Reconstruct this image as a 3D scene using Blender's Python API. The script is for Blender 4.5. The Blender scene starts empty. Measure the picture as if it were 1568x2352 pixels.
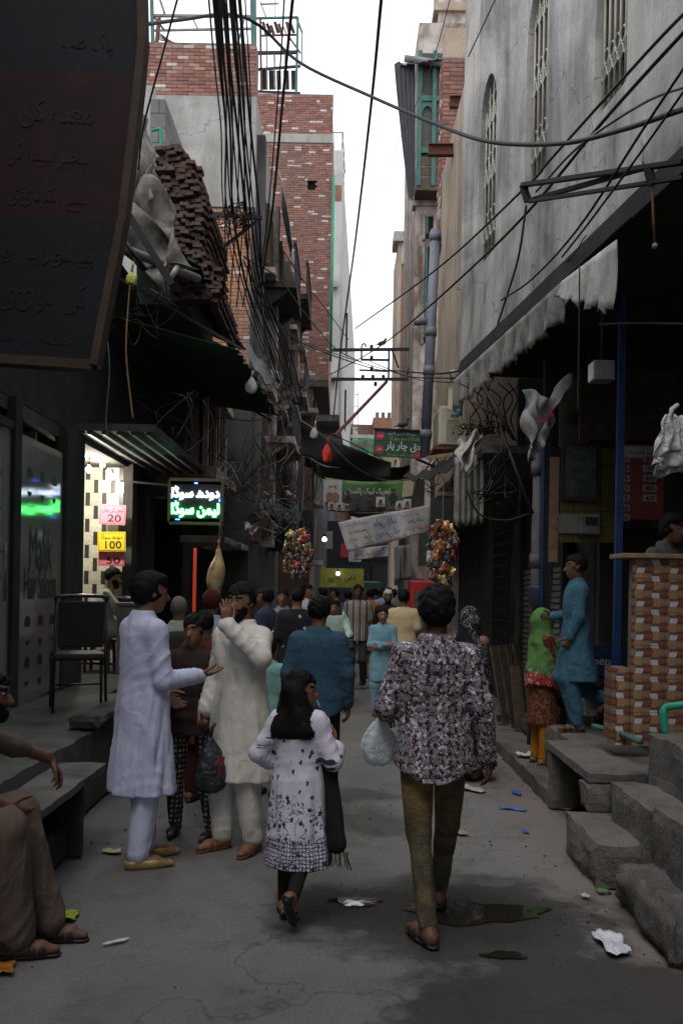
import bpy, bmesh, math, random
import numpy as np
from mathutils import Vector, Matrix, Euler
R = math.radians
random.seed(7)
RNG = np.random.default_rng(11)
sc = bpy.context.scene
COL = sc.collection

# ------------------------------------------------------------------ camera
FPX, CX, CY, CAMZ, ROLL = 2100.0, 784.0, 1345.0, 1.73, R(1.0)
cam_d = bpy.data.cameras.new('camera')
cam = bpy.data.objects.new('camera', cam_d)
COL.objects.link(cam)
cam_d.sensor_fit = 'VERTICAL'
cam_d.sensor_width = 24.0
cam_d.sensor_height = 36.0
cam_d.lens = FPX / 2352.0 * 36.0
cam_d.shift_y = (CY - 1176.0) / 2352.0
cam_d.clip_start = 0.05
cam_d.clip_end = 2000.0
cam.matrix_world = Matrix.Translation((0, 0, CAMZ)) @ Matrix.Rotation(R(90), 4, 'X') @ Matrix.Rotation(ROLL, 4, 'Z')
sc.camera = cam

# ------------------------------------------------------------------ world, sun, exposure
SUN_EL, SUN_AZ = R(58), R(200)
world = bpy.data.worlds.new('World')
sc.world = world
world.use_nodes = True
wn = world.node_tree
wn.nodes.clear()
w_out = wn.nodes.new('ShaderNodeOutputWorld')
w_bg = wn.nodes.new('ShaderNodeBackground')
w_sky = wn.nodes.new('ShaderNodeTexSky')
w_sky.sky_type = 'NISHITA'
w_sky.sun_disc = False
w_sky.sun_elevation = SUN_EL
w_sky.sun_rotation = SUN_AZ
w_sky.air_density = 1.0
w_sky.dust_density = 4.0
w_mix = wn.nodes.new('ShaderNodeMix')          # thin even overcast over the blue
w_mix.data_type = 'RGBA'
w_mix.inputs[0].default_value = 0.82
w_mix.inputs[7].default_value = (12.5, 12.7, 13.7, 1)
wn.links.new(w_sky.outputs[0], w_mix.inputs[6])
wn.links.new(w_mix.outputs[2], w_bg.inputs[0])
w_bg.inputs[1].default_value = 0.105
wn.links.new(w_bg.outputs[0], w_out.inputs[0])

sun_d = bpy.data.lights.new('sun', 'SUN')
sun_d.energy = 0.6
sun_d.angle = R(25)
sun_d.color = (1.0, 0.97, 0.92)
sun = bpy.data.objects.new('sun', sun_d)
COL.objects.link(sun)
sun.rotation_euler = (R(90) - SUN_EL, 0, math.pi - SUN_AZ)

sc.view_settings.view_transform = 'Standard'
sc.view_settings.look = 'None'
sc.view_settings.exposure = 0.5
sc.view_settings.gamma = 1.0
sc.view_settings.use_curve_mapping = False
sc.cycles.max_bounces = 5
sc.cycles.diffuse_bounces = 3
sc.cycles.glossy_bounces = 3
sc.cycles.transmission_bounces = 4
sc.cycles.transparent_max_bounces = 8
sc.cycles.use_denoising = True
sc.cycles.sample_clamp_indirect = 4.0
# ================================================================== helpers
def P(x, y, d):
 """photo point (1568 x 2352 grid) at depth d metres -> world point"""
 u, v = x - CX, y - CY
 c, s = math.cos(ROLL), math.sin(ROLL)
 a, b = u * c + v * s, -u * s + v * c
 return Vector((a / FPX * d, d, CAMZ - b / FPX * d))

def nd(nt, typ, ins=None, **props):
 n = nt.nodes.new(typ)
 for k, v in props.items():
  setattr(n, k, v)
 for k, v in (ins or {}).items():
  s = n.inputs[k]
  if isinstance(v, bpy.types.NodeSocket):
   nt.links.new(v, s)
  else:
   s.default_value = v
 return n

def c4(c):
 return (c[0], c[1], c[2], 1.0)

class Mat:
 """a principled material with a few chained procedural helpers"""
 def __init__(s, name, rough=0.8, metal=0.0, spec=0.4):
  s.m = bpy.data.materials.new(name)
  s.m.use_nodes = True
  s.nt = s.m.node_tree
  s.b = s.nt.nodes['Principled BSDF']
  s.b.inputs['Roughness'].default_value = rough
  s.b.inputs['Metallic'].default_value = metal
  s.b.inputs['Specular IOR Level'].default_value = spec
  s.tc = s.nt.nodes.new('ShaderNodeTexCoord')
  s.co = s.tc.outputs['Object']
 def n(s, typ, ins=None, **p):
  return nd(s.nt, typ, ins, **p)
 def map(s, scale=(1, 1, 1), rot=(0, 0, 0), loc=(0, 0, 0), co=None):
  return s.n('ShaderNodeMapping', {'Vector': co or s.co, 'Scale': scale, 'Rotation': rot, 'Location': loc}).outputs[0]
 def noise(s, scale, detail=4, rough=0.6, co=None, dist=0.0):
  return s.n('ShaderNodeTexNoise', {'Vector': co or s.co, 'Scale': scale, 'Detail': detail, 'Roughness': rough, 'Distortion': dist}).outputs[0]
 def voro(s, scale, co=None, feature='F1', rand=1.0, out='Distance'):
  n = s.n('ShaderNodeTexVoronoi', {'Vector': co or s.co, 'Scale': scale, 'Randomness': rand}, feature=feature)
  return n.outputs[out]
 def ramp(s, fac, stops, interp='LINEAR'):
  n = s.n('ShaderNodeValToRGB', {'Fac': fac})
  cr = n.color_ramp
  cr.interpolation = interp
  while len(cr.elements) > 1:
   cr.elements.remove(cr.elements[-1])
  cr.elements[0].position = stops[0][0]
  for i, (p, c) in enumerate(stops):
   e = cr.elements[0] if i == 0 else cr.elements.new(p)
   e.color = c4(c) if not isinstance(c, (int, float)) else (c, c, c, 1)
  return n.outputs[0]
 def mix(s, fac, a, b, mode='MIX'):
  n = s.n('ShaderNodeMix', {0: fac}, data_type='RGBA', blend_type=mode)
  for k, v in ((6, a), (7, b)):
   if isinstance(v, bpy.types.NodeSocket):
    s.nt.links.new(v, n.inputs[k])
   else:
    n.inputs[k].default_value = c4(v) if not isinstance(v, (int, float)) else (v, v, v, 1)
  return n.outputs[2]
 def math(s, op, a, b=0.0, c=0.0):
  n = s.n('ShaderNodeMath', {0: a, 1: b, 2: c}, operation=op)
  return n.outputs[0]
 def sep(s, co=None):
  return s.n('ShaderNodeSeparateXYZ', {0: co or s.co}).outputs
 def comb(s, x=0.0, y=0.0, z=0.0):
  return s.n('ShaderNodeCombineXYZ', {0: x, 1: y, 2: z}).outputs[0]
 def color(s, v):
  if isinstance(v, bpy.types.NodeSocket):
   s.nt.links.new(v, s.b.inputs['Base Color'])
  else:
   s.b.inputs['Base Color'].default_value = c4(v)
  return s
 def rough(s, v):
  s.nt.links.new(v, s.b.inputs['Roughness'])
  return s
 def bump(s, h, strength=0.3, dist=0.01):
  n = s.n('ShaderNodeBump', {'Height': h, 'Strength': strength, 'Distance': dist})
  s.nt.links.new(n.outputs[0], s.b.inputs['Normal'])
  return s
 def emit(s, col, st):
  if isinstance(col, bpy.types.NodeSocket):
   s.nt.links.new(col, s.b.inputs['Emission Color'])
  else:
   s.b.inputs['Emission Color'].default_value = c4(col)
  s.b.inputs['Emission Strength'].default_value = st
  return s

M = {}
def plain(name, col, rough=0.8, metal=0.0, var=0.25, scale=6.0, bump=0.15, spec=0.4, fine=60.0):
 """slightly dirty, uneven surface of one colour"""
 if name in M:
  return M[name]
 k = Mat(name, rough, metal, spec)
 n1 = k.noise(scale, 5, 0.65)
 n2 = k.noise(fine, 3, 0.6)
 f = k.ramp(n1, [(0.3, 1 - var), (0.7, 1 + var * 0.5)])
 g = k.ramp(n2, [(0.3, 1 - var * 0.4), (0.7, 1.0)])
 c = k.mix(1.0, k.mix(1.0, col, f, 'MULTIPLY'), g, 'MULTIPLY')
 k.color(c)
 if bump:
  k.bump(n2, bump, 0.004)
 M[name] = k.m
 return k.m

def fabric(name, col, rough=0.9, bump=0.35, wr=14.0, col2=None, sheen=0.0):
 """woven cloth with soft wrinkles; col2 = blotchy second colour"""
 if name in M:
  return M[name]
 k = Mat(name, rough, 0, 0.25)
 co = k.map((1, 1, 0.45), rot=(0.2, 0.5, 0.3))
 n1 = k.noise(wr, 4, 0.55, co, 0.6)
 n2 = k.noise(220, 2, 0.5)
 f = k.ramp(n1, [(0.25, 0.86), (0.75, 1.04)])
 base = col
 if col2:
  base = k.mix(k.ramp(k.noise(5, 4), [(0.4, 0.0), (0.6, 1.0)]), col, col2)
 k.color(k.mix(1.0, base, f, 'MULTIPLY'))
 cr = k.math('MINIMUM', k.math('MULTIPLY', k.math('ABSOLUTE', k.math('SUBTRACT', k.noise(wr * 0.8, 3, 0.5, k.map((1, 1, 0.7), rot=(0.5, 0.2, 0.9)), 1.0), 0.5)), 9.0), 1.0)
 h = k.math('ADD', k.math('ADD', n1, k.math('MULTIPLY', n2, 0.06)), k.math('MULTIPLY', cr, 0.22))
 k.bump(h, bump, 0.025)
 if sheen:
  k.b.inputs['Sheen Weight'].default_value = sheen
 M[name] = k.m
 return k.m

# ------------------------------------------------------------------ mesh builder
class MB:
 def __init__(s):
  s.v, s.f, s.mi = [], [], []
 def add(s, vs, fs, mi=0):
  o = len(s.v)
  s.v += [tuple(p) for p in vs]
  s.f += [tuple(i + o for i in f) for f in fs]
  s.mi += [mi] * len(fs)
  return s
 def box(s, c, size, rot=None, mi=0, taper=1.0):
  hx, hy, hz = size[0] / 2, size[1] / 2, size[2] / 2
  vs = []
  for z in (-1, 1):
   t = taper if z > 0 else 1.0
   for x, y in ((-1, -1), (1, -1), (1, 1), (-1, 1)):
    vs.append(Vector((x * hx * t, y * hy * t, z * hz)))
  if rot is not None:
   m = rot if isinstance(rot, Matrix) else Euler(rot).to_matrix()
   vs = [m @ v for v in vs]
  c = Vector(c)
  return s.add([v + c for v in vs], [(0, 3, 2, 1), (4, 5, 6, 7), (0, 1, 5, 4), (1, 2, 6, 5), (2, 3, 7, 6), (3, 0, 4, 7)], mi)
 def bbox(s, lo, hi, mi=0):
  lo, hi = Vector(lo), Vector(hi)
  return s.box((lo + hi) / 2, [abs(a) for a in (hi - lo)], None, mi)
 def bar(s, a, b, w=0.04, h=None, mi=0, up=(0, 0, 1)):
  a, b = Vector(a), Vector(b)
  d = b - a
  L = d.length
  z = d.normalized()
  up = Vector(up)
  if abs(z.dot(up)) > 0.93:
   up = Vector((0, 1, 0)) if abs(up.z) > 0.5 else Vector((0, 0, 1))
  x = up.cross(z)
  x.normalize()
  y = z.cross(x)
  m = Matrix((x, y, z)).transposed()
  return s.box((a + b) / 2, (w, h or w, L), m, mi)
 def tube(s, pts, r, n=8, mi=0, cap=True):
  pts = [Vector(p) for p in pts]
  rs = r if isinstance(r, (list, tuple)) else [r] * len(pts)
  rings = []
  prev = None
  for i, p in enumerate(pts):
   t = (pts[min(i + 1, len(pts) - 1)] - pts[max(i - 1, 0)])
   if t.length < 1e-9:
    t = Vector((0, 0, 1))
   t.normalize()
   if prev is None:
    u = t.orthogonal().normalized()
   else:
    u = prev - t * prev.dot(t)
    u = u.normalized() if u.length > 1e-6 else t.orthogonal().normalized()
   prev = u
   w = t.cross(u)
   rings.append([p + (u * math.cos(2 * math.pi * k / n) + w * math.sin(2 * math.pi * k / n)) * rs[i] for k in range(n)])
  vs = [v for r_ in rings for v in r_]
  fs = []
  for i in range(len(rings) - 1):
   for k in range(n):
    a, b = i * n + k, i * n + (k + 1) % n
    fs.append((a, b, b + n, a + n))
  if cap:
   fs.append(tuple(range(n - 1, -1, -1)))
   fs.append(tuple(range((len(rings) - 1) * n, len(rings) * n)))
  return s.add(vs, fs, mi)
 def lathe(s, c, prof, n=16, mi=0, axis='Z'):
  vs, fs = [], []
  for (r, z) in prof:
   for k in range(n):
    a = 2 * math.pi * k / n
    p = (r * math.cos(a), r * math.sin(a), z)
    if axis == 'Y':
     p = (p[0], p[2], p[1])
    elif axis == 'X':
     p = (p[2], p[0], p[1])
    vs.append(Vector(c) + Vector(p))
  for i in range(len(prof) - 1):
   for k in range(n):
    a, b = i * n + k, i * n + (k + 1) % n
    fs.append((a, b, b + n, a + n))
  fs.append(tuple(range(n - 1, -1, -1)))
  fs.append(tuple(range((len(prof) - 1) * n, len(prof) * n)))
  return s.add(vs, fs, mi)
 def prism(s, poly, a, b, mi=0, axis=None):
  """poly: list of 3-D points; extruded by vector b-a"""
  d = Vector(b) - Vector(a)
  n = len(poly)
  vs = [Vector(p) for p in poly] + [Vector(p) + d for p in poly]
  fs = [tuple(range(n - 1, -1, -1)), tuple(range(n, 2 * n))]
  for i in range(n):
   j = (i + 1) % n
   fs.append((i, j, j + n, i + n))
  return s.add(vs, fs, mi)
 def sheet(s, grid, th=0.006, mi=0):
  """grid[i][j] of points -> a cloth/sheet with thickness"""
  ni, nj = len(grid), len(grid[0])
  g = [[Vector(p) for p in row] for row in grid]
  nrm = []
  for i in range(ni):
   row = []
   for j in range(nj):
    a = g[min(i + 1, ni - 1)][j] - g[max(i - 1, 0)][j]
    b = g[i][min(j + 1, nj - 1)] - g[i][max(j - 1, 0)]
    n = a.cross(b)
    row.append(n.normalized() * th if n.length > 1e-9 else Vector((0, 0, th)))
   nrm.append(row)
  vs = [g[i][j] for i in range(ni) for j in range(nj)] + [g[i][j] + nrm[i][j] for i in range(ni) for j in range(nj)]
  o = ni * nj
  fs = []
  for i in range(ni - 1):
   for j in range(nj - 1):
    a, b, c, d = i * nj + j, i * nj + j + 1, (i + 1) * nj + j + 1, (i + 1) * nj + j
    fs.append((a, b, c, d))
    fs.append((a + o, d + o, c + o, b + o))
  bd = [(0, j) for j in range(nj)] + [(i, nj - 1) for i in range(1, ni)] + [(ni - 1, j) for j in range(nj - 2, -1, -1)] + [(i, 0) for i in range(ni - 2, 0, -1)]
  for k in range(len(bd)):
   a = bd[k][0] * nj + bd[k][1]
   b = bd[(k + 1) % len(bd)][0] * nj + bd[(k + 1) % len(bd)][1]
   fs.append((b, a, a + o, b + o))
  return s.add(vs, fs, mi)
 def mesh(s, name, mats, smooth=False):
  me = bpy.data.meshes.new(name)
  me.from_pydata(s.v, [], s.f)
  for m in (mats if isinstance(mats, (list, tuple)) else [mats]):
   me.materials.append(m)
  if any(s.mi):
   me.polygons.foreach_set('material_index', s.mi)
  if smooth:
   me.polygons.foreach_set('use_smooth', [True] * len(me.polygons))
  bm = bmesh.new()
  bm.from_mesh(me)
  bmesh.ops.recalc_face_normals(bm, faces=bm.faces)
  bm.to_mesh(me)
  bm.free()
  me.update()
  return me
 def build(s, name, mats, parent=None, smooth=False, bevel=0.0, **tags):
  o = bpy.data.objects.new(name, s.mesh(name, mats, smooth))
  COL.objects.link(o)
  o.parent = parent
  if bevel:
   b = o.modifiers.new('bevel', 'BEVEL')
   b.width = bevel
   b.segments = 2
   b.limit_method = 'ANGLE'
   b.angle_limit = R(40)
  tag(o, **tags)
  return o

def tag(o, label=None, cat=None, group=None, kind=None):
 if label:
  o['label'] = label
 if cat:
  o['category'] = cat
 if group:
  o['group'] = group
 if kind:
  o['kind'] = kind
 return o

def thing(name, label, cat, loc=(0, 0, 0), rz=0.0, group=None):
 o = bpy.data.objects.new(name, None)
 o.empty_display_size = 0.1
 COL.objects.link(o)
 o.location = loc
 o.rotation_euler = (0, 0, rz)
 return tag(o, label, cat, group)

def inst(me, name, parent=None, loc=(0, 0, 0), rot=(0, 0, 0), scale=(1, 1, 1), **tags):
 o = bpy.data.objects.new(name, me)
 COL.objects.link(o)
 o.parent = parent
 o.location = loc
 o.rotation_euler = rot
 o.scale = scale
 return tag(o, **tags)

def rebase(t, base):
 """move an Empty to base while its children keep their place"""
 base = Vector(base)
 t.location = base
 for c in t.children:
  c.location = Vector(c.location) - base
 return t

def curve_pts(ctrl, n=24):
 """Catmull-Rom through control points"""
 p = [Vector(c) for c in ctrl]
 p = [p[0] * 2 - p[1]] + p + [p[-1] * 2 - p[-2]]
 out = []
 seg = len(p) - 3
 m = max(2, n // seg)
 for i in range(seg):
  for k in range(m):
   t = k / m
   a, b, c, d = p[i], p[i + 1], p[i + 2], p[i + 3]
   out.append(0.5 * ((2 * b) + (c - a) * t + (2 * a - 5 * b + 4 * c - d) * t * t + (3 * b - a - 3 * c + d) * t ** 3))
 out.append(p[-2])
 return out

def wire(name, ctrl, r, mat, label, cat='cable', group=None, n=28, k=5, parent=None):
 o = MB().tube(curve_pts(ctrl, n), r, k).build(name, mat, parent, smooth=True)
 if parent is None:
  tag(o, label, cat, group)
 return o

def sag(a, b, s, n=3):
 a, b = Vector(a), Vector(b)
 out = []
 for i in range(n + 2):
  t = i / (n + 1)
  p = a.lerp(b, t)
  p.z -= s * 4 * t * (1 - t)
  out.append(p)
 return out

# ------------------------------------------------------------------ lettering (joined Urdu forms)
FORMS = {}
for s_, c_, n_ in [('ا', 0xFE8D, 2), ('آ', 0xFE81, 2), ('ب', 0xFE8F, 4), ('پ', 0xFB56, 4), ('ت', 0xFE95, 4), ('ٹ', 0xFB66, 4), ('ج', 0xFE9D, 4),
                   ('چ', 0xFB7A, 4), ('ح', 0xFEA1, 4), ('خ', 0xFEA5, 4), ('د', 0xFEA9, 2), ('ڈ', 0xFB88, 2), ('ر', 0xFEAD, 2), ('ڑ', 0xFB8C, 2),
                   ('ز', 0xFEAF, 2), ('س', 0xFEB1, 4), ('ش', 0xFEB5, 4), ('ص', 0xFEB9, 4), ('ض', 0xFEBD, 4), ('ط', 0xFEC1, 4), ('ع', 0xFEC9, 4), ('غ', 0xFECD, 4),
                   ('ف', 0xFED1, 4), ('ق', 0xFED5, 4), ('ک', 0xFB8E, 4), ('گ', 0xFB92, 4), ('ل', 0xFEDD, 4), ('م', 0xFEE1, 4), ('ن', 0xFEE5, 4),
                   ('ں', 0xFB9E, 2), ('و', 0xFEED, 2), ('ہ', 0xFBA6, 4), ('ھ', 0xFBAA, 4), ('ی', 0xFBFC, 4), ('ے', 0xFBAE, 2)]:
 FORMS[s_] = [chr(c_ + i) for i in range(n_)]

def shape(t):
 out = []
 for w in t.split(' '):
  r = ''
  for i, ch in enumerate(w):
   f = FORMS.get(ch)
   if not f:
    r += ch
    continue
   pj = i > 0 and w[i - 1] in FORMS and len(FORMS[w[i - 1]]) == 4
   nj = i + 1 < len(w) and w[i + 1] in FORMS and len(f) == 4
   r += f[3] if pj and nj else f[2] if nj else f[1] if pj else f[0]
  out.append(r[::-1] if any(c in FORMS for c in w) else w)
 return ' '.join(out[::-1]) if any(c in FORMS for c in t) else t

def lettering(name, text, w, h, mat, parent, origin, xdir, zdir, extrude=0.002, bold=0.0, mirror=False, off=0.004):
 """flat letters fitted into a w x h box centred on origin; xdir reading axis, zdir up; lies in front of the board"""
 c = bpy.data.curves.new(name, 'FONT')
 c.body = shape(text)
 c.size = 1.0
 c.extrude = 0.0
 c.offset = bold
 c.resolution_u = 3
 tmp = bpy.data.objects.new(name, c)
 COL.objects.link(tmp)
 dg = bpy.context.evaluated_depsgraph_get()
 me = bpy.data.meshes.new_from_object(tmp.evaluated_get(dg))
 bpy.data.objects.remove(tmp)
 bpy.data.curves.remove(c)
 co = np.zeros(len(me.vertices) * 3)
 me.vertices.foreach_get('co', co)
 co = co.reshape(-1, 3)
 lo, hi = co.min(0), co.max(0)
 u = (co[:, 0] - (lo[0] + hi[0]) / 2) / max(1e-6, hi[0] - lo[0]) * w
 v = (co[:, 1] - (lo[1] + hi[1]) / 2) / max(1e-6, hi[1] - lo[1]) * h
 if mirror:
  u = -u
 xd, zd = np.array(Vector(xdir).normalized()), np.array(Vector(zdir).normalized())
 nrm = np.cross(xd, zd)
 nco = np.array(origin) + np.outer(u, xd) + np.outer(v, zd) + nrm * off
 me.vertices.foreach_set('co', nco.ravel())
 me.name = name
 me.materials.clear()
 me.materials.append(mat)
 me.update()
 o = bpy.data.objects.new(name, me)
 COL.objects.link(o)
 o.parent = parent
 return o
# ================================================================== materials of the place
plain('leather_dark', (0.022, 0.018, 0.016), 0.55, bump=0.2)
plain('dark_metal', (0.03, 0.03, 0.032), 0.55, 0.6)
plain('black_sheet', (0.012, 0.012, 0.013), 0.9)
plain('rust_metal', (0.16, 0.07, 0.045), 0.85, 0.2, 0.5, 9)
plain('grey_metal', (0.20, 0.205, 0.21), 0.6, 0.4, 0.4)
plain('green_paint', (0.045, 0.145, 0.12), 0.6, 0, 0.4)
plain('green_pipe', (0.02, 0.27, 0.16), 0.5)
plain('blue_paint', (0.012, 0.045, 0.16), 0.5, 0, 0.4)
plain('cable_black', (0.010, 0.010, 0.011), 0.6, bump=0)
plain('cable_grey', (0.16, 0.16, 0.165), 0.6, bump=0)
plain('wood_old', (0.10, 0.075, 0.05), 0.85, 0, 0.5, 12)
plain('wood_dark', (0.035, 0.028, 0.022), 0.85, 0, 0.5, 12)
plain('wood_pale', (0.26, 0.17, 0.10), 0.85, 0, 0.4, 12)
plain('concrete', (0.135, 0.126, 0.117), 0.92, 0, 0.6, 3.5, 0.6, fine=35)
plain('concrete_dark', (0.06, 0.058, 0.055), 0.92, 0, 0.5, 4, 0.5)
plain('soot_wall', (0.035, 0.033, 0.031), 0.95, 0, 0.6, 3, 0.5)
plain('soot_black', (0.013, 0.013, 0.013), 0.95, 0, 0.4, 3, 0.2)
plain('mortar', (0.20, 0.165, 0.145), 0.95, 0, 0.5, 5, 0.5)
plain('mortar_grey', (0.14, 0.13, 0.125), 0.95, 0, 0.5, 5, 0.5)
plain('white_plastic', (0.55, 0.54, 0.50), 0.5, 0, 0.2)
plain('cream_metal', (0.42, 0.41, 0.34), 0.5, 0, 0.25)

def plaster(name, col, stain, scale=0.7, streak=True, amount=0.5, crack=False):
 k = Mat(name, 0.92, 0, 0.2)
 st = k.noise(2.2, 6, 0.68, k.map((1, 1, 0.16)), 0.6)
 bl = k.noise(scale, 6, 0.62, dist=0.8)
 f1 = k.ramp(st, [(0.42, 0.0), (0.66, 1.0)])
 f2 = k.ramp(bl, [(0.40, 0.0), (0.62, 1.0)])
 f = k.math('MULTIPLY', k.math('ADD', k.math('MULTIPLY', f1, 0.6), k.math('MULTIPLY', f2, 0.6)), amount)
 c = k.mix(f, col, stain)
 c = k.mix(1.0, c, k.ramp(k.noise(26, 5), [(0.3, 0.86), (0.7, 1.06)]), 'MULTIPLY')
 if crack:
  v = k.voro(0.55, k.map((1, 1, 1.4)), 'DISTANCE_TO_EDGE')
  vw = k.n('ShaderNodeVectorMath', {0: k.co, 1: k.n('ShaderNodeTexNoise', {'Vector': k.co, 'Scale': 1.6, 'Detail': 6.0}).outputs[1]}, operation='ADD').outputs[0]
  v = k.voro(0.33, vw, 'DISTANCE_TO_EDGE')
  c = k.mix(k.ramp(v, [(0.0, 0.55), (0.004, 0.0)]), c, (0.05, 0.048, 0.045))
 k.color(c)
 k.bump(k.math('ADD', k.noise(30, 5, 0.7), k.math('MULTIPLY', bl, 2.0)), 0.35, 0.012)
 M[name] = k.m
 return k.m
plaster('plaster_white', (0.55, 0.53, 0.49), (0.17, 0.168, 0.165), 0.8, amount=0.95, crack=True)
plaster('plaster_grey', (0.40, 0.39, 0.36), (0.20, 0.19, 0.17), 0.6, amount=0.8, crack=True)
plaster('plaster_beige', (0.46, 0.37, 0.28), (0.20, 0.16, 0.12), 0.8, amount=0.8)
plaster('plaster_pale', (0.50, 0.50, 0.48), (0.30, 0.29, 0.27), 0.5, amount=0.7)
plaster('plaster_decay', (0.50, 0.45, 0.40), (0.16, 0.12, 0.095), 1.8, amount=1.1)
plaster('plaster_dark', (0.10, 0.10, 0.098), (0.035, 0.034, 0.033), 0.8, amount=1.0)

def brick_mat(name, cols, joined, white=0.05):
 k = Mat(name, 0.93, 0, 0.2)
 r = k.n('ShaderNodeNewGeometry').outputs['Random Per Island'] if joined else k.n('ShaderNodeObjectInfo').outputs['Random']
 st = [(i / (len(cols)) * (1 - white), c) for i, c in enumerate(cols)] + [(1 - white, (0.60, 0.55, 0.48))]
 c = k.ramp(r, st, 'CONSTANT')
 c = k.mix(1.0, c, k.ramp(k.noise(9, 5, 0.7), [(0.3, 0.6), (0.7, 1.15)]), 'MULTIPLY')
 g = k.n('ShaderNodeNewGeometry').outputs['Position']
 big = k.noise(0.5, 5, 0.6, g, 0.5)
 c = k.mix(k.ramp(big, [(0.45, 0.0), (0.7, 0.5)]), c, (0.16, 0.12, 0.10))
 k.color(c)
 k.bump(k.noise(45, 4, 0.7), 0.5, 0.006)
 M[name] = k.m
RED = [(0.32, 0.145, 0.11), (0.26, 0.115, 0.09), (0.35, 0.175, 0.135), (0.22, 0.11, 0.095), (0.30, 0.16, 0.125), (0.27, 0.15, 0.125)]
ORG = [(0.42, 0.21, 0.12), (0.36, 0.17, 0.10), (0.46, 0.25, 0.15), (0.33, 0.19, 0.13)]
OLD = [(0.105, 0.066, 0.054), (0.09, 0.064, 0.055), (0.125, 0.08, 0.065), (0.08, 0.062, 0.056)]
for nm, cs, wh in (('red', RED, 0.09), ('parapet', RED + [(0.38, 0.27, 0.2)], 0.06), ('orange', ORG, 0.02), ('old', OLD, 0.0)):
 brick_mat('brick_' + nm, cs, False, wh)
 brick_mat('brick_' + nm + '_mass', cs, True, wh)

def far_brick(name, c1, c2, mort, bw=0.23, bh=0.075, plane='XZ'):
 k = Mat(name, 0.95, 0, 0.2)
 x, y, z = k.sep()
 u = k.math('ADD', x, y)
 v = k.comb(u, z, 0.0)
 b = k.n('ShaderNodeTexBrick', {'Vector': v, 'Color1': c4(c1), 'Color2': c4(c2), 'Mortar': c4(mort), 'Scale': 1.0, 'Mortar Size': 0.008, 'Brick Width': bw, 'Row Height': bh, 'Bias': 0.0})
 c = k.mix(1.0, b.outputs[0], k.ramp(k.noise(1.2, 6, 0.7), [(0.3, 0.6), (0.7, 1.1)]), 'MULTIPLY')
 k.color(c)
 k.bump(b.outputs[1], -0.3, 0.01)
 M[name] = k.m
far_brick('far_brick_red', (0.33, 0.14, 0.095), (0.24, 0.10, 0.075), (0.25, 0.2, 0.17))
far_brick('far_brick_brown', (0.30, 0.165, 0.11), (0.22, 0.12, 0.085), (0.22, 0.17, 0.14))
far_brick('far_brick_old', (0.15, 0.095, 0.075), (0.11, 0.07, 0.06), (0.08, 0.07, 0.065))
far_brick('far_clad', (0.46, 0.45, 0.43), (0.40, 0.39, 0.375), (0.2, 0.2, 0.2), 1.2, 0.30)
far_brick('block_wall', (0.26, 0.255, 0.25), (0.22, 0.215, 0.21), (0.10, 0.1, 0.1), 0.42, 0.21)

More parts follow.
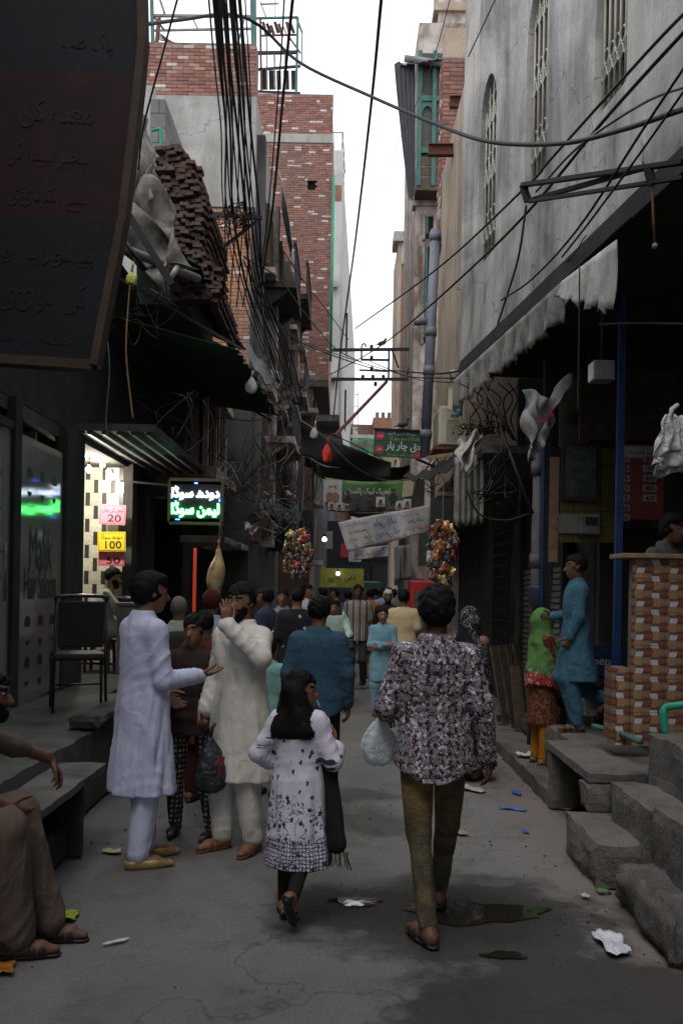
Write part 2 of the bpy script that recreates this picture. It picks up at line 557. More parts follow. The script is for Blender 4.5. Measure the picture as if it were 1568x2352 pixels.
# ------------------------------------------------------------------ ground, wet patches, puddles
def ground_mat():
 k = Mat('street_concrete', 0.85, 0, 0.25)
 x, y, z = k.sep()
 big = k.noise(0.55, 6, 0.62, dist=0.6)
 mid = k.noise(3.5, 6, 0.65)
 fine = k.noise(60, 3, 0.7)
 c = k.mix(k.ramp(big, [(0.35, 0.0), (0.65, 1.0)]), (0.182, 0.174, 0.164), (0.138, 0.131, 0.123))
 c = k.mix(k.ramp(mid, [(0.52, 0.0), (0.72, 0.55)]), c, (0.082, 0.075, 0.068))
 c = k.mix(1.0, c, k.ramp(fine, [(0.3, 0.78), (0.7, 1.1)]), 'MULTIPLY')
 spots = k.voro(5.5, None, 'F1')
 c = k.mix(k.math('MULTIPLY', k.ramp(k.math('ADD', spots, k.math('MULTIPLY', mid, 0.25)), [(0.14, 0.75), (0.22, 0.0)]), k.ramp(big, [(0.45, 0.0), (0.6, 1.0)])), c, (0.06, 0.055, 0.05))
 vw = k.n('ShaderNodeVectorMath', {0: k.co, 1: k.n('ShaderNodeTexNoise', {'Vector': k.co, 'Scale': 2.2, 'Detail': 6.0}).outputs[1]}, operation='ADD').outputs[0]
 crk = k.voro(0.42, vw, 'DISTANCE_TO_EDGE')
 c = k.mix(k.ramp(crk, [(0.0, 0.6), (0.006, 0.0)]), c, (0.05, 0.045, 0.042))
 # reddish dust blown along the steps
 dust = k.math('MULTIPLY', k.ramp(k.math('ADD', x, k.math('MULTIPLY', mid, 0.5)), [(0.0, 0.0), (1.0, 1.0)]), 1.0)
 dm = k.n('ShaderNodeMapRange', {'Value': k.math('ADD', x, k.math('MULTIPLY', k.noise(1.6, 6, 0.7), 1.4)), 'From Min': 1.85, 'From Max': 2.45}).outputs[0]
 c = k.mix(k.math('MULTIPLY', dm, 0.6), c, (0.17, 0.128, 0.105))
 # damp area round the puddle: darker, smoother, with an outline of its own
 def blob(cx_, cy_, rx, ry):
  u = k.math('DIVIDE', k.math('SUBTRACT', x, cx_), rx)
  v = k.math('DIVIDE', k.math('SUBTRACT', y, cy_), ry)
  return k.math('SQRT', k.math('ADD', k.math('MULTIPLY', u, u), k.math('MULTIPLY', v, v)))
 warp = k.math('MULTIPLY', k.math('SUBTRACT', k.noise(1.7, 6, 0.7), 0.5), 1.5)
 d1 = k.math('ADD', blob(0.62, 4.85, 0.95, 0.72), warp)
 d2 = k.math('ADD', blob(1.25, 3.6, 1.2, 0.9), warp)
 d3 = k.math('ADD', blob(0.30, 6.75, 0.34, 0.42), k.math('MULTIPLY', warp, 1.4))
 d4 = k.math('ADD', blob(0.10, 7.6, 0.55, 0.30), k.math('MULTIPLY', warp, 1.6))
 wet = k.ramp(k.math('MINIMUM', d1, d2), [(0.78, 1.0), (1.02, 0.0)])
 wet2 = k.math('MULTIPLY', k.ramp(k.math('MINIMUM', d3, d4), [(0.6, 1.0), (1.0, 0.0)]), 0.7)
 w = k.math('MAXIMUM', wet, wet2)
 core = k.ramp(k.math('ADD', blob(0.55, 4.88, 0.75, 0.50), k.math('MULTIPLY', warp, 0.7)), [(0.6, 1.0), (1.0, 0.0)])
 c = k.mix(k.math('MULTIPLY', w, 0.80), c, (0.028, 0.025, 0.023))
 k.color(c)
 rg = k.mix(w, 0.86, 0.58)
 rg = k.mix(core, rg, 0.12)
 k.rough(rg)
 pit = k.noise(140, 3, 0.75)
 k.bump(k.math('ADD', k.math('MULTIPLY', pit, k.math('ADD', k.math('MULTIPLY', core, 3.0), 0.7)), k.math('MULTIPLY', mid, 1.2)), 0.55, 0.012)
 M['street_concrete'] = k.m
ground_mat()
g = MB()
NX, NY = 40, 60
gx = [-90, -40, -15] + [-6 + i * 0.35 for i in range(35)] + [15, 40, 90]
gy = [-60, -20, -6] + [0 + i * 0.5 for i in range(60)] + [36, 50, 80, 160]
rs = random.Random(3)
for j, yy in enumerate(gy):
 for i, xx in enumerate(gx):
  zz = 0.012 * math.sin(xx * 2.1 + yy * 0.7) * math.sin(yy * 1.3 - xx) if abs(xx) < 5 and 0 < yy < 30 else 0
  if (xx - 0.6) ** 2 + ((yy - 4.8) * 1.2) ** 2 < 1.2:
   zz = 0
  g.v.append((xx, yy, zz - 0.012))
for j in range(len(gy) - 1):
 for i in range(len(gx) - 1):
  a = j * len(gx) + i
  g.f.append((a, a + 1, a + 1 + len(gx), a + len(gx)))
  g.mi.append(0)
ground = g.build('ground', M['street_concrete'], smooth=True, kind='structure')

k = Mat('puddle_water', 0.03, 0, 0.5)
k.color((0.022, 0.019, 0.015))
k.b.inputs['IOR'].default_value = 2.0
k.bump(k.noise(9, 2), 0.02, 0.01)
M['puddle_water'] = k.m
def puddle(cx_, cy_, rx, ry, seed, label):
 rs = random.Random(seed)
 n = 48
 ph = [rs.uniform(0, 6.28) for _ in range(5)]
 m = MB()
 vs = [(cx_, cy_, -0.003)]
 for i in range(n):
  a = 2 * math.pi * i / n
  r = 1 + 0.16 * math.sin(3 * a + ph[0]) + 0.10 * math.sin(5 * a + ph[1]) + 0.06 * math.sin(9 * a + ph[2]) + 0.04 * math.sin(17 * a + ph[3])
  vs.append((cx_ + rx * r * math.cos(a), cy_ + ry * r * math.sin(a), -0.004))
 m.add(vs, [(0, 1 + i, 1 + (i + 1) % n) for i in range(n)])
 return m.build('puddle', M['puddle_water'], label=label, cat='puddle', group='rain puddles on the street')
puddle(0.74, 4.90, 0.36, 0.17, 1, 'large muddy puddle beside the walking man in olive trousers')
puddle(0.115, 5.03, 0.13, 0.075, 2, 'small bright puddle mirroring the white sky')
puddle(0.80, 4.33, 0.10, 0.045, 5, 'small dark puddle on the damp street in front of the larger one')

# ------------------------------------------------------------------ brick walls
def brick_wall(parent, o, u, n, width, z0, z1, mat, bl=0.23, bh=0.075, jo=0.012, holes=(), n_ind=300, key=None, mortar='mortar', rough=0.006, ragged=None, seed=1, dep=0.05, thick=0.2):
 """bricks laid on a mortar core; o lower corner, u along the wall, n outwards"""
 rs = random.Random(seed)
 o, u, n = Vector(o), Vector(u).normalized(), Vector(n).normalized()
 core = MB()
 rotm = Matrix((u, n, Vector((0, 0, 1)))).transposed()
 hz = sorted(set([z0, z1] + [z for h_ in holes for z in (h_[2], h_[3])]))
 if ragged is None:
  for a, b in zip(hz[:-1], hz[1:]):
   xs = [0.0]
   for h_ in sorted(holes):
    if h_[2] <= a and h_[3] >= b:
     xs += [h_[0], h_[1]]
   xs.append(width)
   for i in range(0, len(xs), 2):
    if xs[i + 1] - xs[i] > 0.01:
     core.box(o + u * ((xs[i] + xs[i + 1]) / 2) - n * (thick / 2) + Vector((0, 0, (a + b) / 2 - o.z)), (xs[i + 1] - xs[i], thick, b - a), rotm)
  core.build('mortar', M[mortar], parent)
 spots = []
 rows = int((z1 - z0) / bh)
 for r in range(rows):
  z = z0 + (r + 0.5) * bh
  x = -(bl / 2 if r % 2 else 0.0)
  head = rs.random() < 0.2
  while x < width:
   L = bl / 2 if head and rs.random() < 0.5 else bl
   a, b = max(0.0, x), min(width, x + L)
   x += L
   if b - a < 0.05:
    continue
   c = (a + b) / 2
   if any(h_[0] - 0.02 < c < h_[1] + 0.02 and h_[2] < z < h_[3] for h_ in holes):
    continue
   if ragged and not ragged(c, z, rs):
    continue
   spots.append((c, z, b - a))
 spots.sort(key=key or (lambda s: abs(s[1] - z0)))
 base = MB().box((0, 0, 0), (1, dep, bh - jo)).mesh('brick', M[mat])
 jm = MB()
 for i, (c, z, L) in enumerate(spots):
  p = o + u * c + n * (rs.uniform(-rough, rough) - dep * 0.25) + Vector((0, 0, z - o.z))
  if i < n_ind:
   b = inst(base, 'brick', parent)
   b.matrix_local = Matrix.Translation(p) @ (rotm.to_4x4() @ Matrix.Rotation(rs.uniform(-.02, .02), 4, 'Y')) @ Matrix.Diagonal((L - jo, 1, 1, 1))
  else:
   jm.box(p, (L - jo, dep, bh - jo - rs.uniform(0, .006)), rotm)
 if jm.v:
  jm.build('brickwork', M[mat + '_mass'], parent, kind='stuff')

def rough_box(mb, lo, hi, amp=0.02, step=0.09, seed=1, mi=0):
 """box with uneven, chipped faces"""
 from mathutils import noise
 lo, hi = Vector(lo), Vector(hi)
 n = [max(1, int(round((hi[i] - lo[i]) / step))) for i in range(3)]
 vid = {}
 vs, fs = [], []
 def vert(i, j, k_):
  key = (i, j, k_)
  if key not in vid:
   p = Vector((lo.x + (hi.x - lo.x) * i / n[0], lo.y + (hi.y - lo.y) * j / n[1], lo.z + (hi.z - lo.z) * k_ / n[2]))
   q = noise.noise_vector(p * 4.3 + Vector((seed * 7.1, seed * 3.3, 0))) * amp + noise.noise_vector(p * 13 + Vector((seed, 0, 0))) * amp * 0.4
   e = (i in (0, n[0])) + (j in (0, n[1])) + (k_ in (0, n[2]))
   if e >= 2:                           # worn edges pull inwards
    c = (lo + hi) / 2
    for ax in range(3):
     if (i, j, k_)[ax] in (0, n[ax]):
      p[ax] += (c[ax] - p[ax]) / max(1e-6, abs(c[ax] - p[ax])) * amp * 0.6
   if k_ == 0:
    q.z = 0
   p += q
   vid[key] = len(vs)
   vs.append(p)
  return vid[key]
 for ax in range(3):
  a, b = [(1, 2), (2, 0), (0, 1)][ax]
  for side in (0, n[ax]):
   for p in range(n[a]):
    for q in range(n[b]):
     quad = []
     for dp, dq in ((0, 0), (1, 0), (1, 1), (0, 1)):
      idx = [0, 0, 0]
      idx[ax], idx[a], idx[b] = side, p + dp, q + dq
      quad.append(vert(*idx))
     fs.append(tuple(quad if side else quad[::-1]))
 mb.add(vs, fs, mi)
 return mb

# ================================================================== buildings on the left-hand row
UX, UY, UZ = Vector((1, 0, 0)), Vector((0, 1, 0)), Vector((0, 0, 1))

def dusty():
 k = Mat('concrete_worn', 0.93, 0, 0.2)
 b1, b2, f = k.noise(1.6, 6, 0.65, dist=0.7), k.noise(6, 6, 0.7, dist=0.4), k.noise(45, 4, 0.7)
 c = k.mix(k.ramp(b1, [(0.38, 0), (0.62, 1)]), (0.155, 0.145, 0.135), (0.085, 0.08, 0.075))
 c = k.mix(k.ramp(b2, [(0.50, 0), (0.60, 0.7)]), c, (0.175, 0.135, 0.11))
 c = k.mix(k.ramp(b2, [(0.30, 0.8), (0.40, 0)]), c, (0.055, 0.05, 0.047))
 v = k.voro(9, k.map((1, 1, 1)), 'DISTANCE_TO_EDGE')
 c = k.mix(k.math('MULTIPLY', k.ramp(v, [(0.0, 0.8), (0.03, 0.0)]), k.ramp(b1, [(0.5, 0), (0.6, 1)])), c, (0.05, 0.045, 0.04))
 k.color(k.mix(1.0, c, k.ramp(f, [(0.3, 0.75), (0.7, 1.12)]), 'MULTIPLY'))
 k.bump(k.math('ADD', k.math('MULTIPLY', b2, 1.5), f), 0.8, 0.015)
 M['concrete_worn'] = k.m
dusty()
# --- shop building with the hair saloon and the soda shop
FX = -2.9
shop = thing('shop_building', 'dark old shop building with hair saloon and lit tiled soda shop behind a raised plinth', 'building', (-4.5, 8, 0))
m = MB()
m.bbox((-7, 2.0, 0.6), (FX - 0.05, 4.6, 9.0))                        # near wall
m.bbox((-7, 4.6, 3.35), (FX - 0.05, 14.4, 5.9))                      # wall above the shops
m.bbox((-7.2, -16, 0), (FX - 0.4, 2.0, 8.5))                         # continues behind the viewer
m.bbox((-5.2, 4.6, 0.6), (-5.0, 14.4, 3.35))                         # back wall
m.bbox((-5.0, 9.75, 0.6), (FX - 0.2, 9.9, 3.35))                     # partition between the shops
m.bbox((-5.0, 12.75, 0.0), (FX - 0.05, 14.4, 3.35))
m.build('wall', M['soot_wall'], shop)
m = MB()
m.bbox((-5.0, 4.6, 3.22), (FX - 0.05, 9.75, 3.34))
m.bbox((-5.0, 9.9, 3.30), (FX - 0.05, 12.72, 3.345))
m.build('ceiling', M['plaster_dark'], shop)
for (y0, y1, w_) in ((9.5, 10.15, 0.12), (12.5, 12.78, 0.10), (8.02, 8.2, 0.08)):
 MB().bbox((FX - 0.1, y0, 0.6), (FX + w_ * 0.3, y1, 3.35)).build('pillar', M['soot_wall' if w_ != 0.10 else 'concrete_dark'], shop, bevel=0.01)
MB().bbox((FX - 0.04, 9.9, 3.36), (-2.05, 13.6, 3.44)).build('sunshade', M['plaster_dark'], shop)
for i in range(5):
 MB().bar((FX + 0.12 + i * 0.16, 9.95, 3.345), (FX + 0.12 + i * 0.16, 13.5, 3.345), 0.03, 0.03).build('sunshade_rib', M['grey_metal'], shop)
# frosted panel with lettering and haircut pictures
k = Mat('frosted_glass', 0.09, 0, 0.5)
k.color(k.mix(k.ramp(k.noise(3, 4), [(0.3, 0), (0.7, 1)]), (0.15, 0.17, 0.16), (0.20, 0.215, 0.205)))
M['frosted_glass'] = k.m
gp = MB().bbox((FX - 0.02, 8.25, 0.62), (FX, 9.46, 3.05)).build('glass_panel', M['frosted_glass'], shop)
M['sign_black'] = plain('sign_black', (0.016, 0.017, 0.018), 0.6, bump=0)
lettering('lettering', 'Malik', 0.66, 0.40, M['sign_black'], gp, (FX, 8.82, 2.03), (0, 1, 0), (0, 0, 1), off=0.004)
lettering('lettering', 'Hair Saloon', 0.92, 0.30, M['sign_black'], gp, (FX, 8.82, 1.70), (0, 1, 0), (0, 0, 1), off=0.004)
for r_, zz in enumerate((2.62, 1.24, 0.86)):
 for c_ in range(3):
  yy = 8.47 + c_ * 0.36
  hh = MB()
  pts = [(FX + 0.003, yy + 0.075 * math.cos(a) * (1 + 0.12 * math.sin(3 * a + c_)), zz + 0.085 + 0.075 * math.sin(a)) for a in [i * math.pi / 9 for i in range(-1, 11)]]
  hh.add(pts, [tuple(range(len(pts)))])
  hh.build('haircut_picture', M['sign_black'], gp)
  hh = MB()
  bz = zz - 0.05
  pts = [(FX + 0.003, yy + 0.055 * math.cos(a), bz - 0.02 + 0.055 * math.sin(a) * (1.2 if c_ == 1 else 0.8)) for a in [math.pi + i * math.pi / 9 for i in range(10)]]
  hh.add(pts, [tuple(range(len(pts)))])
  hh.build('beard_picture', M['sign_black'], gp)
# glass door with bar handle
k = Mat('door_glass', 0.05, 0, 0.5)
k.color((0.9, 0.95, 0.93))
k.b.inputs['Transmission Weight'].default_value = 0.0
k.b.inputs['Alpha'].default_value = 0.16
M['door_glass'] = k.m
door = MB().bbox((FX - 0.02, 6.9, 0.62), (FX - 0.008, 8.0, 3.05)).build('glass_door', M['door_glass'], shop)
h_ = MB()
h_.tube([(FX + 0.06, 7.72, 1.55), (FX + 0.06, 7.72, 2.05)], 0.016, 8)
h_.tube([(FX - 0.01, 7.72, 1.63), (FX + 0.06, 7.72, 1.63)], 0.01, 6)
h_.tube([(FX - 0.01, 7.72, 1.97), (FX + 0.06, 7.72, 1.97)], 0.01, 6)
h_.build('handle', M['grey_metal'], door, smooth=True)
h_ = MB()
h_.bbox((FX - 0.03, 8.0, 0.62), (FX + 0.01, 8.05, 3.1))
h_.bbox((FX - 0.03, 6.85, 3.05), (FX + 0.012, 8.02, 3.12))
h_.build('door_frame', M['dark_metal'], door)

# tiled side wall of the soda shop: marble squares and dark strips
k = Mat('marble_tile', 0.3, 0, 0.5)
v = k.noise(7, 6, 0.7, dist=1.5)
rnd = k.n('ShaderNodeObjectInfo').outputs['Random']
c = k.mix(k.ramp(v, [(0.45, 0.0), (0.62, 0.7)]), (0.62, 0.60, 0.50), (0.35, 0.33, 0.25))
k.color(k.mix(1.0, c, k.ramp(rnd, [(0.0, 0.78), (1.0, 1.08)]), 'MULTIPLY'))
M['marble_tile'] = k.m
M['tile_dark'] = plain('tile_dark', (0.045, 0.045, 0.04), 0.35, bump=0)
tw = MB().bbox((-5.0, 12.62, 0.6), (FX - 0.02, 12.72, 3.3)).build('tiled_wall', M['mortar_grey'], shop)
lt = MB().box((0, 0, 0), (0.168, 0.014, 0.176)).mesh('tile', M['marble_tile'])
dt = MB().box((0, 0, 0), (0.056, 0.014, 0.176)).mesh('tile', M['tile_dark'])
for r_ in range(15):
 z = 0.70 + r_ * 0.18
 x = -3.86 + (0.115 if r_ % 2 else 0.0)
 while x < FX - 0.1:
  inst(lt, 'tile', tw, (x, 12.613, z))
  if x + 0.115 < FX - 0.06:
   inst(dt, 'tile', tw, (x + 0.115, 12.6125, z))
  x += 0.23
# back wall tiles are far in shade: plain
MB().bbox((-4.99, 9.92, 0.61), (-4.95, 12.6, 3.28)).build('inner_wall', M['plaster_pale'], shop)

rebase(shop, (-4.5, 8, 0))
# --- raised plinth in front of the shops, and the stone bench
plinth = thing('plinth', 'raised worn concrete plinth in front of the hair saloon', 'plinth', (-2.4, 7, 0))
m = MB()
rough_box(m, (-5.0, 2.0, 0.0), (-1.87, 9.3, 0.60), 0.018, 0.16, 3)
m.build('block', plain('plinth_concrete', (0.085, 0.086, 0.078), 0.85, 0, 0.6, 3.0, 0.5), plinth)
m = MB()
rough_box(m, (-5.0, 9.3, 0.0), (-2.35, 12.62, 0.598), 0.02, 0.2, 4)
m.build('block', M['concrete_dark'], plinth)
m = MB()
rough_box(m, (-2.05, 6.9, 0.60), (-1.80, 7.75, 0.72), 0.03, 0.07, 8)
m.build('broken_edge', M['concrete_dark'], plinth)
rebase(plinth, (-2.4, 7, 0))
bench = thing('stone_bench', 'grey stone slab bench on a rubble footing under the dangling hand', 'bench', (-1.7, 5, 0))
m = MB()
rough_box(m, (-1.90, 3.3, 0.455), (-1.56, 6.18, 0.51), 0.008, 0.12, 2)
m.build('slab', M['concrete'], bench)
for y_ in (5.72, 4.0):
 MB().bbox((-1.86, y_, 0.0), (-1.60, y_ + 0.06, 0.456)).build('leg', M['concrete_dark'], bench, bevel=0.008)
for i in range(4):
 m = MB()
 rough_box(m, (-1.86, 4.35 + i * 0.36, 0.0), (-1.66 - 0.02 * (i % 2), 4.68 + i * 0.36, 0.20 + 0.03 * (i % 3)), 0.015, 0.09, 20 + i)
 m.build('stone', M['concrete_dark'], bench)
rebase(bench, (-1.7, 5, 0))

# --- ragged old brick wall end above the awnings
rag = thing('broken_wall', 'crumbling brick wall stub with ragged end above the black tin awning', 'wall', (-2.2, 12, 5.4))
rs = random.Random(5)
MB().bbox((-2.7, 11.75, 5.3), (-2.06, 14.2, 7.0)).build('core', M['mortar_grey'], rag)
bmesh1 = MB().box((0, 0, 0), (0.112, 0.22, 0.045)).mesh('brick', M['brick_old'])
cnt = 0
for r_ in range(38):
 z = 5.32 + r_ * 0.052
 lim = -2.37 + 0.006 * max(0, 36 - r_) + 0.05 * math.sin(r_ * 0.35)
 n_ = 4 - (r_ > 33) - (r_ > 36) + (r_ < 8)
 for c_ in range(n_):
  if rs.random() < 0.10:
   continue
  x = lim + c_ * 0.118 + (0.05 if r_ % 2 else 0) + rs.uniform(-.015, .015)
  inst(bmesh1, 'brick', rag, (x, 11.66 + rs.uniform(-.07, .05), z + rs.uniform(-.006, .006)), (rs.uniform(-.06, .06), rs.uniform(-.10, .10), rs.uniform(-.25, .25)))
  cnt += 1
 for c_ in range(9):
  y = 11.9 + c_ * 0.23 + (0.11 if r_ % 2 else 0)
  if cnt < 295 and r_ % 2 == 0 and z < 7.25 - c_ * 0.12 + rs.uniform(-.1, .1):
   inst(bmesh1, 'brick', rag, (lim + 0.44, y, z), (rs.uniform(-.05, .05), rs.uniform(-.06, .06), rs.uniform(-.1, .1)))
   cnt += 1
rebase(rag, (-2.2, 12, 5.4))
par = thing('parapet_wall', 'pale block parapet with a green water pipe beside the crumbling brick stub', 'wall', (-2.9, 13.2, 5.5))
MB().bbox((-3.6, 13.2, 5.6), (-2.84, 13.4, 8.9)).build('wall', M['plaster_pale'], par)
MB().bbox((-2.83, 13.0, 5.6), (-2.62, 15.6, 8.6)).build('block_wall', M['block_wall'], par)
MB().tube(curve_pts([(-2.78, 12.9, 8.1), (-2.66, 12.85, 8.1), (-2.64, 12.85, 8.0), (-2.64, 12.85, 7.35)], 12), 0.022, 8).build('water_pipe', M['green_pipe'], par, smooth=True)
rebase(par, (-2.9, 13.2, 5.5))

# --- old house with the half-plastered gable
gab = thing('gable_house', 'tall old house with grey plaster gable and brick parapet behind the bundle of cables', 'building', (-3.5, 20, 0))
GY = 19.0
gx1 = P(588, 300, GY).x
m = MB()
m.bbox((-7, GY, 0.0), (gx1, 27.8, 9.55))
m.build('core', M['plaster_dark'], gab)
m = MB()
m.bbox((-7, GY - 0.02, 9.552), (gx1, 27.6, 11.85))
m.build('plaster_wall', M['plaster_grey'], gab)
brick_wall(gab, (-5.2, GY - 0.01, 11.85), UX, -UY, gx1 + 5.2 - 0.02, 11.85, 12.95, 'brick_parapet', seed=3, n_ind=260, thick=0.5)
brick_wall(gab, (-4.2, GY - 0.03, 6.2), UX, -UY, gx1 + 4.2 - 0.05, 6.2, 9.5, 'brick_orange', seed=4, n_ind=200, key=lambda s: -s[0], thick=0.03)
# street face: pilasters, shuttered windows, jutting balconies, loose sheets
fx = lambda y: gx1 + (y - GY) * 0.062
for i, y_ in enumerate((19.25, 21.6, 23.9, 26.2)):
 MB().bbox((fx(y_) - 0.3, y_, 2.6), (fx(y_) + 0.16, y_ + 0.35, 11.2 - 0.5 * i)).build('pilaster', M['plaster_decay' if i % 2 else 'plaster_dark'], gab, bevel=0.02)
rs = random.Random(9)
for i in range(4):
 for fl in range(3):
  y_ = 19.8 + i * 2.15
  z_ = 3.5 + fl * 2.55
  w_ = MB().bbox((fx(y_) - 0.2, y_, z_), (fx(y_) + 0.10 + 0.05 * rs.random(), y_ + 1.3, z_ + 1.5)).build('window', M['wood_dark' if rs.random() < .6 else 'wood_old'], gab)
  for q in range(4):
   MB().bbox((fx(y_) + 0.1, y_ + 0.05 + q * 0.33, z_ + 0.1), (fx(y_) + 0.19, y_ + 0.13 + q * 0.33, z_ + 1.4)).build('window_slat', M['wood_old'], w_)
  MB().bbox((fx(y_) - 0.2, y_ - 0.12, z_ - 0.16), (fx(y_) + 0.34, y_ + 1.42, z_ - 0.04)).build('sill', M['plaster_decay'], gab)
for (y0, y1, z0, out, mt) in ((20.2, 22.6, 8.3, 0.75, 'wood_dark'), (23.2, 25.2, 6.5, 0.7, 'plaster_decay'), (20.4, 23.4, 4.9, 0.75, 'plaster_decay'), (24.2, 27.2, 9.3, 0.6, 'soot_wall')):
 b = MB().bbox((fx(y0) - 0.1, y0, z0), (fx(y0) + out, y1, z0 + 0.14)).build('balcony', M[mt], gab)
 m = MB()
 for q in range(9):
  yy = y0 + 0.05 + (y1 - y0 - 0.1) * q / 8
  m.bbox((fx(y0) + out - 0.06, yy - 0.02, z0 + 0.14), (fx(y0) + out - 0.02, yy + 0.02, z0 + 0.95))
 m.bbox((fx(y0) + out - 0.08, y0, z0 + 0.95), (fx(y0) + out, y1, z0 + 1.03))
 m.build('railing', M['dark_metal' if out > .65 else 'wood_old'], b)
 m = MB()
 m.prism([(fx(y0) - 0.05, y0 + 0.1, z0 - 0.5), (fx(y0) - 0.05, y0 + 0.1, z0), (fx(y0) + out * 0.8, y0 + 0.1, z0)], (0, 0, 0), (0, 0.12, 0))
 m.build('bracket', M[mt], b)
 m = MB()
 m.prism([(fx(y0) - 0.05, y1 - 0.25, z0 - 0.5), (fx(y0) - 0.05, y1 - 0.25, z0), (fx(y0) + out * 0.8, y1 - 0.25, z0)], (0, 0, 0), (0, 0.12, 0))
 m.build('bracket', M[mt], b)
m = MB()
grid = [[(fx(20.0) + 0.3 + 0.35 * t + 0.05 * math.sin(5 * s_ + 3 * t), 20.2 + s_ * 2.2, 10.9 - 1.7 * t + 0.05 * math.sin(7 * s_)) for s_ in [j / 8 for j in range(9)]] for t in [i / 8 for i in range(9)]]
m.sheet(grid, 0.01)
m.build('loose_sheet', M['grey_metal'], gab, smooth=True)
rebase(gab, (-3.5, 20, 0))

# --- lower old house between the soda shop and the gable house (windows with stone surrounds)
old = thing('old_house', 'sooty old house front with carved window posts above the soda shop awning', 'building', (-3.5, 16, 0))
m = MB()
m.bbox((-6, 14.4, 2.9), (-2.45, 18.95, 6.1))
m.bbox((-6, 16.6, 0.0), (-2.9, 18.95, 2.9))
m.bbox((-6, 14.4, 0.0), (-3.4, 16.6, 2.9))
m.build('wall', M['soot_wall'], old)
brick_wall(old, (-3.3, 14.37, 3.1), UX, -UY, 0.84, 3.1, 5.6, 'brick_old', seed=8, n_ind=150, mortar='mortar_grey', thick=0.03)
brick_wall(old, (-2.44, 14.45, 3.1), UY, UX, 0.95, 3.1, 5.6, 'brick_old', seed=9, n_ind=150, mortar='mortar_grey', thick=0.02)
for y_ in (15.5, 16.9):
 w_ = MB().bbox((-2.5, y_, 3.7), (-2.40, y_ + 1.1, 5.0)).build('window', M['soot_black'], old)
 for q in range(4):
  MB().bbox((-2.46, y_ + q * 0.34, 3.7), (-2.30, y_ + 0.10 + q * 0.34, 5.0)).build('post', M['plaster_decay' if q in (0, 3) else 'wood_old'], w_, bevel=0.015)
 MB().bbox((-2.5, y_ - 0.15, 3.52), (-2.12, y_ + 1.3, 3.70)).build('sill', M['plaster_decay'], w_, bevel=0.02)
 MB().bbox((-2.5, y_ - 0.15, 5.0), (-2.2, y_ + 1.3, 5.16)).build('lintel', M['plaster_decay'], w_, bevel=0.02)
for y_ in (15.2, 17.7):
 MB().bbox((-2.7, y_, 2.4), (-1.95, y_ + 1.6, 2.52)).build('ledge', M['plaster_decay'], old, bevel=0.02)
rebase(old, (-3.5, 16, 0))

# --- brick tower house
tow = thing('brick_tower', 'tall raw brick house with scattered white bricks and a small square hole', 'building', (-2, 32, 0))
TY = 30.0
tx1 = P(757, 700, TY).x
zt = P(700, 216, TY).z
zb = P(700, 872, TY).z
hx0, hx1 = P(705, 425, TY).x, P(728, 425, TY).x
hz0, hz1 = P(715, 438, TY).z, P(715, 413, TY).z
band = P(680, 318, TY).z
ox = -4.2
brick_wall(tow, (ox, TY, zb), UX, -UY, tx1 - ox, zb, band - 0.14, 'brick_red', seed=12, n_ind=160, holes=[(hx0 - ox, hx1 - ox, hz0, hz1)], key=lambda s: abs(s[0] - (hx0 - ox)) + abs(s[1] - 12) * 0.25)
brick_wall(tow, (ox, TY, band + 0.14), UX, -UY, tx1 - ox, band + 0.14, zt, 'brick_red', seed=13, n_ind=120, key=lambda s: -s[0])
MB().bbox((ox, TY - 0.03, band - 0.14), (tx1 + 0.02, TY + 0.3, band + 0.14)).build('concrete_band', M['plaster_grey'], tow)
MB().bbox((tx1 - 0.3, TY + 0.2, zb), (tx1 - 0.005, TY + 5.0, zt - 0.6)).build('side_wall', M['far_brick_red'], tow)
MB().bbox((hx0 - 0.1, TY + 0.16, hz0 - 0.1), (hx1 + 0.1, TY + 0.18, hz1 + 0.1)).build('hole_back', M['soot_black'], tow)
MB().bbox((ox, TY + 0.21, zb), (tx1 - 0.32, TY + 5.0, zt - 0.7)).build('core', M['soot_wall'], tow)
MB().bbox((ox, TY - 0.02, zb - 0.22), (tx1, TY + 5, zb - 0.01)).build('floor_slab', M['concrete_dark'], tow)
lx = P(692, 950, TY).x
MB().bbox((ox, TY + 0.1, 0.0), (lx + 0.35, TY + 5, zb - 0.23)).build('lower_wall', M['far_brick_old'], tow)
for q in range(3):
 z_ = 2.6 + q * 2.0
 w_ = MB().bbox((lx + 0.34, TY + 0.5, z_), (lx + 0.45, TY + 1.9, z_ + 1.3)).build('window', M['wood_dark'], tow)
 MB().bbox((lx + 0.30, TY + 0.35, z_ - 0.2), (lx + 0.75, TY + 2.0, z_ - 0.05)).build('sill', M['plaster_decay'], w_)
MB().bbox((lx - 0.9, TY - 0.5, 7.3), (lx + 0.55, TY + 0.08, 7.45)).build('balcony', M['plaster_decay'], tow)
MB().tube([(tx1 + 0.06, TY - 0.05, P(765, 405, TY).z), (tx1 + 0.06, TY - 0.05, zb + 0.6)], 0.045, 8).build('drain_pipe', M['green_pipe'], tow, smooth=True)
MB().tube([(P(652, 900, TY).x, TY - 0.1, 12.0), (P(652, 900, TY).x, TY - 0.1, zb + 0.2)], 0.035, 8).build('drain_pipe', M['green_pipe'], tow, smooth=True)
rebase(tow, (-2, 32, 0))

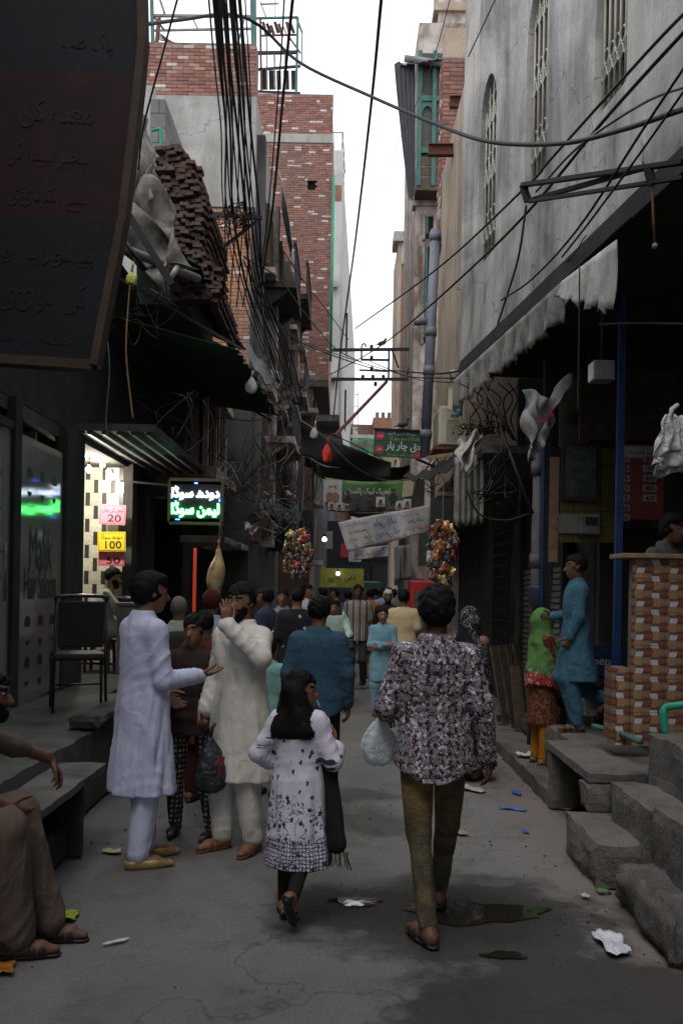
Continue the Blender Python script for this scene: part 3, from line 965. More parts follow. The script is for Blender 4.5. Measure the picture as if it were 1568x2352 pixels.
# --- pale rendered house further on
pal = thing('rendered_house', 'pale rendered house with tiled flank and roof railing beyond the brick tower', 'building', (-1, 50, 0))
PY = 41.0
px0, px1 = -2.5, P(783, 600, PY).x
pz = P(775, 345, PY).z
pb = P(780, 955, PY).z
MB().bbox((px0, PY, pb), (px1, PY + 0.3, pz)).build('front_wall', M['plaster_pale'], pal)
m = MB()
x2 = px1 + 0.030 * 36
m.prism([(px0, PY + 0.3, pb), (px1 - 0.004, PY + 0.3, pb), (x2, PY + 36, pb), (px0, PY + 36, pb)], (0, 0, 0), (0, 0, pz - pb - 0.4))
m.build('flank', M['far_clad'], pal)
m = MB()
m.prism([(px0, PY + 0.6, 0), (px1 - 0.9, PY + 0.6, 0), (x2 - 0.9, PY + 36, 0), (px0, PY + 36, 0)], (0, 0, 0), (0, 0, pb - 0.05))
m.build('lower_wall', M['plaster_dark'], pal)
MB().bbox((px0, PY - 0.3, pb - 0.3), (px1 + 0.05, PY + 3, pb - 0.004)).build('floor_slab', M['concrete_dark'], pal)
m = MB()
for q in range(5):
 m.bar((px1 - 0.05 - q * 0.12, PY + 0.1, pz), (px1 - 0.05 - q * 0.12, PY + 0.1, pz + 0.85), 0.03)
 m.bar((px1 - 0.05 + 0.03 * q, PY + 0.1 + q * 0.9, pz), (px1 - 0.05 + 0.03 * q, PY + 0.1 + q * 0.9, pz + 0.85), 0.03)
m.bar((px1 - 0.6, PY + 0.1, pz + 0.85), (px1 - 0.02, PY + 0.1, pz + 0.85), 0.04)
m.bar((px1 - 0.02, PY + 0.1, pz + 0.85), (px1 + 0.1, PY + 4.1, pz + 0.85), 0.04)
m.build('roof_railing', M['grey_metal'], pal)
bq = P(768, 430, PY)
MB().bbox((bq.x - 0.3, PY - 0.02, P(0, 443, PY).z - 0.1), (bq.x + 0.32, PY + 0.02, P(0, 412, PY).z)).build('brick_infill', M['far_brick_red'], pal)
for q in range(3):
 z_ = pz - 5 - q * 4.2
 MB().bbox((px1 + 0.2, PY + 9, z_ - 1.5), (px1 + 0.36, PY + 13, z_ + 0.4)).build('window', M['soot_black'], pal)
 MB().bbox((px0, PY - 0.25, z_ - 1.2), (px1 - 0.15, PY - 0.004, z_ - 0.95)).build('ledge', M['plaster_grey'], pal)
m = MB()
for q in range(4):
 m.bar((px1 + 0.95, PY + 22, 12.5 + q * 0.8), (px1 + 1.2, PY + 22, 12.5 + q * 0.8), 0.05)
m.bar((px1 + 1.2, PY + 22, 12.3), (px1 + 1.2, PY + 22, 15.4), 0.05)
m.build('balcony_frame', M['grey_metal'], pal)
rebase(pal, (-1, 50, 0))

# ================================================================== buildings on the right-hand row
# --- grey-white plastered corner house with arched windows, upper floor jutting over the shop
A_, B_ = Vector((P(1055, 831, 11.0).x, 11.0, 0)), Vector((P(1568, 330, 5.56).x, 5.56, 0))
Z0 = P(1055, 831, 11.0).z
WD = (B_ - A_).normalized()                     # along the wall towards the viewer
WN = Vector((WD.y, -WD.x, 0))                   # outwards (towards the street)
if WN.x > 0:
 WN = -WN
def wall_s(px, py=600):
 """distance along the wall where the sight line through a photo column meets it"""
 r = P(px, py, 1.0)
 # A + s*WD = t*r (horizontal)
 det = WD.x * (-r.y) - WD.y * (-r.x)
 return (A_.x * r.y - A_.y * r.x) / (-(WD.x * r.y - WD.y * r.x))
def wp(s_, z, out=0.0):
 return A_ + WD * s_ + WN * out + Vector((0, 0, z))
arch = thing('arched_house', 'grey-white plastered house with tall arched grille windows jutting over the shop', 'building', (3, 8, 0))
ZT = 12.5
WEND = 22.0
def zat(px, py):
 s_ = wall_s(px, py)
 p = wp(s_, 0)
 return P(px, py, p.y).z
wins = []
for (xa, xb, top, bot) in ((1096, 1136, (1117, 185), (1112, 600)), (1201, 1251, (1228, -30), (1222, 425)), (1356, 1430, (1392, -120), (1390, 245))):
 wins.append((wall_s(xa), wall_s(xb), zat(*bot), zat(*top)))
T = 0.32
m = MB()
def wslab(s0, s1, z0, z1):
 if s1 - s0 < 1e-3 or z1 - z0 < 1e-3:
  return
 m.prism([wp(s0, z0), wp(s1, z0), wp(s1, z1), wp(s0, z1)], (0, 0, 0), -WN * T)
edges = [0.0]
for (a, b, z0, z1) in wins:
 wslab(edges[-1], a, Z0, ZT)
 wslab(a, b, Z0, z0)
 w2 = (b - a) / 2
 rise = w2 * 1.9
 n = 14
 for i in range(n):
  s0, s1 = a + (b - a) * i / n, a + (b - a) * (i + 1) / n
  e0 = z1 - rise * (1 - math.sqrt(max(0, 1 - ((s0 - a - w2) / w2) ** 2)))
  e1 = z1 - rise * (1 - math.sqrt(max(0, 1 - ((s1 - a - w2) / w2) ** 2)))
  m.prism([wp(s0, e0), wp(s1, e1), wp(s1, ZT), wp(s0, ZT)], (0, 0, 0), -WN * T)
 edges.append(b)
wslab(edges[-1], WEND, Z0, ZT)
m.prism([wp(0, Z0, -T), wp(0, Z0, -3.6), wp(0.3, Z0, -3.6), wp(0.3, Z0, -T)], (0, 0, 0), (0, 0, ZT - Z0))
m.build('upper_wall', M['plaster_white'], arch)
m = MB()
m.prism([wp(0, Z0 - 0.16, 0.0), wp(WEND, Z0 - 0.16, 0.0), wp(WEND, Z0 - 0.16, -3.6), wp(0, Z0 - 0.16, -3.6)], (0, 0, 0), (0, 0, 0.157))
m.build('floor_slab', M['soot_wall'], arch)
m = MB()
m.prism([wp(0.05, ZT, 0.1), wp(WEND, ZT, 0.1), wp(WEND, ZT, -3.6), wp(0.05, ZT, -3.6)], (0, 0, 0), (0, 0, 0.2))
m.build('roof', M['concrete'], arch)
for wi, (a, b, z0, z1) in enumerate(wins):
 w_ = bpy.data.objects.new('window', None)
 COL.objects.link(w_)
 w_.parent = arch
 bk = MB()
 bk.prism([wp(a, z0, -0.105), wp(b, z0, -0.105), wp(b, z1, -0.105), wp(a, z1, -0.105)], (0, 0, 0), -WN * 0.03)
 bk.build('shutter', M['wood_dark'], w_)
 n = 5 if wi < 2 else 7
 for i in range(n):
  s0 = a + (b - a) * (i + 0.12) / n
  s1 = a + (b - a) * (i + 0.88) / n
  pl = MB()
  pl.prism([wp(s0, z0 + 0.03, -0.104), wp(s1, z0 + 0.03, -0.104), wp(s1, z1 - 0.1, -0.104), wp(s0, z1 - 0.1, -0.104)], (0, 0, 0), WN * 0.02)
  pl.build('shutter_plank', M['wood_old'], w_)
 gr = MB()
 nb = 5 if wi < 2 else 6
 for i in range(nb):
  s_ = a + (b - a) * (i + 0.5) / nb
  gr.tube([wp(s_, z0, -0.06), wp(s_, z1, -0.06)], 0.011, 6)
 zz = z0 + 0.35
 rr = (b - a) / nb * 0.46
 while zz < z1 - 0.1:
  for i in range(nb):
   for dz in (0.0, rr * 2.3):
    s_ = a + (b - a) * (i + 0.5) / nb + (rr if dz else 0)
    pts = [wp(s_ + rr * math.cos(t), zz + dz + rr * 1.25 * math.sin(t), -0.06) for t in [k_ * math.pi / 5 for k_ in range(11)]]
    if s_ + rr < b:
     gr.tube(pts, 0.009, 5, cap=False)
  zz += 0.62
 gr.build('grille', M['cream_metal'], w_, smooth=True)

# shop below: back wall, side walls, posts, ceiling fittings
SX = 3.35
shop2 = thing('corner_shop', 'dark open-fronted drinks shop under the jutting plastered floor', 'shop', (3, 8, 0))
m = MB()
m.bbox((SX, -14, 0), (SX + 0.2, 10.7, Z0 - 0.17))
m.bbox((2.62, 9.3, 0), (SX, 9.45, Z0 - 0.17))
m.bbox((3.0, -14, 0), (3.3, 3.2, Z0 - 0.17))
m.build('back_wall', M['soot_wall'], shop2)
m = MB()
rough_box(m, (2.30, 6.55, 0.0), (SX, 9.3, 0.62), 0.015, 0.16, 6)
m.build('floor', M['concrete_dark'], shop2)
m = MB()
m.bbox((2.45, 9.18, 2.35), (SX, 9.29, 4.2))
m.build('sign_panel', M['wood_dark'], shop2)
p0 = P(1412, 1640, 7.9)
MB().bbox((p0.x - 0.028, 7.87, 0.55), (p0.x + 0.028, 7.93, Z0 - 0.17)).build('post', M['blue_paint'], shop2)
p1 = P(1243, 1500, 9.2)
MB().bbox((p1.x - 0.02, 9.15, 0.1), (p1.x + 0.05, 9.28, Z0 - 0.17)).build('post', M['dark_metal'], shop2)
MB().bbox((p1.x - 0.035, 9.12, 0.1), (p1.x - 0.02, 9.17, 3.3)).build('post_edge', M['blue_paint'], shop2)
p2 = P(1265, 1150, 9.25)
MB().bbox((p2.x - 0.045, 9.12, 2.0), (p2.x + 0.045, 9.17, 3.05)).build('batten', M['wood_pale'], shop2)
rebase(shop2, (3, 8, 0))
rebase(arch, (3, 8, 0))

# --- shop fronts beyond the drain pipe: rolling shutter, grille
row = thing('shop_row', 'row of dark shop fronts with half-open slatted shutter and wire grille beside the drain pipe', 'building', (2.6, 12, 0))
m = MB()
m.bbox((2.62, 9.5, 0), (6, 11.2, Z0 - 0.17))
m.bbox((2.75, 11.6, 0), (6, 30, 5.2))
m.bbox((2.2, 11.6, 3.3), (2.75, 17.0, 4.4))
m.bbox((2.05, 17.2, 2.9), (2.75, 30, 4.6))
m.build('wall', M['soot_wall'], row)
sh = MB().bbox((2.46, 10.2, 0.12), (2.50, 12.3, 2.9)).build('rolling_shutter', M['dark_metal'], row)
sl = MB().box((0, 0, 0), (0.03, 2.0, 0.055)).mesh('slat', M['grey_metal'])
for i in range(26):
 inst(sl, 'slat', sh, (2.455, 11.25, 0.2 + i * 0.07), (0, R(25), 0))
MB().bbox((2.40, 12.35, 0.0), (2.62, 12.55, 3.3)).build('jamb', M['concrete_dark'], row)
gr = MB()
for i in range(9):
 y_ = 12.7 + i * 0.16
 gr.bar((2.32, y_, 0.75), (2.32, y_, 2.6), 0.02)
for i in range(12):
 gr.bar((2.32, 12.65, 0.78 + i * 0.16), (2.32, 14.05, 0.78 + i * 0.16), 0.02)
gr.build('grille', M['dark_metal'], row)
MB().bbox((2.3, 12.6, 0.1), (2.45, 14.1, 0.74)).build('counter_front', M['soot_wall'], row)
MB().bbox((2.6, 12.6, 0.74), (2.7, 14.1, 2.7)).build('goods_wall', M['plaster_dark'], row)
rebase(row, (2.6, 12, 0))

# --- beige bulging house and its raw brick storey
bei = thing('beige_house', 'beige plastered house with rusty beams sticking out of its raw brick storey', 'building', (3, 14, 0))
m = MB()
bx = lambda px, d: P(px, 700, d).x
xa = bx(1050, 12.6)
rough_box(m, (xa, 11.7, 3.3), (6, 15.2, 8.6), 0.03, 0.4, 11)
m.build('wall', M['plaster_beige'], bei)
bxx = P(1014, 300, 15.6).x
MB().bbox((bxx + 0.05, 15.64, 3.3), (6, 16.2, 11.3)).build('core', M['plaster_beige'], bei)
brick_wall(bei, (bxx, 15.6, 7.6), UX, -UY, 1.6, 7.6, P(1030, 132, 15.6).z, 'brick_red', seed=21, n_ind=220, key=lambda s: s[0], thick=0.03)
brick_wall(bei, (bxx, 15.62, 7.6), UY, -UX, 0.5, 7.6, P(1030, 132, 15.6).z, 'brick_red', seed=22, n_ind=60, thick=0.03)
for (yy, xl, xr, mt) in ((345, 983, 1056, 'rust_metal'), (235, 1032, 1056, 'rust_metal')):
 a, b = P(xl, yy, 13.4), P(1120, yy, 13.4)
 m = MB()
 for dz, w_, h__ in ((0.075, 0.1, 0.012), (-0.075, 0.1, 0.012), (0, 0.012, 0.15)):
  m.bar(a + Vector((0, 0, dz)), b + Vector((0, 0, dz)), w_, h__, up=(0, 0, 1))
 m.build('steel_beam', M[mt], bei)
rebase(bei, (3, 14, 0))
dp = thing('drain_pipe', 'thick blue-grey drain pipe running down beside the beige plastered house', 'pipe', (1.6, 15.4, 4))
a, b = P(1000, 528, 15.3), P(975, 1050, 15.3)
m = MB()
m.tube([a, b], 0.085, 12)
m.build('pipe', plain('pipe_grey', (0.16, 0.175, 0.21), 0.55), dp, smooth=True)
for t in (0.03, 0.45, 0.62, 0.9):
 c = a.lerp(b, t)
 MB().tube([c + Vector((0, 0, 0.07)), c - Vector((0, 0, 0.07))], 0.10, 12).build('pipe_socket', M['pipe_grey'], dp, smooth=True)
MB().tube([a.lerp(b, .40), a.lerp(b, .42) + Vector((-.22, 0, .05)), a.lerp(b, .42) + Vector((-.28, 0, .05))], 0.06, 8).build('pipe_branch', M['pipe_grey'], dp, smooth=True)
rebase(dp, (1.6, 15.4, 4))

# --- house with the wooden balcony
jh = thing('balcony_house', 'decaying plastered house carrying an enclosed green wooden balcony under a tin roof', 'building', (3, 23, 0))
JY = 21.5
jx0 = P(951, 700, JY).x
zt_ = P(960, 462, JY).z
MB().bbox((jx0, JY, 0), (7, JY + 4.5, zt_ + 4.2)).build('wall', M['plaster_decay'], jh)
for (ya, yb) in ((498, 548), (568, 786)):
 xa, xb = P(974, 600, JY).x, P(993, 600, JY).x
 w_ = MB().bbox((xa, JY - 0.03, P(980, yb, JY).z), (xb, JY + 0.1, P(980, ya, JY).z)).build('window', M['soot_black'], jh)
 f_ = MB()
 for x_ in (xa - 0.03, xb + 0.03):
  f_.bbox((x_ - 0.035, JY - 0.07, P(980, yb, JY).z - 0.05), (x_ + 0.035, JY - 0.005, P(980, ya, JY).z + 0.05))
 f_.build('frame', M['plaster_decay'], w_)
 MB().bbox((xa + 0.02, JY - 0.05, P(980, yb, JY).z + 0.1), (xa + 0.07, JY - 0.035, P(980, ya, JY).z)).build('shutter', M['green_paint'], w_)
MB().bbox((jx0 - 0.08, JY - 0.06, zt_ - 0.12), (jx0 + 0.9, JY + 0.3, zt_ + 0.02)).build('string_course', M['plaster_decay'], jh)
# balcony box
bl_ = bpy.data.objects.new('balcony', None)
COL.objects.link(bl_)
bl_.parent = jh
bx0, bx1 = P(953, 300, JY).x, P(1024, 300, JY).x
bz0, bz1 = P(960, 462, JY).z, P(960, 150, JY).z
MB().bbox((bx0, JY - 0.6, bz0), (bx1, JY - 0.012, bz0 + 0.1)).build('floor_board', M['wood_old'], bl_)
for x_ in (bx0 + 0.05, (bx0 + bx1) / 2 + 0.02, bx1 - 0.05):
 MB().bbox((x_ - 0.05, JY - 0.62, bz0 + 0.1), (x_ + 0.05, JY - 0.52, bz1)).build('post', M['green_paint'], bl_, bevel=0.01)
for zz in (0.1, 0.34, 0.58):
 MB().bbox((bx0 + 0.06, JY - 0.58, bz0 + zz), (bx1, JY - 0.55, bz0 + zz + 0.2)).build('plank', M['wood_old'], bl_)
for zz in (0.86, 2.05, 2.9):
 MB().bbox((bx0 + 0.06, JY - 0.6, bz0 + zz), (bx1, JY - 0.53, bz0 + zz + 0.12)).build('rail', M['green_paint'], bl_)
MB().bbox((bx0 + 0.06, JY - 0.5, bz0 + 0.8), (bx1, JY - 0.48, bz1)).build('inner_panel', plain('shade_panel', (0.10, 0.095, 0.09), 0.9), bl_)
m = MB()
nn = 9
pts = []
for i in range(nn + 1):
 t = i / nn
 pts.append((bx0 + 0.07 + (bx1 - bx0) * 0.45 * t, bz0 + 1.95 - 0.28 * (abs(2 * t - 1) ** 2.2)))
m.add([(x, JY - 0.565, z) for x, z in pts] + [(x, JY - 0.565, bz0 + 2.06) for x, z in pts], [(i, i + 1, i + nn + 2, i + nn + 1) for i in range(nn)])
m.build('arch_board', M['green_paint'], bl_)
# tin sheet hanging down the street face of the balcony
m = MB()
tl = [P(905, 150, JY - .55), P(950, 145, JY - .55)]
grid = []
for i in range(13):
 t = i / 12
 y_ = 140 + (452 - 140) * t
 xl = 905 + (938 - 905) * (t ** 1.15)
 row_ = []
 for j in range(10):
  s_ = j / 9
  p = P(xl + (952 - xl) * s_, y_ + 8 * (1 - s_) - (6 * math.sin(s_ * 9) if i in (0, 12) else 0), JY - 0.62 - 0.9 * (1 - s_) * 0.4)
  p.y += 0.03 * (j % 2)
  row_.append(p)
 grid.append(row_)
m.sheet(grid, 0.012)
m.build('tin_sheet', plain('tin_dark', (0.05, 0.05, 0.055), 0.6, 0.4), bl_)
m = MB()
grid = []
for i in range(6):
 t = i / 5
 grid.append([P(905 + 130 * s_, 150 - 22 * s_ - 4 * t + 3 * (j % 2), JY - 0.9 + 1.6 * t) for j, s_ in enumerate([q / 16 for q in range(17)])])
m.sheet(grid, 0.015)
m.build('tin_roof', M['grey_metal'], bl_)
MB().tube([P(928, 134, JY - 0.7), P(1040, 150, JY - 0.7)], 0.075, 10).build('gutter', M['grey_metal'], bl_, smooth=True)
# taller turret behind
MB().bbox((P(1003, 80, 24.8).x, 24.5, 10), (P(1003, 80, 24.8).x + 1.5, 26.0, 19)).build('turret', M['plaster_decay'], jh)
MB().bbox((P(1003, 80, 24.8).x - 0.12, 24.4, P(1020, 28, 24.5).z), (P(1003, 80, 24.8).x + 1.6, 26.1, P(1020, 10, 24.5).z)).build('cornice', M['plaster_beige'], jh)
rebase(jh, (3, 23, 0))

# --- slim brick house further on
slim = thing('slim_house', 'slim brick house with plastered corner and balustrade beyond the drain pipe', 'building', (4, 40, 0))
SY = 38.0
sx0, sx1 = P(911, 750, SY).x, P(990, 750, SY).x
sz = P(930, 535, SY).z
MB().bbox((sx0 + 0.15, SY, 7.0), (sx1, SY + 6, sz - 1.0)).build('wall', M['far_brick_brown'], slim)
MB().bbox((sx0, SY - 0.03, 7.0), (sx0 + 0.147, SY + 3.5, sz - 0.4)).build('corner_strip', M['plaster_beige'], slim)
MB().bbox((sx0 + 0.1, SY - 0.1, 0.0), (sx1, SY + 6, 7.0 - 0.002)).build('lower_wall', M['plaster_beige'], slim)
wq = P(958, 925, SY)
w_ = MB().bbox((wq.x - 0.25, SY - 0.16, wq.z - 0.4), (wq.x + 0.25, SY - 0.102, wq.z + 0.45)).build('window', M['soot_black'], slim)
MB().bbox((wq.x - 0.32, SY - 0.2, wq.z + 0.45), (wq.x + 0.32, SY - 0.1, wq.z + 0.55)).build('lintel', M['plaster_pale'], w_)
MB().bbox((sx0 - 0.2, SY - 0.2, sz - 0.4), (sx0 + 1.6, SY + 1.2, sz)).build('cornice', M['plaster_grey'], slim)
MB().bbox((sx0 + 0.15, SY - 0.06, sz - 1.3), (sx0 + 0.6, SY - 0.002, sz - 0.4)).build('parapet', M['plaster_pale'], slim)
for q in range(4):
 MB().bbox((sx0 + 0.66 + q * 0.22, SY - 0.06, sz - 1.0), (sx0 + 0.76 + q * 0.22, SY + 0.06, sz - 0.41)).build('baluster', M['plaster_pale'], slim)
rebase(slim, (4, 40, 0))

# --- houses closing the street far off
far1 = thing('far_brick_house', 'distant low brick house with crenellated parapet closing the street', 'building', (3, 66, 0))
FYd = 66.0
MB().bbox((-4, FYd, 0), (P(862, 950, FYd).x, FYd + 6, P(840, 975, FYd).z)).build('wall', M['far_brick_brown'], far1)
MB().bbox((P(850, 950, FYd).x + 0.2, FYd - 0.5, 0), (9, FYd + 6, P(890, 962, FYd).z)).build('wall', M['far_brick_red'], far1)
MB().bbox((P(810, 950, FYd).x, FYd - 0.6, 0), (P(822, 950, FYd).x, FYd - 0.004, P(840, 985, FYd).z)).build('pier', M['plaster_pale'], far1)
for q in range(6):
 x_ = P(862, 950, FYd).x + q * 0.42
 MB().bbox((x_, FYd - 0.5, P(890, 962, FYd).z), (x_ + 0.24, FYd, P(890, 950, FYd).z)).build('merlon', M['far_brick_red'], far1)
MB().bbox((P(806, 950, FYd).x, FYd - 0.7, P(840, 1010, FYd).z), (6, FYd - 0.61, P(840, 1002, FYd).z)).build('ledge', M['plaster_pale'], far1)
rebase(far1, (3, 66, 0))
far2 = thing('far_shop_front', 'dark blue-grey shuttered shop front at the far bend of the street', 'building', (3, 52, 0))
MB().bbox((-1.6, 52, 0), (6, 53, 5.4)).build('wall', plain('far_blue', (0.022, 0.026, 0.032), 0.8), far2)
for q in range(3):
 MB().bbox((0.6 + q * 1.1, 51.9, 0), (1.6 + q * 1.1, 51.98, 2.6 + 0.3 * (q % 2))).build('shutter', M['dark_metal'], far2)
MB().bbox((0.2, 51.6, 3.2), (4.5, 51.9, 3.35)).build('awning', M['black_sheet'], far2)
rebase(far2, (3, 52, 0))

# --- unseen tarpaulin added behind the viewer to block light, and dark shades over the far lane
plain('roof_tarp', (0.05, 0.048, 0.042), 0.9)
def shade(c, lab, sg=0.15):
 c = [Vector(q) for q in c]
 g_ = [[c[0].lerp(c[1], i / 14).lerp(c[3].lerp(c[2], i / 14), j / 10) + Vector((0, 0, -sg * math.sin(math.pi * i / 14) + 0.04 * math.sin(i * 1.3 + j))) for i in range(15)] for j in range(11)]
 MB().sheet(g_, 0.008).build('lane_shade', M['roof_tarp'], smooth=True, label=lab, cat='awning')
shade([(-3.2, -11, 5.4), (2.6, -11, 5.3), (2.5, -0.5, 5.25), (-3.0, -0.5, 5.5)], 'wide unseen tarpaulin added behind the viewer to darken the near street and signboard', .1)
shade([(-1.2, 22, 4.9), (1.6, 22, 4.7), (1.9, 27, 4.8), (-.8, 27, 5.0)], 'dark tarpaulin over the lane beyond the party banner', .3)
shade([(-.6, 31, 5.2), (2.3, 31, 5.0), (2.5, 38, 5.1), (-.2, 38, 5.3)], 'farther dark tarpaulin over the crowd', .3)
shade([(0.2, 43, 5.6), (3.4, 43, 5.4), (3.6, 51, 5.5), (.4, 51, 5.7)], 'farthest dark tarpaulin before the shuttered shops', .3)
# ================================================================== people (one continuous skin surface, clothes as children)
class Field:
 def __init__(s, lo, hi, h):
  s.lo, s.h = np.array(lo, float), h
  s.n = np.ceil((np.array(hi, float) - s.lo) / h).astype(int) + 1
  s.ax = [s.lo[i] + np.arange(s.n[i]) * h for i in range(3)]
  s.D = np.full(tuple(s.n), 0.5, np.float32)
 def sub(s, lo, hi):
  sl = []
  for i in range(3):
   a = int(max(0, math.floor((lo[i] - s.lo[i]) / s.h)))
   b = int(min(s.n[i], math.ceil((hi[i] - s.lo[i]) / s.h) + 1))
   if b <= a:
    return None
   sl.append(slice(a, b))
  x = s.ax[0][sl[0]][:, None, None]
  y = s.ax[1][sl[1]][None, :, None]
  z = s.ax[2][sl[2]][None, None, :]
  return tuple(sl), x, y, z
 def _mix(s, sl, d, k):
  a = s.D[sl]
  if k > 0:
   h = np.maximum(k - np.abs(a - d), 0) / k
   s.D[sl] = np.minimum(a, d) - h * h * k * 0.25
  else:
   s.D[sl] = np.minimum(a, d)
 def cone(s, a, b, r1, r2, k=0.02, flat=None, fold=None):
  a, b = np.array(a, float), np.array(b, float)
  r = max(r1, r2) + k + 0.03
  q = s.sub(np.minimum(a, b) - r, np.maximum(a, b) + r)
  if q is None:
   return s
  sl, x, y, z = q
  ba = b - a
  L = max(1e-9, ba.dot(ba))
  t = np.clip(((x - a[0]) * ba[0] + (y - a[1]) * ba[1] + (z - a[2]) * ba[2]) / L, 0, 1)
  dx, dy, dz = x - a[0] - t * ba[0], y - a[1] - t * ba[1], z - a[2] - t * ba[2]
  if flat is not None:            # (axis, factor): squash the section along an axis
   n, f = np.array(flat[0], float), flat[1]
   pr = dx * n[0] + dy * n[1] + dz * n[2]
   dd = np.sqrt(np.maximum(dx * dx + dy * dy + dz * dz + pr * pr * (f * f - 1), 0))
  else:
   dd = np.sqrt(dx * dx + dy * dy + dz * dz)
  d = dd - (r1 + (r2 - r1) * t)
  if fold is not None:
   d = d + fold(x, y, z, t)
  s._mix(sl, d, k)
  return s
 def ell(s, c, r, k=0.02, fold=None, rot=None, op='add'):
  c, r = np.array(c, float), np.array(r, float)
  m = float(r.max()) + k + 0.03
  q = s.sub(c - m, c + m)
  if q is None:
   return s
  sl, x, y, z = q
  x, y, z = x - c[0], y - c[1], z - c[2]
  if rot is not None:
   x, y, z = (rot[0][0] * x + rot[0][1] * y + rot[0][2] * z, rot[1][0] * x + rot[1][1] * y + rot[1][2] * z, rot[2][0] * x + rot[2][1] * y + rot[2][2] * z)
  qq = np.sqrt((x / r[0]) ** 2 + (y / r[1]) ** 2 + (z / r[2]) ** 2)
  d = (qq - 1) * float(r.min())
  if fold is not None:
   d = d + fold(x, y, z, qq)
  if op == 'add':
   s._mix(sl, d, k)
  else:
   a = s.D[sl]
   h = np.maximum(k - np.abs(a + d), 0) / max(k, 1e-6)
   s.D[sl] = np.maximum(a, -d) + h * h * k * 0.25
  return s
 def loft(s, secs, hem=None, top=None, fold=None, k=0.03):
  """secs: rows (z, cx, cy, rx, ry) with z ascending"""
  S = np.array(sorted(secs), float)
  z0, z1 = S[0, 0], S[-1, 0]
  rr = max(S[:, 3].max(), S[:, 4].max()) + 0.08
  q = s.sub((S[:, 1].min() - rr, S[:, 2].min() - rr, z0 - 0.06), (S[:, 1].max() + rr, S[:, 2].max() + rr, z1 + 0.06))
  sl, x, y, z = q
  zz = z[0, 0, :]
  cx, cy, rx, ry = [np.interp(zz, S[:, 0], S[:, i])[None, None, :] for i in (1, 2, 3, 4)]
  u, v = (x - cx) / rx, (y - cy) / ry
  d = (np.sqrt(u * u + v * v) - 1) * np.minimum(rx, ry)
  if fold is not None:
   d = d + fold(x, y, z, np.arctan2(v, u))
  lo = hem(x, y, z) if callable(hem) else (z0 if hem is None else hem)
  d = np.maximum(d, (lo - z))
  d = np.maximum(d, z - (z1 if top is None else top))
  s._mix(sl, d, k)
  return s
 def keep(s, f):
  sl, x, y, z = s.sub(s.lo, s.lo + s.n * s.h)
  s.D = np.maximum(s.D, f(x, y, z)).astype(np.float32)
  return s
 def mesh(s):
  D = s.D
  D[0], D[-1], D[:, 0], D[:, -1], D[:, :, 0], D[:, :, -1] = [np.maximum(q, 0.01) for q in (D[0], D[-1], D[:, 0], D[:, -1], D[:, :, 0], D[:, :, -1])]
  ins = D < 0
  n = np.array(D.shape)
  c = np.zeros(n - 1, np.int8)
  for i in (0, 1):
   for j in (0, 1):
    for k in (0, 1):
     c += ins[i:n[0] - 1 + i, j:n[1] - 1 + j, k:n[2] - 1 + k]
  act = (c > 0) & (c < 8)
  idx = -np.ones(n - 1, np.int64)
  cells = np.argwhere(act)
  idx[act] = np.arange(len(cells))
  acc = np.zeros((len(cells), 3))
  cnt = np.zeros(len(cells))
  corners = [(i, j, k) for i in (0, 1) for j in (0, 1) for k in (0, 1)]
  for a in corners:
   for ax in range(3):
    if a[ax] == 1:
     continue
    b = list(a)
    b[ax] = 1
    va = D[tuple((cells + a).T)]
    vb = D[tuple((cells + b).T)]
    cr = (va < 0) != (vb < 0)
    t = np.where(cr, va / np.where(np.abs(va - vb) < 1e-9, 1, va - vb), 0)
    p = np.array(a, float)[None, :].repeat(len(cells), 0)
    p[:, ax] += t
    acc += p * cr[:, None]
    cnt += cr
  verts = s.lo + (cells + acc / np.maximum(cnt, 1)[:, None]) * s.h
  faces = []
  for ax in range(3):
   o1, o2 = [(1, 2), (2, 0), (0, 1)][ax]
   sl0 = [slice(1, n[i] - 1) for i in range(3)]
   sl0[ax] = slice(0, n[ax] - 1)
   sl1 = list(sl0)
   sl1[ax] = slice(1, n[ax])
   A, B = ins[tuple(sl0)], ins[tuple(sl1)]
   for flip, msk in ((False, A & ~B), (True, ~A & B)):
    e = np.argwhere(msk)
    if not len(e):
     continue
    off = np.array([1, 1, 1])
    off[ax] = 0
    e = e + off
    quad = []
    for (du, dv) in ((-1, -1), (0, -1), (0, 0), (-1, 0)):
     q = e.copy()
     q[:, o1] += du
     q[:, o2] += dv
     quad.append(idx[tuple(q.T)])
    qd = np.stack(quad, 1)
    faces.append(qd[:, ::-1] if flip else qd)
  f = np.concatenate(faces) if faces else np.zeros((0, 4), int)
  return verts, f

def np_mesh(name, parts, mats, parent, smooth=True, face_mat=None):
 """parts: list of (verts, quads); one mesh object"""
 vs, fs, o = [], [], 0
 for v, f in parts:
  vs.append(v)
  fs.append(f + o)
  o += len(v)
 v, f = np.concatenate(vs), np.concatenate(fs)
 me = bpy.data.meshes.new(name)
 me.vertices.add(len(v))
 me.vertices.foreach_set('co', v.astype(np.float32).ravel())
 me.loops.add(len(f) * 4)
 me.loops.foreach_set('vertex_index', f.astype(np.int32).ravel())
 me.polygons.add(len(f))
 me.polygons.foreach_set('loop_start', (np.arange(len(f)) * 4).astype(np.int32))
 if smooth:
  me.polygons.foreach_set('use_smooth', np.ones(len(f), bool))
 for m in (mats if isinstance(mats, (list, tuple)) else [mats]):
  me.materials.append(m)
 if face_mat is not None:
  me.polygons.foreach_set('material_index', face_mat(v[f].mean(1)).astype(np.int32))
 me.update(calc_edges=True)
 ob = bpy.data.objects.new(name, me)
 COL.objects.link(ob)
 ob.parent = parent
 return ob

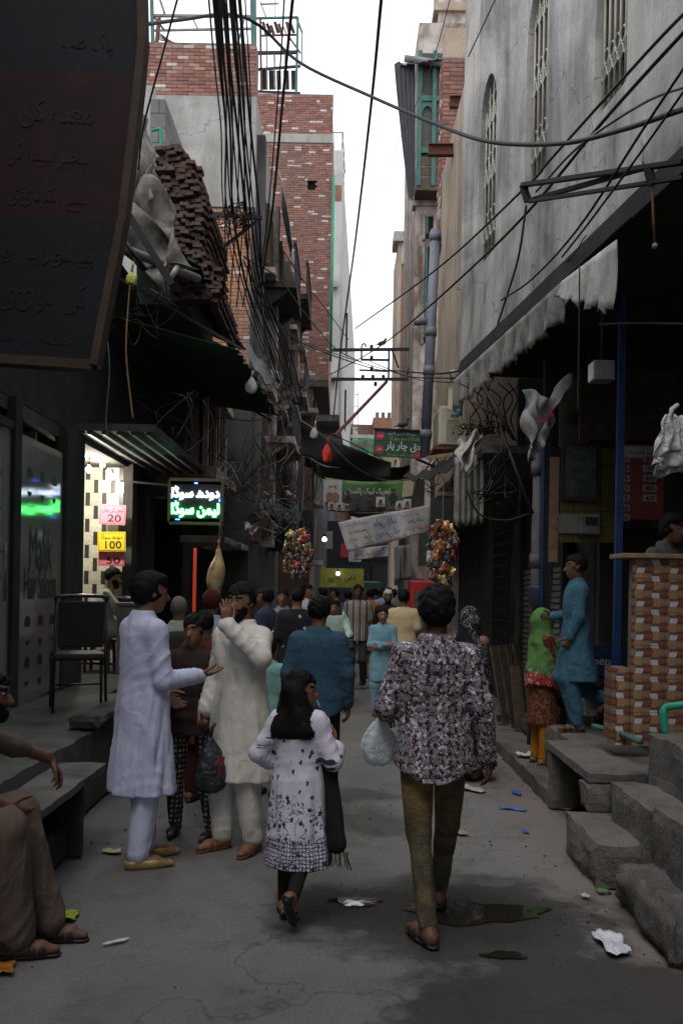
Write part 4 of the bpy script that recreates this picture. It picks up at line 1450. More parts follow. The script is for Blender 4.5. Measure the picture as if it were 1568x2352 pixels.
def skin(name, col):
 if name in M:
  return M[name]
 k = Mat(name, 0.55, 0, 0.35)
 n = k.noise(18, 4)
 k.color(k.mix(1.0, col, k.ramp(n, [(0.3, 0.82), (0.7, 1.05)]), 'MULTIPLY'))
 k.b.inputs['Subsurface Weight'].default_value = 0.08
 k.b.inputs['Subsurface Radius'].default_value = (0.02, 0.008, 0.005)
 k.bump(k.noise(150, 2), 0.1, 0.002)
 M[name] = k.m
 return k.m

def hair_mat(name, col):
 if name in M:
  return M[name]
 k = Mat(name, 0.7, 0, 0.15)
 co = k.map((1, 1, 0.12))
 n = k.noise(160, 3, 0.6, co)
 k.color(k.mix(n, tuple(c * 0.5 for c in col), col))
 k.bump(n, 0.6, 0.006)
 M[name] = k.m
 return k.m

SKIN = skin('skin_brown', (0.20, 0.098, 0.058))
SKIN_D = skin('skin_deep', (0.125, 0.060, 0.038))
SKIN_L = skin('skin_tan', (0.30, 0.160, 0.105))
LIPS = skin('lip', (0.20, 0.07, 0.055))
HAIR = hair_mat('hair_black', (0.008, 0.007, 0.007))
HAIR_G = hair_mat('hair_grey', (0.20, 0.19, 0.18))
EYE = plain('eye_white', (0.30, 0.28, 0.26), 0.25, var=0.05)
IRIS = plain('iris_dark', (0.015, 0.01, 0.008), 0.15, var=0.05)

REST = dict(pel=(0, 0, .95), chest=(0, 0, 1.30), neck=(0, -.012, 1.47), head=(0, .012, 1.618),
   shR=(.158, -.005, 1.40), elR=(.225, -.035, 1.14), wrR=(.235, .03, .895),
   shL=(-.158, -.005, 1.40), elL=(-.225, -.035, 1.14), wrL=(-.235, .03, .895),
   hipR=(.092, 0, .93), knR=(.10, .015, .50), anR=(.10, -.02, .085),
   hipL=(-.092, 0, .93), knL=(-.10, .015, .50), anL=(-.10, -.02, .085))

def rotz(a):
 c, s = math.cos(a), math.sin(a)
 return np.array([[c, -s, 0], [s, c, 0], [0, 0, 1]])

def ridge(q):
 return 1 - 2 * np.abs(np.sin(q * 0.5)) ** 0.7

def foldfn(seed, amp=0.004, f=1.0, vert=False):
 rs = np.random.default_rng(seed)
 ks = rs.normal(size=(5, 3)) * (np.array([[34, 34, 8]]) if vert else np.array([[22, 22, 30]])) * f
 kl = rs.normal(size=(5, 3)) * 7
 ph = rs.uniform(0, 6.28, 5)
 def fn(x, y, z, t):
  w = 0
  for i in range(5):
   q = ks[i, 0] * x + ks[i, 1] * y + ks[i, 2] * z
   l = kl[i, 0] * x + kl[i, 1] * y + kl[i, 2] * z + ph[(i + 2) % 5]
   w = w + (-1 if i % 2 else 1) * ridge(q + ph[i] + 1.5 * np.sin(l * 0.8)) * np.clip(np.sin(l) + 0.25, 0, 1)
  return amp * w * 0.55
 return fn

def sleeve_fold(seed, amp=0.004, n=9):
 rs = np.random.default_rng(seed + 99)
 p = rs.uniform(0, 6.28, 3)
 def fn(x, y, z, t):
  m = np.clip(0.5 + 0.9 * np.sin(13 * x - 11 * y + 8 * z + p[2]), 0, 1)
  a = ridge(t * n * 1.9 + p[0] + 40 * (x + y) + 1.5 * np.sin(9 * z + p[1]))
  c = ridge(t * n * 3.3 + p[1] - 48 * (x - y) + 1.3 * np.sin(14 * (x + z) + p[0]))
  return -amp * (0.6 * a * m + 0.5 * c * (1 - m) * (0.3 + t))
 return fn

def hand_mesh(wr, dr, nrm, side, s, h, curl=0.35, spread=0.12, curls=None):
 """wrist, hand direction, palm normal; side +1 right hand, -1 left; returns verts, faces in person space"""
 dr = np.array(Vector(dr).normalized())
 nrm = np.array(nrm, float)
 nrm = nrm - dr * nrm.dot(dr)
 nrm /= np.linalg.norm(nrm)
 lat = np.cross(dr, nrm) * side            # towards the thumb
 wr = np.array(wr, float)
 F = Field(wr - 0.2 * s, wr + 0.2 * s, h)
 pc = wr + dr * 0.05 * s
 F.cone(wr - dr * 0.03 * s, wr + dr * 0.015 * s, 0.026 * s, 0.024 * s, 0.01, flat=(nrm, 1.3))
 F.cone(wr + dr * 0.02 * s, wr + dr * 0.075 * s, 0.033 * s, 0.037 * s, 0.012, flat=(nrm, 2.3))
 L = [0.078, 0.086, 0.080, 0.062]
 for i in range(4):
  a = wr + dr * (0.088 - 0.004 * abs(i - 1.2)) * s + lat * (0.028 - 0.0185 * i) * s
  cu = curls[i] if curls else curl * (1 + 0.18 * i)
  ang = 0.0
  r = (0.0088, 0.0092, 0.0088, 0.0078)[i] * s
  dd = dr + lat * spread * (1.4 - i) * 0.35
  dd = dd / np.linalg.norm(dd)
  p = a
  for j, fr in enumerate((0.45, 0.31, 0.24)):
   ang += cu * (0.9 if j == 0 else 1.1)
   v = dd * math.cos(ang) + nrm * math.sin(ang)
   b = p + v * L[i] * fr * s
   F.cone(p, b, r * (1 - 0.09 * j), r * (0.92 - 0.1 * j), 0.004)
   p = b
 tb = wr + dr * 0.022 * s + lat * 0.024 * s + nrm * 0.008 * s
 v1 = dr * 0.62 + lat * 0.66 + nrm * 0.42
 v1 /= np.linalg.norm(v1)
 v2 = dr * 0.86 + lat * 0.25 + nrm * (0.3 + curl * 0.6)
 v2 /= np.linalg.norm(v2)
 m = tb + v1 * 0.045 * s
 F.cone(tb, m, 0.0145 * s, 0.0105 * s, 0.008)
 F.cone(m, m + v2 * 0.032 * s, 0.0102 * s, 0.0092 * s, 0.004)
 F.cone(m + v2 * 0.032 * s, m + v2 * 0.056 * s + nrm * curl * 0.012 * s, 0.0092 * s, 0.0072 * s, 0.004)
 return F.mesh()

def foot_xf(an, yaw, pitch, s):
 """foot frame: origin under the ankle on the sole plane, y forward; heel lifts when pitch > 0 (about the ankle)"""
 m = rotz(yaw) @ np.array(Matrix.Rotation(-pitch, 3, 'X'))
 o = np.array(an) - m @ np.array([0, 0, 0.085 * s])
 return m, o

def make_person(name, label, H, pose=None, loc=(0, 0, 0), yaw=0.0, h=0.012, bulk=1.0, sk=None, clothes=(), hair='short',
    hair_m=None, head_yaw=0.0, head_tilt=0.0, footyaw=(0.12, -0.12), footpitch=(0, 0), hands=None, shoes='sandal', shoe_m=None,
    face=True, beard=None, seed=1, group=None, detail=True, extra=None, group_cat='person', headscale=1.0):
 s = H / 1.75
 J = {k: np.array(v, float) for k, v in REST.items()}
 for k, v in (pose or {}).items():
  J[k] = np.array(v, float)
 for k in J:
  J[k] = J[k] * s
 sk = sk or SKIN
 root = thing(name, label, 'person', loc, yaw, group)
 hs = s * headscale * (1.0 if H > 1.6 else 1.0 + (1.6 - H) * 0.28)          # children: larger head
 hd = J['head']
 allp = np.array(list(J.values()))
 lo, hi = allp.min(0) - 0.27 * s, allp.max(0) + 0.27 * s
 # ---------------- body
 F = Field(lo, hi, h)
 def spine(z):
  zs = [J['pel'][2], J['chest'][2], J['neck'][2]]
  o = np.argsort(zs)
  zs = np.array(zs)[o]
  xs = np.array([J['pel'][0], J['chest'][0], J['neck'][0]])[o]
  ys = np.array([J['pel'][1], J['chest'][1], J['neck'][1]])[o]
  return np.interp(z, zs, xs), np.interp(z, zs, ys)
 b = s * bulk
 F.cone(J['pel'], J['chest'], .115 * b, .12 * b, .03, flat=((0, 1, 0), 1.25))
 F.cone(J['chest'], J['neck'] - np.array([0, 0, .05 * s]), .12 * b, .075 * b, .04, flat=((0, 1, 0), 1.3))
 F.cone(J['neck'] - np.array([0, 0, .04 * s]), hd + np.array([0, -.015 * s, -.05 * s]), .054 * s, .05 * s, .03)
 for sd in 'RL':
  F.cone(J['neck'] - np.array([0, 0, .05 * s]), J['sh' + sd], .055 * b, .052 * b, .04)
  F.cone(J['sh' + sd], J['el' + sd], .046 * b, .038 * b, .03)
  F.cone(J['el' + sd], J['wr' + sd], .039 * b, .026 * b, .015)
  F.cone(J['hip' + sd], J['kn' + sd], .066 * b, .043 * b, .03)
  F.cone(J['kn' + sd], J['an' + sd], .043 * b, .031 * b, .02)
  calf = J['kn' + sd] * .68 + J['an' + sd] * .32
  F.ell(calf + np.array([0, -.012 * s, 0]), (.036 * b, .038 * b, .09 * s), .02)
 # head
 hr = rotz(head_yaw) @ np.array(Matrix.Rotation(head_tilt, 3, 'X'))
 inv = hr.T
 def hp(x, y, z):
  return hd + hr @ (np.array([x, y, z]) * hs)
 F.ell(hp(0, -.012, .025), np.array((.074, .092, .09)) * hs, .02, rot=inv)
 F.ell(hp(0, .022, -.035), np.array((.056, .066, .078)) * hs, .035, rot=inv)
 F.cone(hp(0, .05, -.092), hp(0, .045, -.08), .026 * hs, .03 * hs, .03)
 if face:
  F.cone(hp(0, .088, .0), hp(0, .106, -.038), .009 * hs, .0155 * hs, .012)
  F.ell(hp(.03, .1, .008), np.array((.02, .02, .013)) * hs, .012, op='sub')
  F.ell(hp(-.03, .1, .008), np.array((.02, .02, .013)) * hs, .012, op='sub')
  F.cone(hp(-.02, .078, -.066), hp(.02, .078, -.066), .009 * hs, .009 * hs, .012)
  F.cone(hp(-.035, .078, .026), hp(.035, .078, .026), .012 * hs, .012 * hs, .015)
 for e in (-1, 1):
  F.ell(hp(e * .077, -.005, -.005), np.array((.011, .02, .031)) * hs, .006, rot=inv)
 # feet
 for i, sd in enumerate('RL'):
  m, o = foot_xf(J['an' + sd], footyaw[i], footpitch[i], s)
  q = lambda x, y, z: o + m @ (np.array([x, y, z]) * s)
  F.cone(J['an' + sd], q(0, -.03, .045), .036 * s, .036 * s, .02)
  F.cone(q(0, -.035, .036), q(0, .10, .036), .033 * s, .037 * s, .025)
  F.cone(q(0, .10, .034), q(0, .165, .026), .036 * s, .026 * s, .02, flat=((0, 0, 1), 1.35))
 bparts = [F.mesh()]
 # hands
 hands = hands or {}
 for sd, sg in (('R', 1), ('L', -1)):
  hv = hands.get(sd, {})
  dr = np.array(hv.get('dir', J['wr' + sd] - J['el' + sd]), float)
  nm = hv.get('nrm', (-sg, 0.25, 0))
  if h < 0.02:
   bparts.append(hand_mesh(J['wr' + sd], dr, nm, sg, s, max(0.0042, h * 0.5), hv.get('curl', .3), curls=hv.get('curls')))
  else:
   bparts.append(hand_mesh(J['wr' + sd], dr, nm, sg, s, 0.008, hv.get('curl', .3)))
 lipz = hp(0, .085, -.068)
 def fm(c):
  loc_ = (c - hd) @ hr / hs
  lip = (np.abs(loc_[:, 2] + .068) < .0085) & (loc_[:, 1] > .06) & (np.abs(loc_[:, 0]) < .024)
  brow = (np.abs(loc_[:, 2] - .029) < .0062) & (loc_[:, 1] > .06) & (np.abs(np.abs(loc_[:, 0]) - .032) < .021)
  return np.where(lip, 1, np.where(brow, 2, 0))
 np_mesh('body', bparts, [sk, LIPS, HAIR], root, face_mat=fm if face else None)
 if face:
  for e in (-1, 1):
   eb = MB()
   c = Vector(hp(e * .031, .073, .007))
   eb.lathe((0, 0, 0), [(.001, -.0135), (.008, -.011), (.0125, -.005), (.0135, 0), (.0125, .005), (.008, .011), (.001, .0135)], 10)
   eo = eb.build('eye', EYE, root, smooth=True)
   eo.location = c
   eo.scale = (hs, hs * .9, hs * .62)
   eo.rotation_euler = Matrix(hr.tolist()).to_euler()
   ib = MB()
   ib.lathe((0, .009, 0), [(.001, -.006), (.0062, -.003), (.0066, .003), (.001, .0055)], 10, axis='Y')
   ib.build('iris', IRIS, eo, smooth=True)
 # ---------------- hair
 if hair and hair != 'none':
  hm = hair_m or HAIR
  th = {'short': .011, 'buzz': .005, 'full': .015, 'long': .016, 'cap': .016}.get(hair, .016)
  hv = min(h, .0065) if h < .0125 else h
  A = Field(hd - (0.42 if hair == 'long' else 0.2) * s, hd + 0.22 * s, hv)
  lo_f, hi_f = foldfn(seed + 5, .006, 2.6), foldfn(seed + 6, .0055, 6.0, True)
  rough_h = hair in ('short', 'full', 'long')
  lump = (lambda x, y, z, q: lo_f(x, y, z, q) + hi_f(x, y, z, q)) if rough_h else (lambda x, y, z, q: 0.0)
  A.ell(hp(0, -.012, .028), np.array((.074 + th, .092 + th, .09 + th)) * hs, .0, fold=lump, rot=inv)
  if hair == 'full':
   A.ell(hp(0, .045, .08), np.array((.066, .05, .034)) * hs, .02, fold=lump, rot=inv)
   A.ell(hp(0, -.06, .0), np.array((.070, .055, .08)) * hs, .03, fold=lump, rot=inv)
  zcut = -.05 if hair in ('full',) else -.035
  def cut(x, y, z):
   X, Y, Z = x - hd[0], y - hd[1], z - hd[2]
   lx = (inv[0][0] * X + inv[0][1] * Y + inv[0][2] * Z) / hs
   ly = (inv[1][0] * X + inv[1][1] * Y + inv[1][2] * Z) / hs
   lz = (inv[2][0] * X + inv[2][1] * Y + inv[2][2] * Z) / hs
   fz = .048 + .012 * np.sin(lx * 60 + seed)
   face_ = np.maximum(.018 - ly + np.where(lz < -.005, 0.028, 0), lz - fz)     # inside the face opening where both < 0
   nape = (zcut - .03) - lz + np.maximum(ly + .02, 0) * .9
   return np.maximum(-face_ * hs, nape * hs)
  if hair != 'long':
   A.keep(cut)
  else:
   hm_ = foldfn(seed + 9, .009, 3.2, True)
   A.keep(cut)
   for (dx, r1) in ((-.115, .042), (-.045, .05), (.035, .05), (.105, .042)):
    A.cone(hp(dx * .6, -.05, .0), J['neck'] + np.array([dx, -.085, -.135]) * s, .058 * hs, r1 * hs, .03, fold=hm_)
   for e in (-1, 1):
    A.cone(hp(e * .078, -.03, .0), J['neck'] + np.array([e * .11, -.02, -.06]) * s, .036 * hs, .036 * hs, .03, fold=hm_)
  np_mesh('hair', [A.mesh()], hm, root)
 if beard:
  Bf = Field(hd - .2 * s, hd + .2 * s, min(h, .01))
  th = beard
  Bf.ell(hp(0, .022, -.04), np.array((.056 + th, .066 + th, .078 + th)) * hs, .01, rot=inv)
  Bf.cone(hp(0, .055, -.095), hp(0, .055, -.1), (.03 + th) * hs, (.03 + th) * hs, .02)
  def bc(x, y, z):
   X, Y, Z = x - hd[0], y - hd[1], z - hd[2]
   lx = (inv[0][0] * X + inv[0][1] * Y + inv[0][2] * Z) / hs
   ly = (inv[1][0] * X + inv[1][1] * Y + inv[1][2] * Z) / hs
   lz = (inv[2][0] * X + inv[2][1] * Y + inv[2][2] * Z) / hs
   mouth = np.maximum(np.maximum(np.abs(lz + .067) - .008, np.abs(lx) - .024), .04 - ly)
   side = lz + .045 - np.maximum(np.abs(lx) - .035, 0) * 1.6
   return np.maximum(np.maximum(-mouth, side), -.005 - ly) * hs
  Bf.keep(bc)
  np_mesh('beard', [Bf.mesh()], HAIR, root)
 # ---------------- clothes
 for ci, g in enumerate(clothes):
  kind, mt = g['kind'], g['mat']
  o_ = g.get('loose', .0) * s
  G = Field(lo - .05, hi + .05, g.get('h', h))
  ff = foldfn(seed * 7 + ci, g.get('fold', .0035) * s, 1.0, g.get('vert', False))
  if g.get('vert'):
   fv_, fd_ = ff, foldfn(seed * 7 + ci + 50, g['fold'] * s * .4, 1.1)
   ff = lambda x, y, z, t, a=fv_, b=fd_: a(x, y, z, t) + b(x, y, z, t)
  sf = sleeve_fold(seed * 3 + ci, g.get('fold', .0035) * s * 1.1)
  if kind in ('shirt', 'kurta', 'abaya'):
   hem = g['hem'] * s
   waist = g.get('waist', 1.0) * s
   rows = []
   flare = g.get('flare', .0)
   base = [(1.485, .056, .056), (1.455, .085, .068), (1.42, .135, .085), (1.36, .168, .104), (1.26, .172, .112), (1.10, .160, .106), (.95, .182, .124), (.80, .194, .134)]
   for (z, rx, ry) in base:
    zz = z * s
    if zz < hem - .02:
     continue
    sx, sy = spine(zz)
    rows.append((zz, sx, sy, (rx * bulk) * s + o_, (ry * bulk) * s + o_))
   hx, hy = g.get('hemshift', (0, 0))
   sx, sy = spine(hem)
   if hem < .8 * s:
    rows.append((hem, sx + hx * s, sy + hy * s, (.195 + flare) * s * bulk + o_, (.15 + flare) * s * bulk + o_))
   else:
    rows.append((hem - .01, sx + hx * s, sy + hy * s, .196 * s * bulk + o_, .138 * s * bulk + o_))
   nrip = g.get('rip', 9)
   ph = seed * 1.7
   top_ = g.get('top', 1.485) * s
   def fold(x, y, z, th, ff=ff, hem=hem, waist=waist, nrip=nrip, ph=ph, amp=g.get('ripamp', .012) * s):
    k_ = np.clip((waist - z) / max(.05, waist - hem), 0, 1)
    return ff(x, y, z, 0) + amp * k_ * (ridge(nrip * th + ph + 3 * z + np.sin(5 * z + th)) * .42 - ridge((nrip + 3) * th - ph * 2 + 2 * z) * .3 + np.sin(3 * th + ph) * .3)
   tail = g.get('tail', 0.0) * s
   hemf = (lambda x, y, z, hem=hem, tail=tail: hem + tail * np.clip(np.abs(x - spine(hem)[0]) / (.19 * s), 0, 1.2) ** 2) if tail else hem
   G.loft(rows, hem=hemf, top=top_, fold=fold)
   sl = g.get('sleeve', 1.0)
   for sd in 'RL':
    a, e, w = J['sh' + sd], J['el' + sd], J['wr' + sd]
    sa = g.get('armr', 1.0)
    G.cone(J['neck'] * .45 + a * .55 - np.array([0, 0, .03 * s]), a - np.array([0, 0, .01 * s]), .05 * b, (.052 * b + o_ * .6) * sa, .06)
    if sl <= .5:
     ee = a + (e - a) * sl * 2
     G.cone(a, ee, (.054 * b + o_ * .6) * sa, (.055 * b + o_ * .7) * sa, .03, fold=sf)
    else:
     G.cone(a, e, (.054 * b + o_ * .6) * sa, (.05 * b + o_ * .7) * sa, .03, fold=sf)
     ww = e + (w - e) * ((sl - .5) * 2)
     G.cone(e, ww, (.05 * b + o_ * .7) * sa, (g.get('cuff', .04) * b + o_ * .3) * sa, .015, fold=sf)
   # neckline opening stays round the neck; collar ring
   if g.get('collar'):
    G.cone(J['neck'] + np.array([-.03, .0, .0]) * s, J['neck'] + np.array([.03, .0, .0]) * s, .062 * s, .062 * s, .012)
    nz = J['neck'][2] + .035 * s
    G.keep(lambda x, y, z: np.where((np.abs(x - J['neck'][0]) < .12 * s) & (np.abs(y - J['neck'][1]) < .12 * s), z - nz, -1))
  elif kind in ('trousers', 'shalwar', 'leggings'):
   r0, r1, r2 = {'trousers': (.090, .070, .054), 'shalwar': (.105, .098, .062), 'leggings': (.088, .066, .048)}[kind]
   r0, r1, r2 = [g.get('r', (r0, r1, r2))[i] for i in range(3)]
   top_ = g.get('top', 1.0) * s
   G.ell(J['pel'] - np.array([0, 0, .02 * s]), (.15 * b, .115 * b, .12 * s), .03, fold=ff)
   cut_ = g.get('end', .97)
   for sd in 'RL':
    hp_, kn, an = J['hip' + sd], J['kn' + sd], J['an' + sd]
    vf = foldfn(seed + 31, g.get('fold', .0035) * s * 1.3, .8, True)
    sf2 = sleeve_fold(seed + 31, g.get('fold', .0035) * s, 10)
    G.cone(hp_, kn, r0 * b, r1 * b, .03, fold=vf)
    G.cone(kn, kn + (an - kn) * cut_, r1 * b, r2 * b, .02, fold=lambda x, y, z, t: vf(x, y, z, t) + sf2(x, y, z, t) * np.clip(t * 1.6 - .7, 0, 1))
   if 'top' in g:
    G.keep(lambda x, y, z: z - top_)
  elif kind == 'custom':
   g['fn'](G, J, s, hp)
  np_mesh(g['name'], [G.mesh()], mt, root)
 # ---------------- shoes
 for i, sd in enumerate('RL'):
  if not shoes:
   break
  m, o = foot_xf(J['an' + sd], footyaw[i], footpitch[i], s)
  hh = min(h, .009)
  G = Field((-.09 * s, -.12 * s, -.03 * s), (.09 * s, .25 * s, .16 * s), hh)
  if shoes in ('sandal', 'heel'):
   G.cone((0, -.05 * s, .003), (0, .06 * s, .003), .037 * s, .037 * s, .02, flat=((0, 0, 1), 3.6))
   G.cone((0, .06 * s, .003), (0, .165 * s, .003), .042 * s, .034 * s, .02, flat=((0, 0, 1), 3.6))
   if shoes == 'heel':
    G.cone((0, -.045 * s, .0), (0, -.045 * s, -.03 * s), .024 * s, .022 * s, .01)
   for (ya, yb, z) in ((.10, .115, .037), (.055, .075, .042), (-.035, -.03, .055)):
    def band(x, y, z_, qq, ya=ya * s, yb=yb * s):
     return np.maximum(np.abs(y) - (.014 * s), 0) * 1.0
    G.ell((0, (ya + yb) / 2, .03 * s), (.047 * s, .032 * s, .035 * s), .0, fold=band)
   G.keep(lambda x, y, z: np.maximum(-.04 * s - z, -1))
  else:                       # closed shoe
   G.cone((0, -.04 * s, .03 * s), (0, .10 * s, .03 * s), .043 * s, .045 * s, .03)
   G.cone((0, .09 * s, .026 * s), (0, .185 * s, .02 * s), .044 * s, .026 * s, .02, flat=((0, 0, 1), 1.3))
   G.cone((0, -.03 * s, .05 * s), (0, -.03 * s, .075 * s), .045 * s, .046 * s, .02)
   G.keep(lambda x, y, z: np.maximum(-.004 - z, z - (.075 if shoes == 'shoe' else .052) * s - np.where(y > .02 * s, -.0, 0)))
  v, f = G.mesh()
  np_mesh('shoe', [(v @ m.T + o, f)], shoe_m or M['leather_dark'], root)
 if extra:
  extra(root, J, s, hp)
 return root, J, s
# ================================================================== things on the left-hand side
def quad_grid(c00, c10, c11, c01, nu, nv, fn=None):
 """bilinear grid: c00->c10 along u, c00->c01 along v; fn(u,v) -> offset"""
 c00, c10, c11, c01 = map(Vector, (c00, c10, c11, c01))
 g = []
 for j in range(nv + 1):
  v = j / nv
  row = []
  for i in range(nu + 1):
   u = i / nu
   p = c00.lerp(c10, u).lerp(c01.lerp(c11, u), v)
   if fn:
    p = p + Vector(fn(u, v))
   row.append(p)
  g.append(row)
 return g

# --- large painted signboard hung high over the plinth
def paint_board(name, base, txt=None):
 return plain(name, base, 0.85, 0, 0.5, 3, 0.15)
sd = 5.9
sb = thing('signboard', 'huge dark navy and maroon painted signboard with faint Urdu lettering and wooden edge', 'sign', (-2.4, sd, 3))
xr = lambda y: float(np.interp(y, [-160, 0, 100, 200, 500, 840], [318, 325, 327, 318, 283, 217]))
def sign_band(y0, y1, mat, nm):
 m = MB()
 n = max(2, int((y1 - y0) / 60))
 f = []
 for i in range(n + 1):
  y = y0 + (y1 - y0) * i / n
  f.append((P(-420, y - 0.10 * (xr(y) - 0) * 0.4 - 25, sd), P(xr(y), y, sd)))
 vs = []
 for a, b in f:
  vs += [a, b, b + Vector((0, 0.10, 0)), a + Vector((0, 0.10, 0))]
 fs = []
 for i in range(n):
  o = i * 4
  for q in range(4):
   fs.append((o + q, o + (q + 1) % 4, o + 4 + (q + 1) % 4, o + 4 + q))
 fs += [(0, 1, 2, 3), tuple(n * 4 + q for q in (3, 2, 1, 0))]
 m.add(vs, fs)
 return m.build(nm, mat, sb)
navy = paint_board('sign_navy', (0.0055, 0.008, 0.012))
maroon = paint_board('sign_maroon', (0.021, 0.0045, 0.0055))
b1 = sign_band(-160, 172, navy, 'board')
b2 = sign_band(172, 512, maroon, 'board')
b3 = sign_band(512, 838, navy, 'board')
m = MB()
pts = [P(xr(y) + 3, y, sd - 0.01) for y in (-160, 0, 100, 200, 300, 400, 500, 620, 740, 842)]
for a, b in zip(pts[:-1], pts[1:]):
 m.bar(a, b, 0.05, 0.13, up=(0, 1, 0))
m.build('edge_batten', plain('sign_wood', (0.055, 0.036, 0.024), 0.85, var=0.4), sb)
m = MB()
m.bar(P(-420, 800, sd), P(218, 842, sd), 0.06, 0.13, up=(0, 1, 0))
m.build('bottom_batten', M['sign_wood'], sb)
faint_w = plain('sign_faint_white', (0.020, 0.020, 0.022), 0.9, var=0.7, scale=25)
faint_r = plain('sign_faint_pink', (0.038, 0.018, 0.019), 0.9, var=0.7, scale=25)
faint_y = plain('sign_faint_yellow', (0.021, 0.018, 0.008), 0.9, var=0.7, scale=25)
sx_, sz_ = (P(300, 300, sd) - P(0, 278, sd)).normalized(), Vector((0.03, 0, 1))
def stxt(t, x, y, w, h, mt, board):
 lettering('lettering', t, w / FPX * sd, h / FPX * sd, mt, board, P(x, y, sd), sx_, sz_, off=0.006)
stxt('پاک طب', 200, 100, 120, 60, faint_y, b1)
stxt('معدہ کی', 130, 262, 170, 70, faint_r, b2)
stxt('تبخیر سینہ کی', 110, 355, 190, 60, faint_r, b2)
stxt('سے انتہائی', 110, 450, 190, 62, faint_r, b2)
stxt('پیلوریا و', 110, 585, 210, 60, faint_w, b3)
stxt('کی دوائی', 100, 680, 200, 75, faint_y, b3)
stxt('حکیم دواخانہ', 70, 780, 190, 42, faint_w, b3)
m = MB()
for x_ in (40, 190):
 m = MB()
 m.tube([P(x_, 200, sd + 0.12), Vector((FX - 0.02, sd + 0.9, 5.6))], 0.02, 6)
 m.build('stay_rod', M['dark_metal'], sb)
rebase(sb, (-2.4, sd, 3))

# --- awnings, tarpaulin and poles
def corrugated(name, c00, c10, c11, c01, mat, label, waves=26, amp=0.025, nv=6, sagv=0.0, seed=0):
 rs_ = random.Random(seed)
 jag = [rs_.uniform(-.05, .05) for _ in range(waves * 4 + 1)]
 nrm = (Vector(c10) - Vector(c00)).cross(Vector(c01) - Vector(c00)).normalized()
 e = (Vector(c01) - Vector(c00)).normalized()
 g_ = quad_grid(c00, c10, c11, c01, waves * 4, nv, lambda u, v: nrm * amp * math.sin(u * waves * 2 * math.pi) + e * (jag[int(u * waves * 4)] if v > 0.99 else 0) + Vector((0, 0, -sagv * math.sin(v * math.pi) * math.sin(u * math.pi))))
 return MB().sheet(g_, 0.006).build(name, mat, label=label, cat='awning')
aw1 = corrugated('tin_awning', (FX, 10.6, 6.05), (FX, 15.8, 6.25), (-1.72, 15.6, 5.72), (-1.74, 10.7, 5.45), M['black_sheet'], 'black corrugated tin awning with a jagged edge below the crumbling brick stub', 30, 0.02, 5, 0.05, 2)
plain('tarp_green', (0.05, 0.075, 0.045), 0.9, var=0.4)
aw2 = corrugated('tin_awning', (FX, 11.0, 4.95), (FX, 17.0, 5.1), (-1.20, 16.6, 4.80), (-1.33, 11.2, 4.60), M['tarp_green'], 'dark green tin awning over the soda shop front', 40, 0.014, 5, 0.08, 3)
m = MB()
for y_ in (11.4, 13.2, 15.0, 16.4):
 m = MB()
 m.bar((FX, y_, 5.55), (-1.30, y_, 4.66), 0.035)
 m.build('awning_strut', M['dark_metal'], aw2)
 m = MB()
 m.bar((FX, y_, 6.0), (-1.78, y_ - 0.1, 5.50), 0.035)
 m.build('awning_strut', M['dark_metal'], aw1)
# grey tarpaulin bundled on poles
tarp = fabric('tarp_grey', (0.22, 0.205, 0.18), 0.85, 0.8, 5, (0.11, 0.10, 0.088))
rs = random.Random(4)
td = 9.4
def tf(u, v):
 return (0.10 * math.sin(9 * u + 4 * v), 0.22 * math.sin(7 * u + 5 * v) + 0.12 * math.sin(17 * v + 6 * u), 0.10 * math.sin(11 * u - 7 * v) - 0.25 * math.sin(math.pi * u) * v)
t1 = MB().sheet(quad_grid(P(300, 400, 10.4), P(380, 470, 10.4), P(455, 620, td), P(262, 570, td), 26, 26, tf), 0.008).build('tarpaulin', tarp, smooth=True, label='crumpled grey tarpaulin slung over the poles beside the signboard', cat='tarpaulin')
t2 = MB().sheet(quad_grid(P(320, 250, 11.0), P(345, 300, 11.0), P(350, 470, 10.0), P(290, 440, 10.0), 12, 20, lambda u, v: (0.05 * math.sin(9 * v + 5 * u), 0.15 * math.sin(8 * u + 3 * v), 0)), 0.008).build('tarpaulin', tarp, smooth=True, label='pale tarpaulin strip hanging behind the signboard edge', cat='tarpaulin')
pole_i = [0]
def pole(a, b, r, mt, label, nm='pole', sq=False):
 m = MB()
 if sq:
  m.bar(a, b, r * 2)
 else:
  m.tube([a, b], r, 8)
 return m.build(nm, mt, smooth=not sq, label=label, cat='pole')
pole(P(270, 565, 9.2), P(455, 640, 10.4), 0.05, M['grey_metal'], 'horizontal grey pipe carrying the crumpled tarpaulin')
pole(P(275, 460, 9.0), P(395, 655, 9.0), 0.035, M['dark_metal'], 'slanting dark angle iron across the tarpaulin', sq=True)
pole(P(270, 530, 8.8), P(335, 620, 8.8), 0.022, M['dark_metal'], 'short dark rod beneath the tarpaulin beside the signboard')
pole(P(410, 610, 9.2), P(392, 640, 9.2), 0.03, plain('pipe_white', (0.5, 0.5, 0.48), 0.5), 'white plastic pipe stub under the tarpaulin', 'pipe')
m = MB()
m.tube(curve_pts([P(305, 600, 8.4), P(296, 690, 8.4), P(290, 810, 8.4), P(302, 930, 8.4), P(306, 960, 8.4)], 24), 0.009, 6)
m.build('bamboo_stick', M['wood_pale'], smooth=True, label='thin bamboo stick dangling under a yellow-green bag', cat='stick')
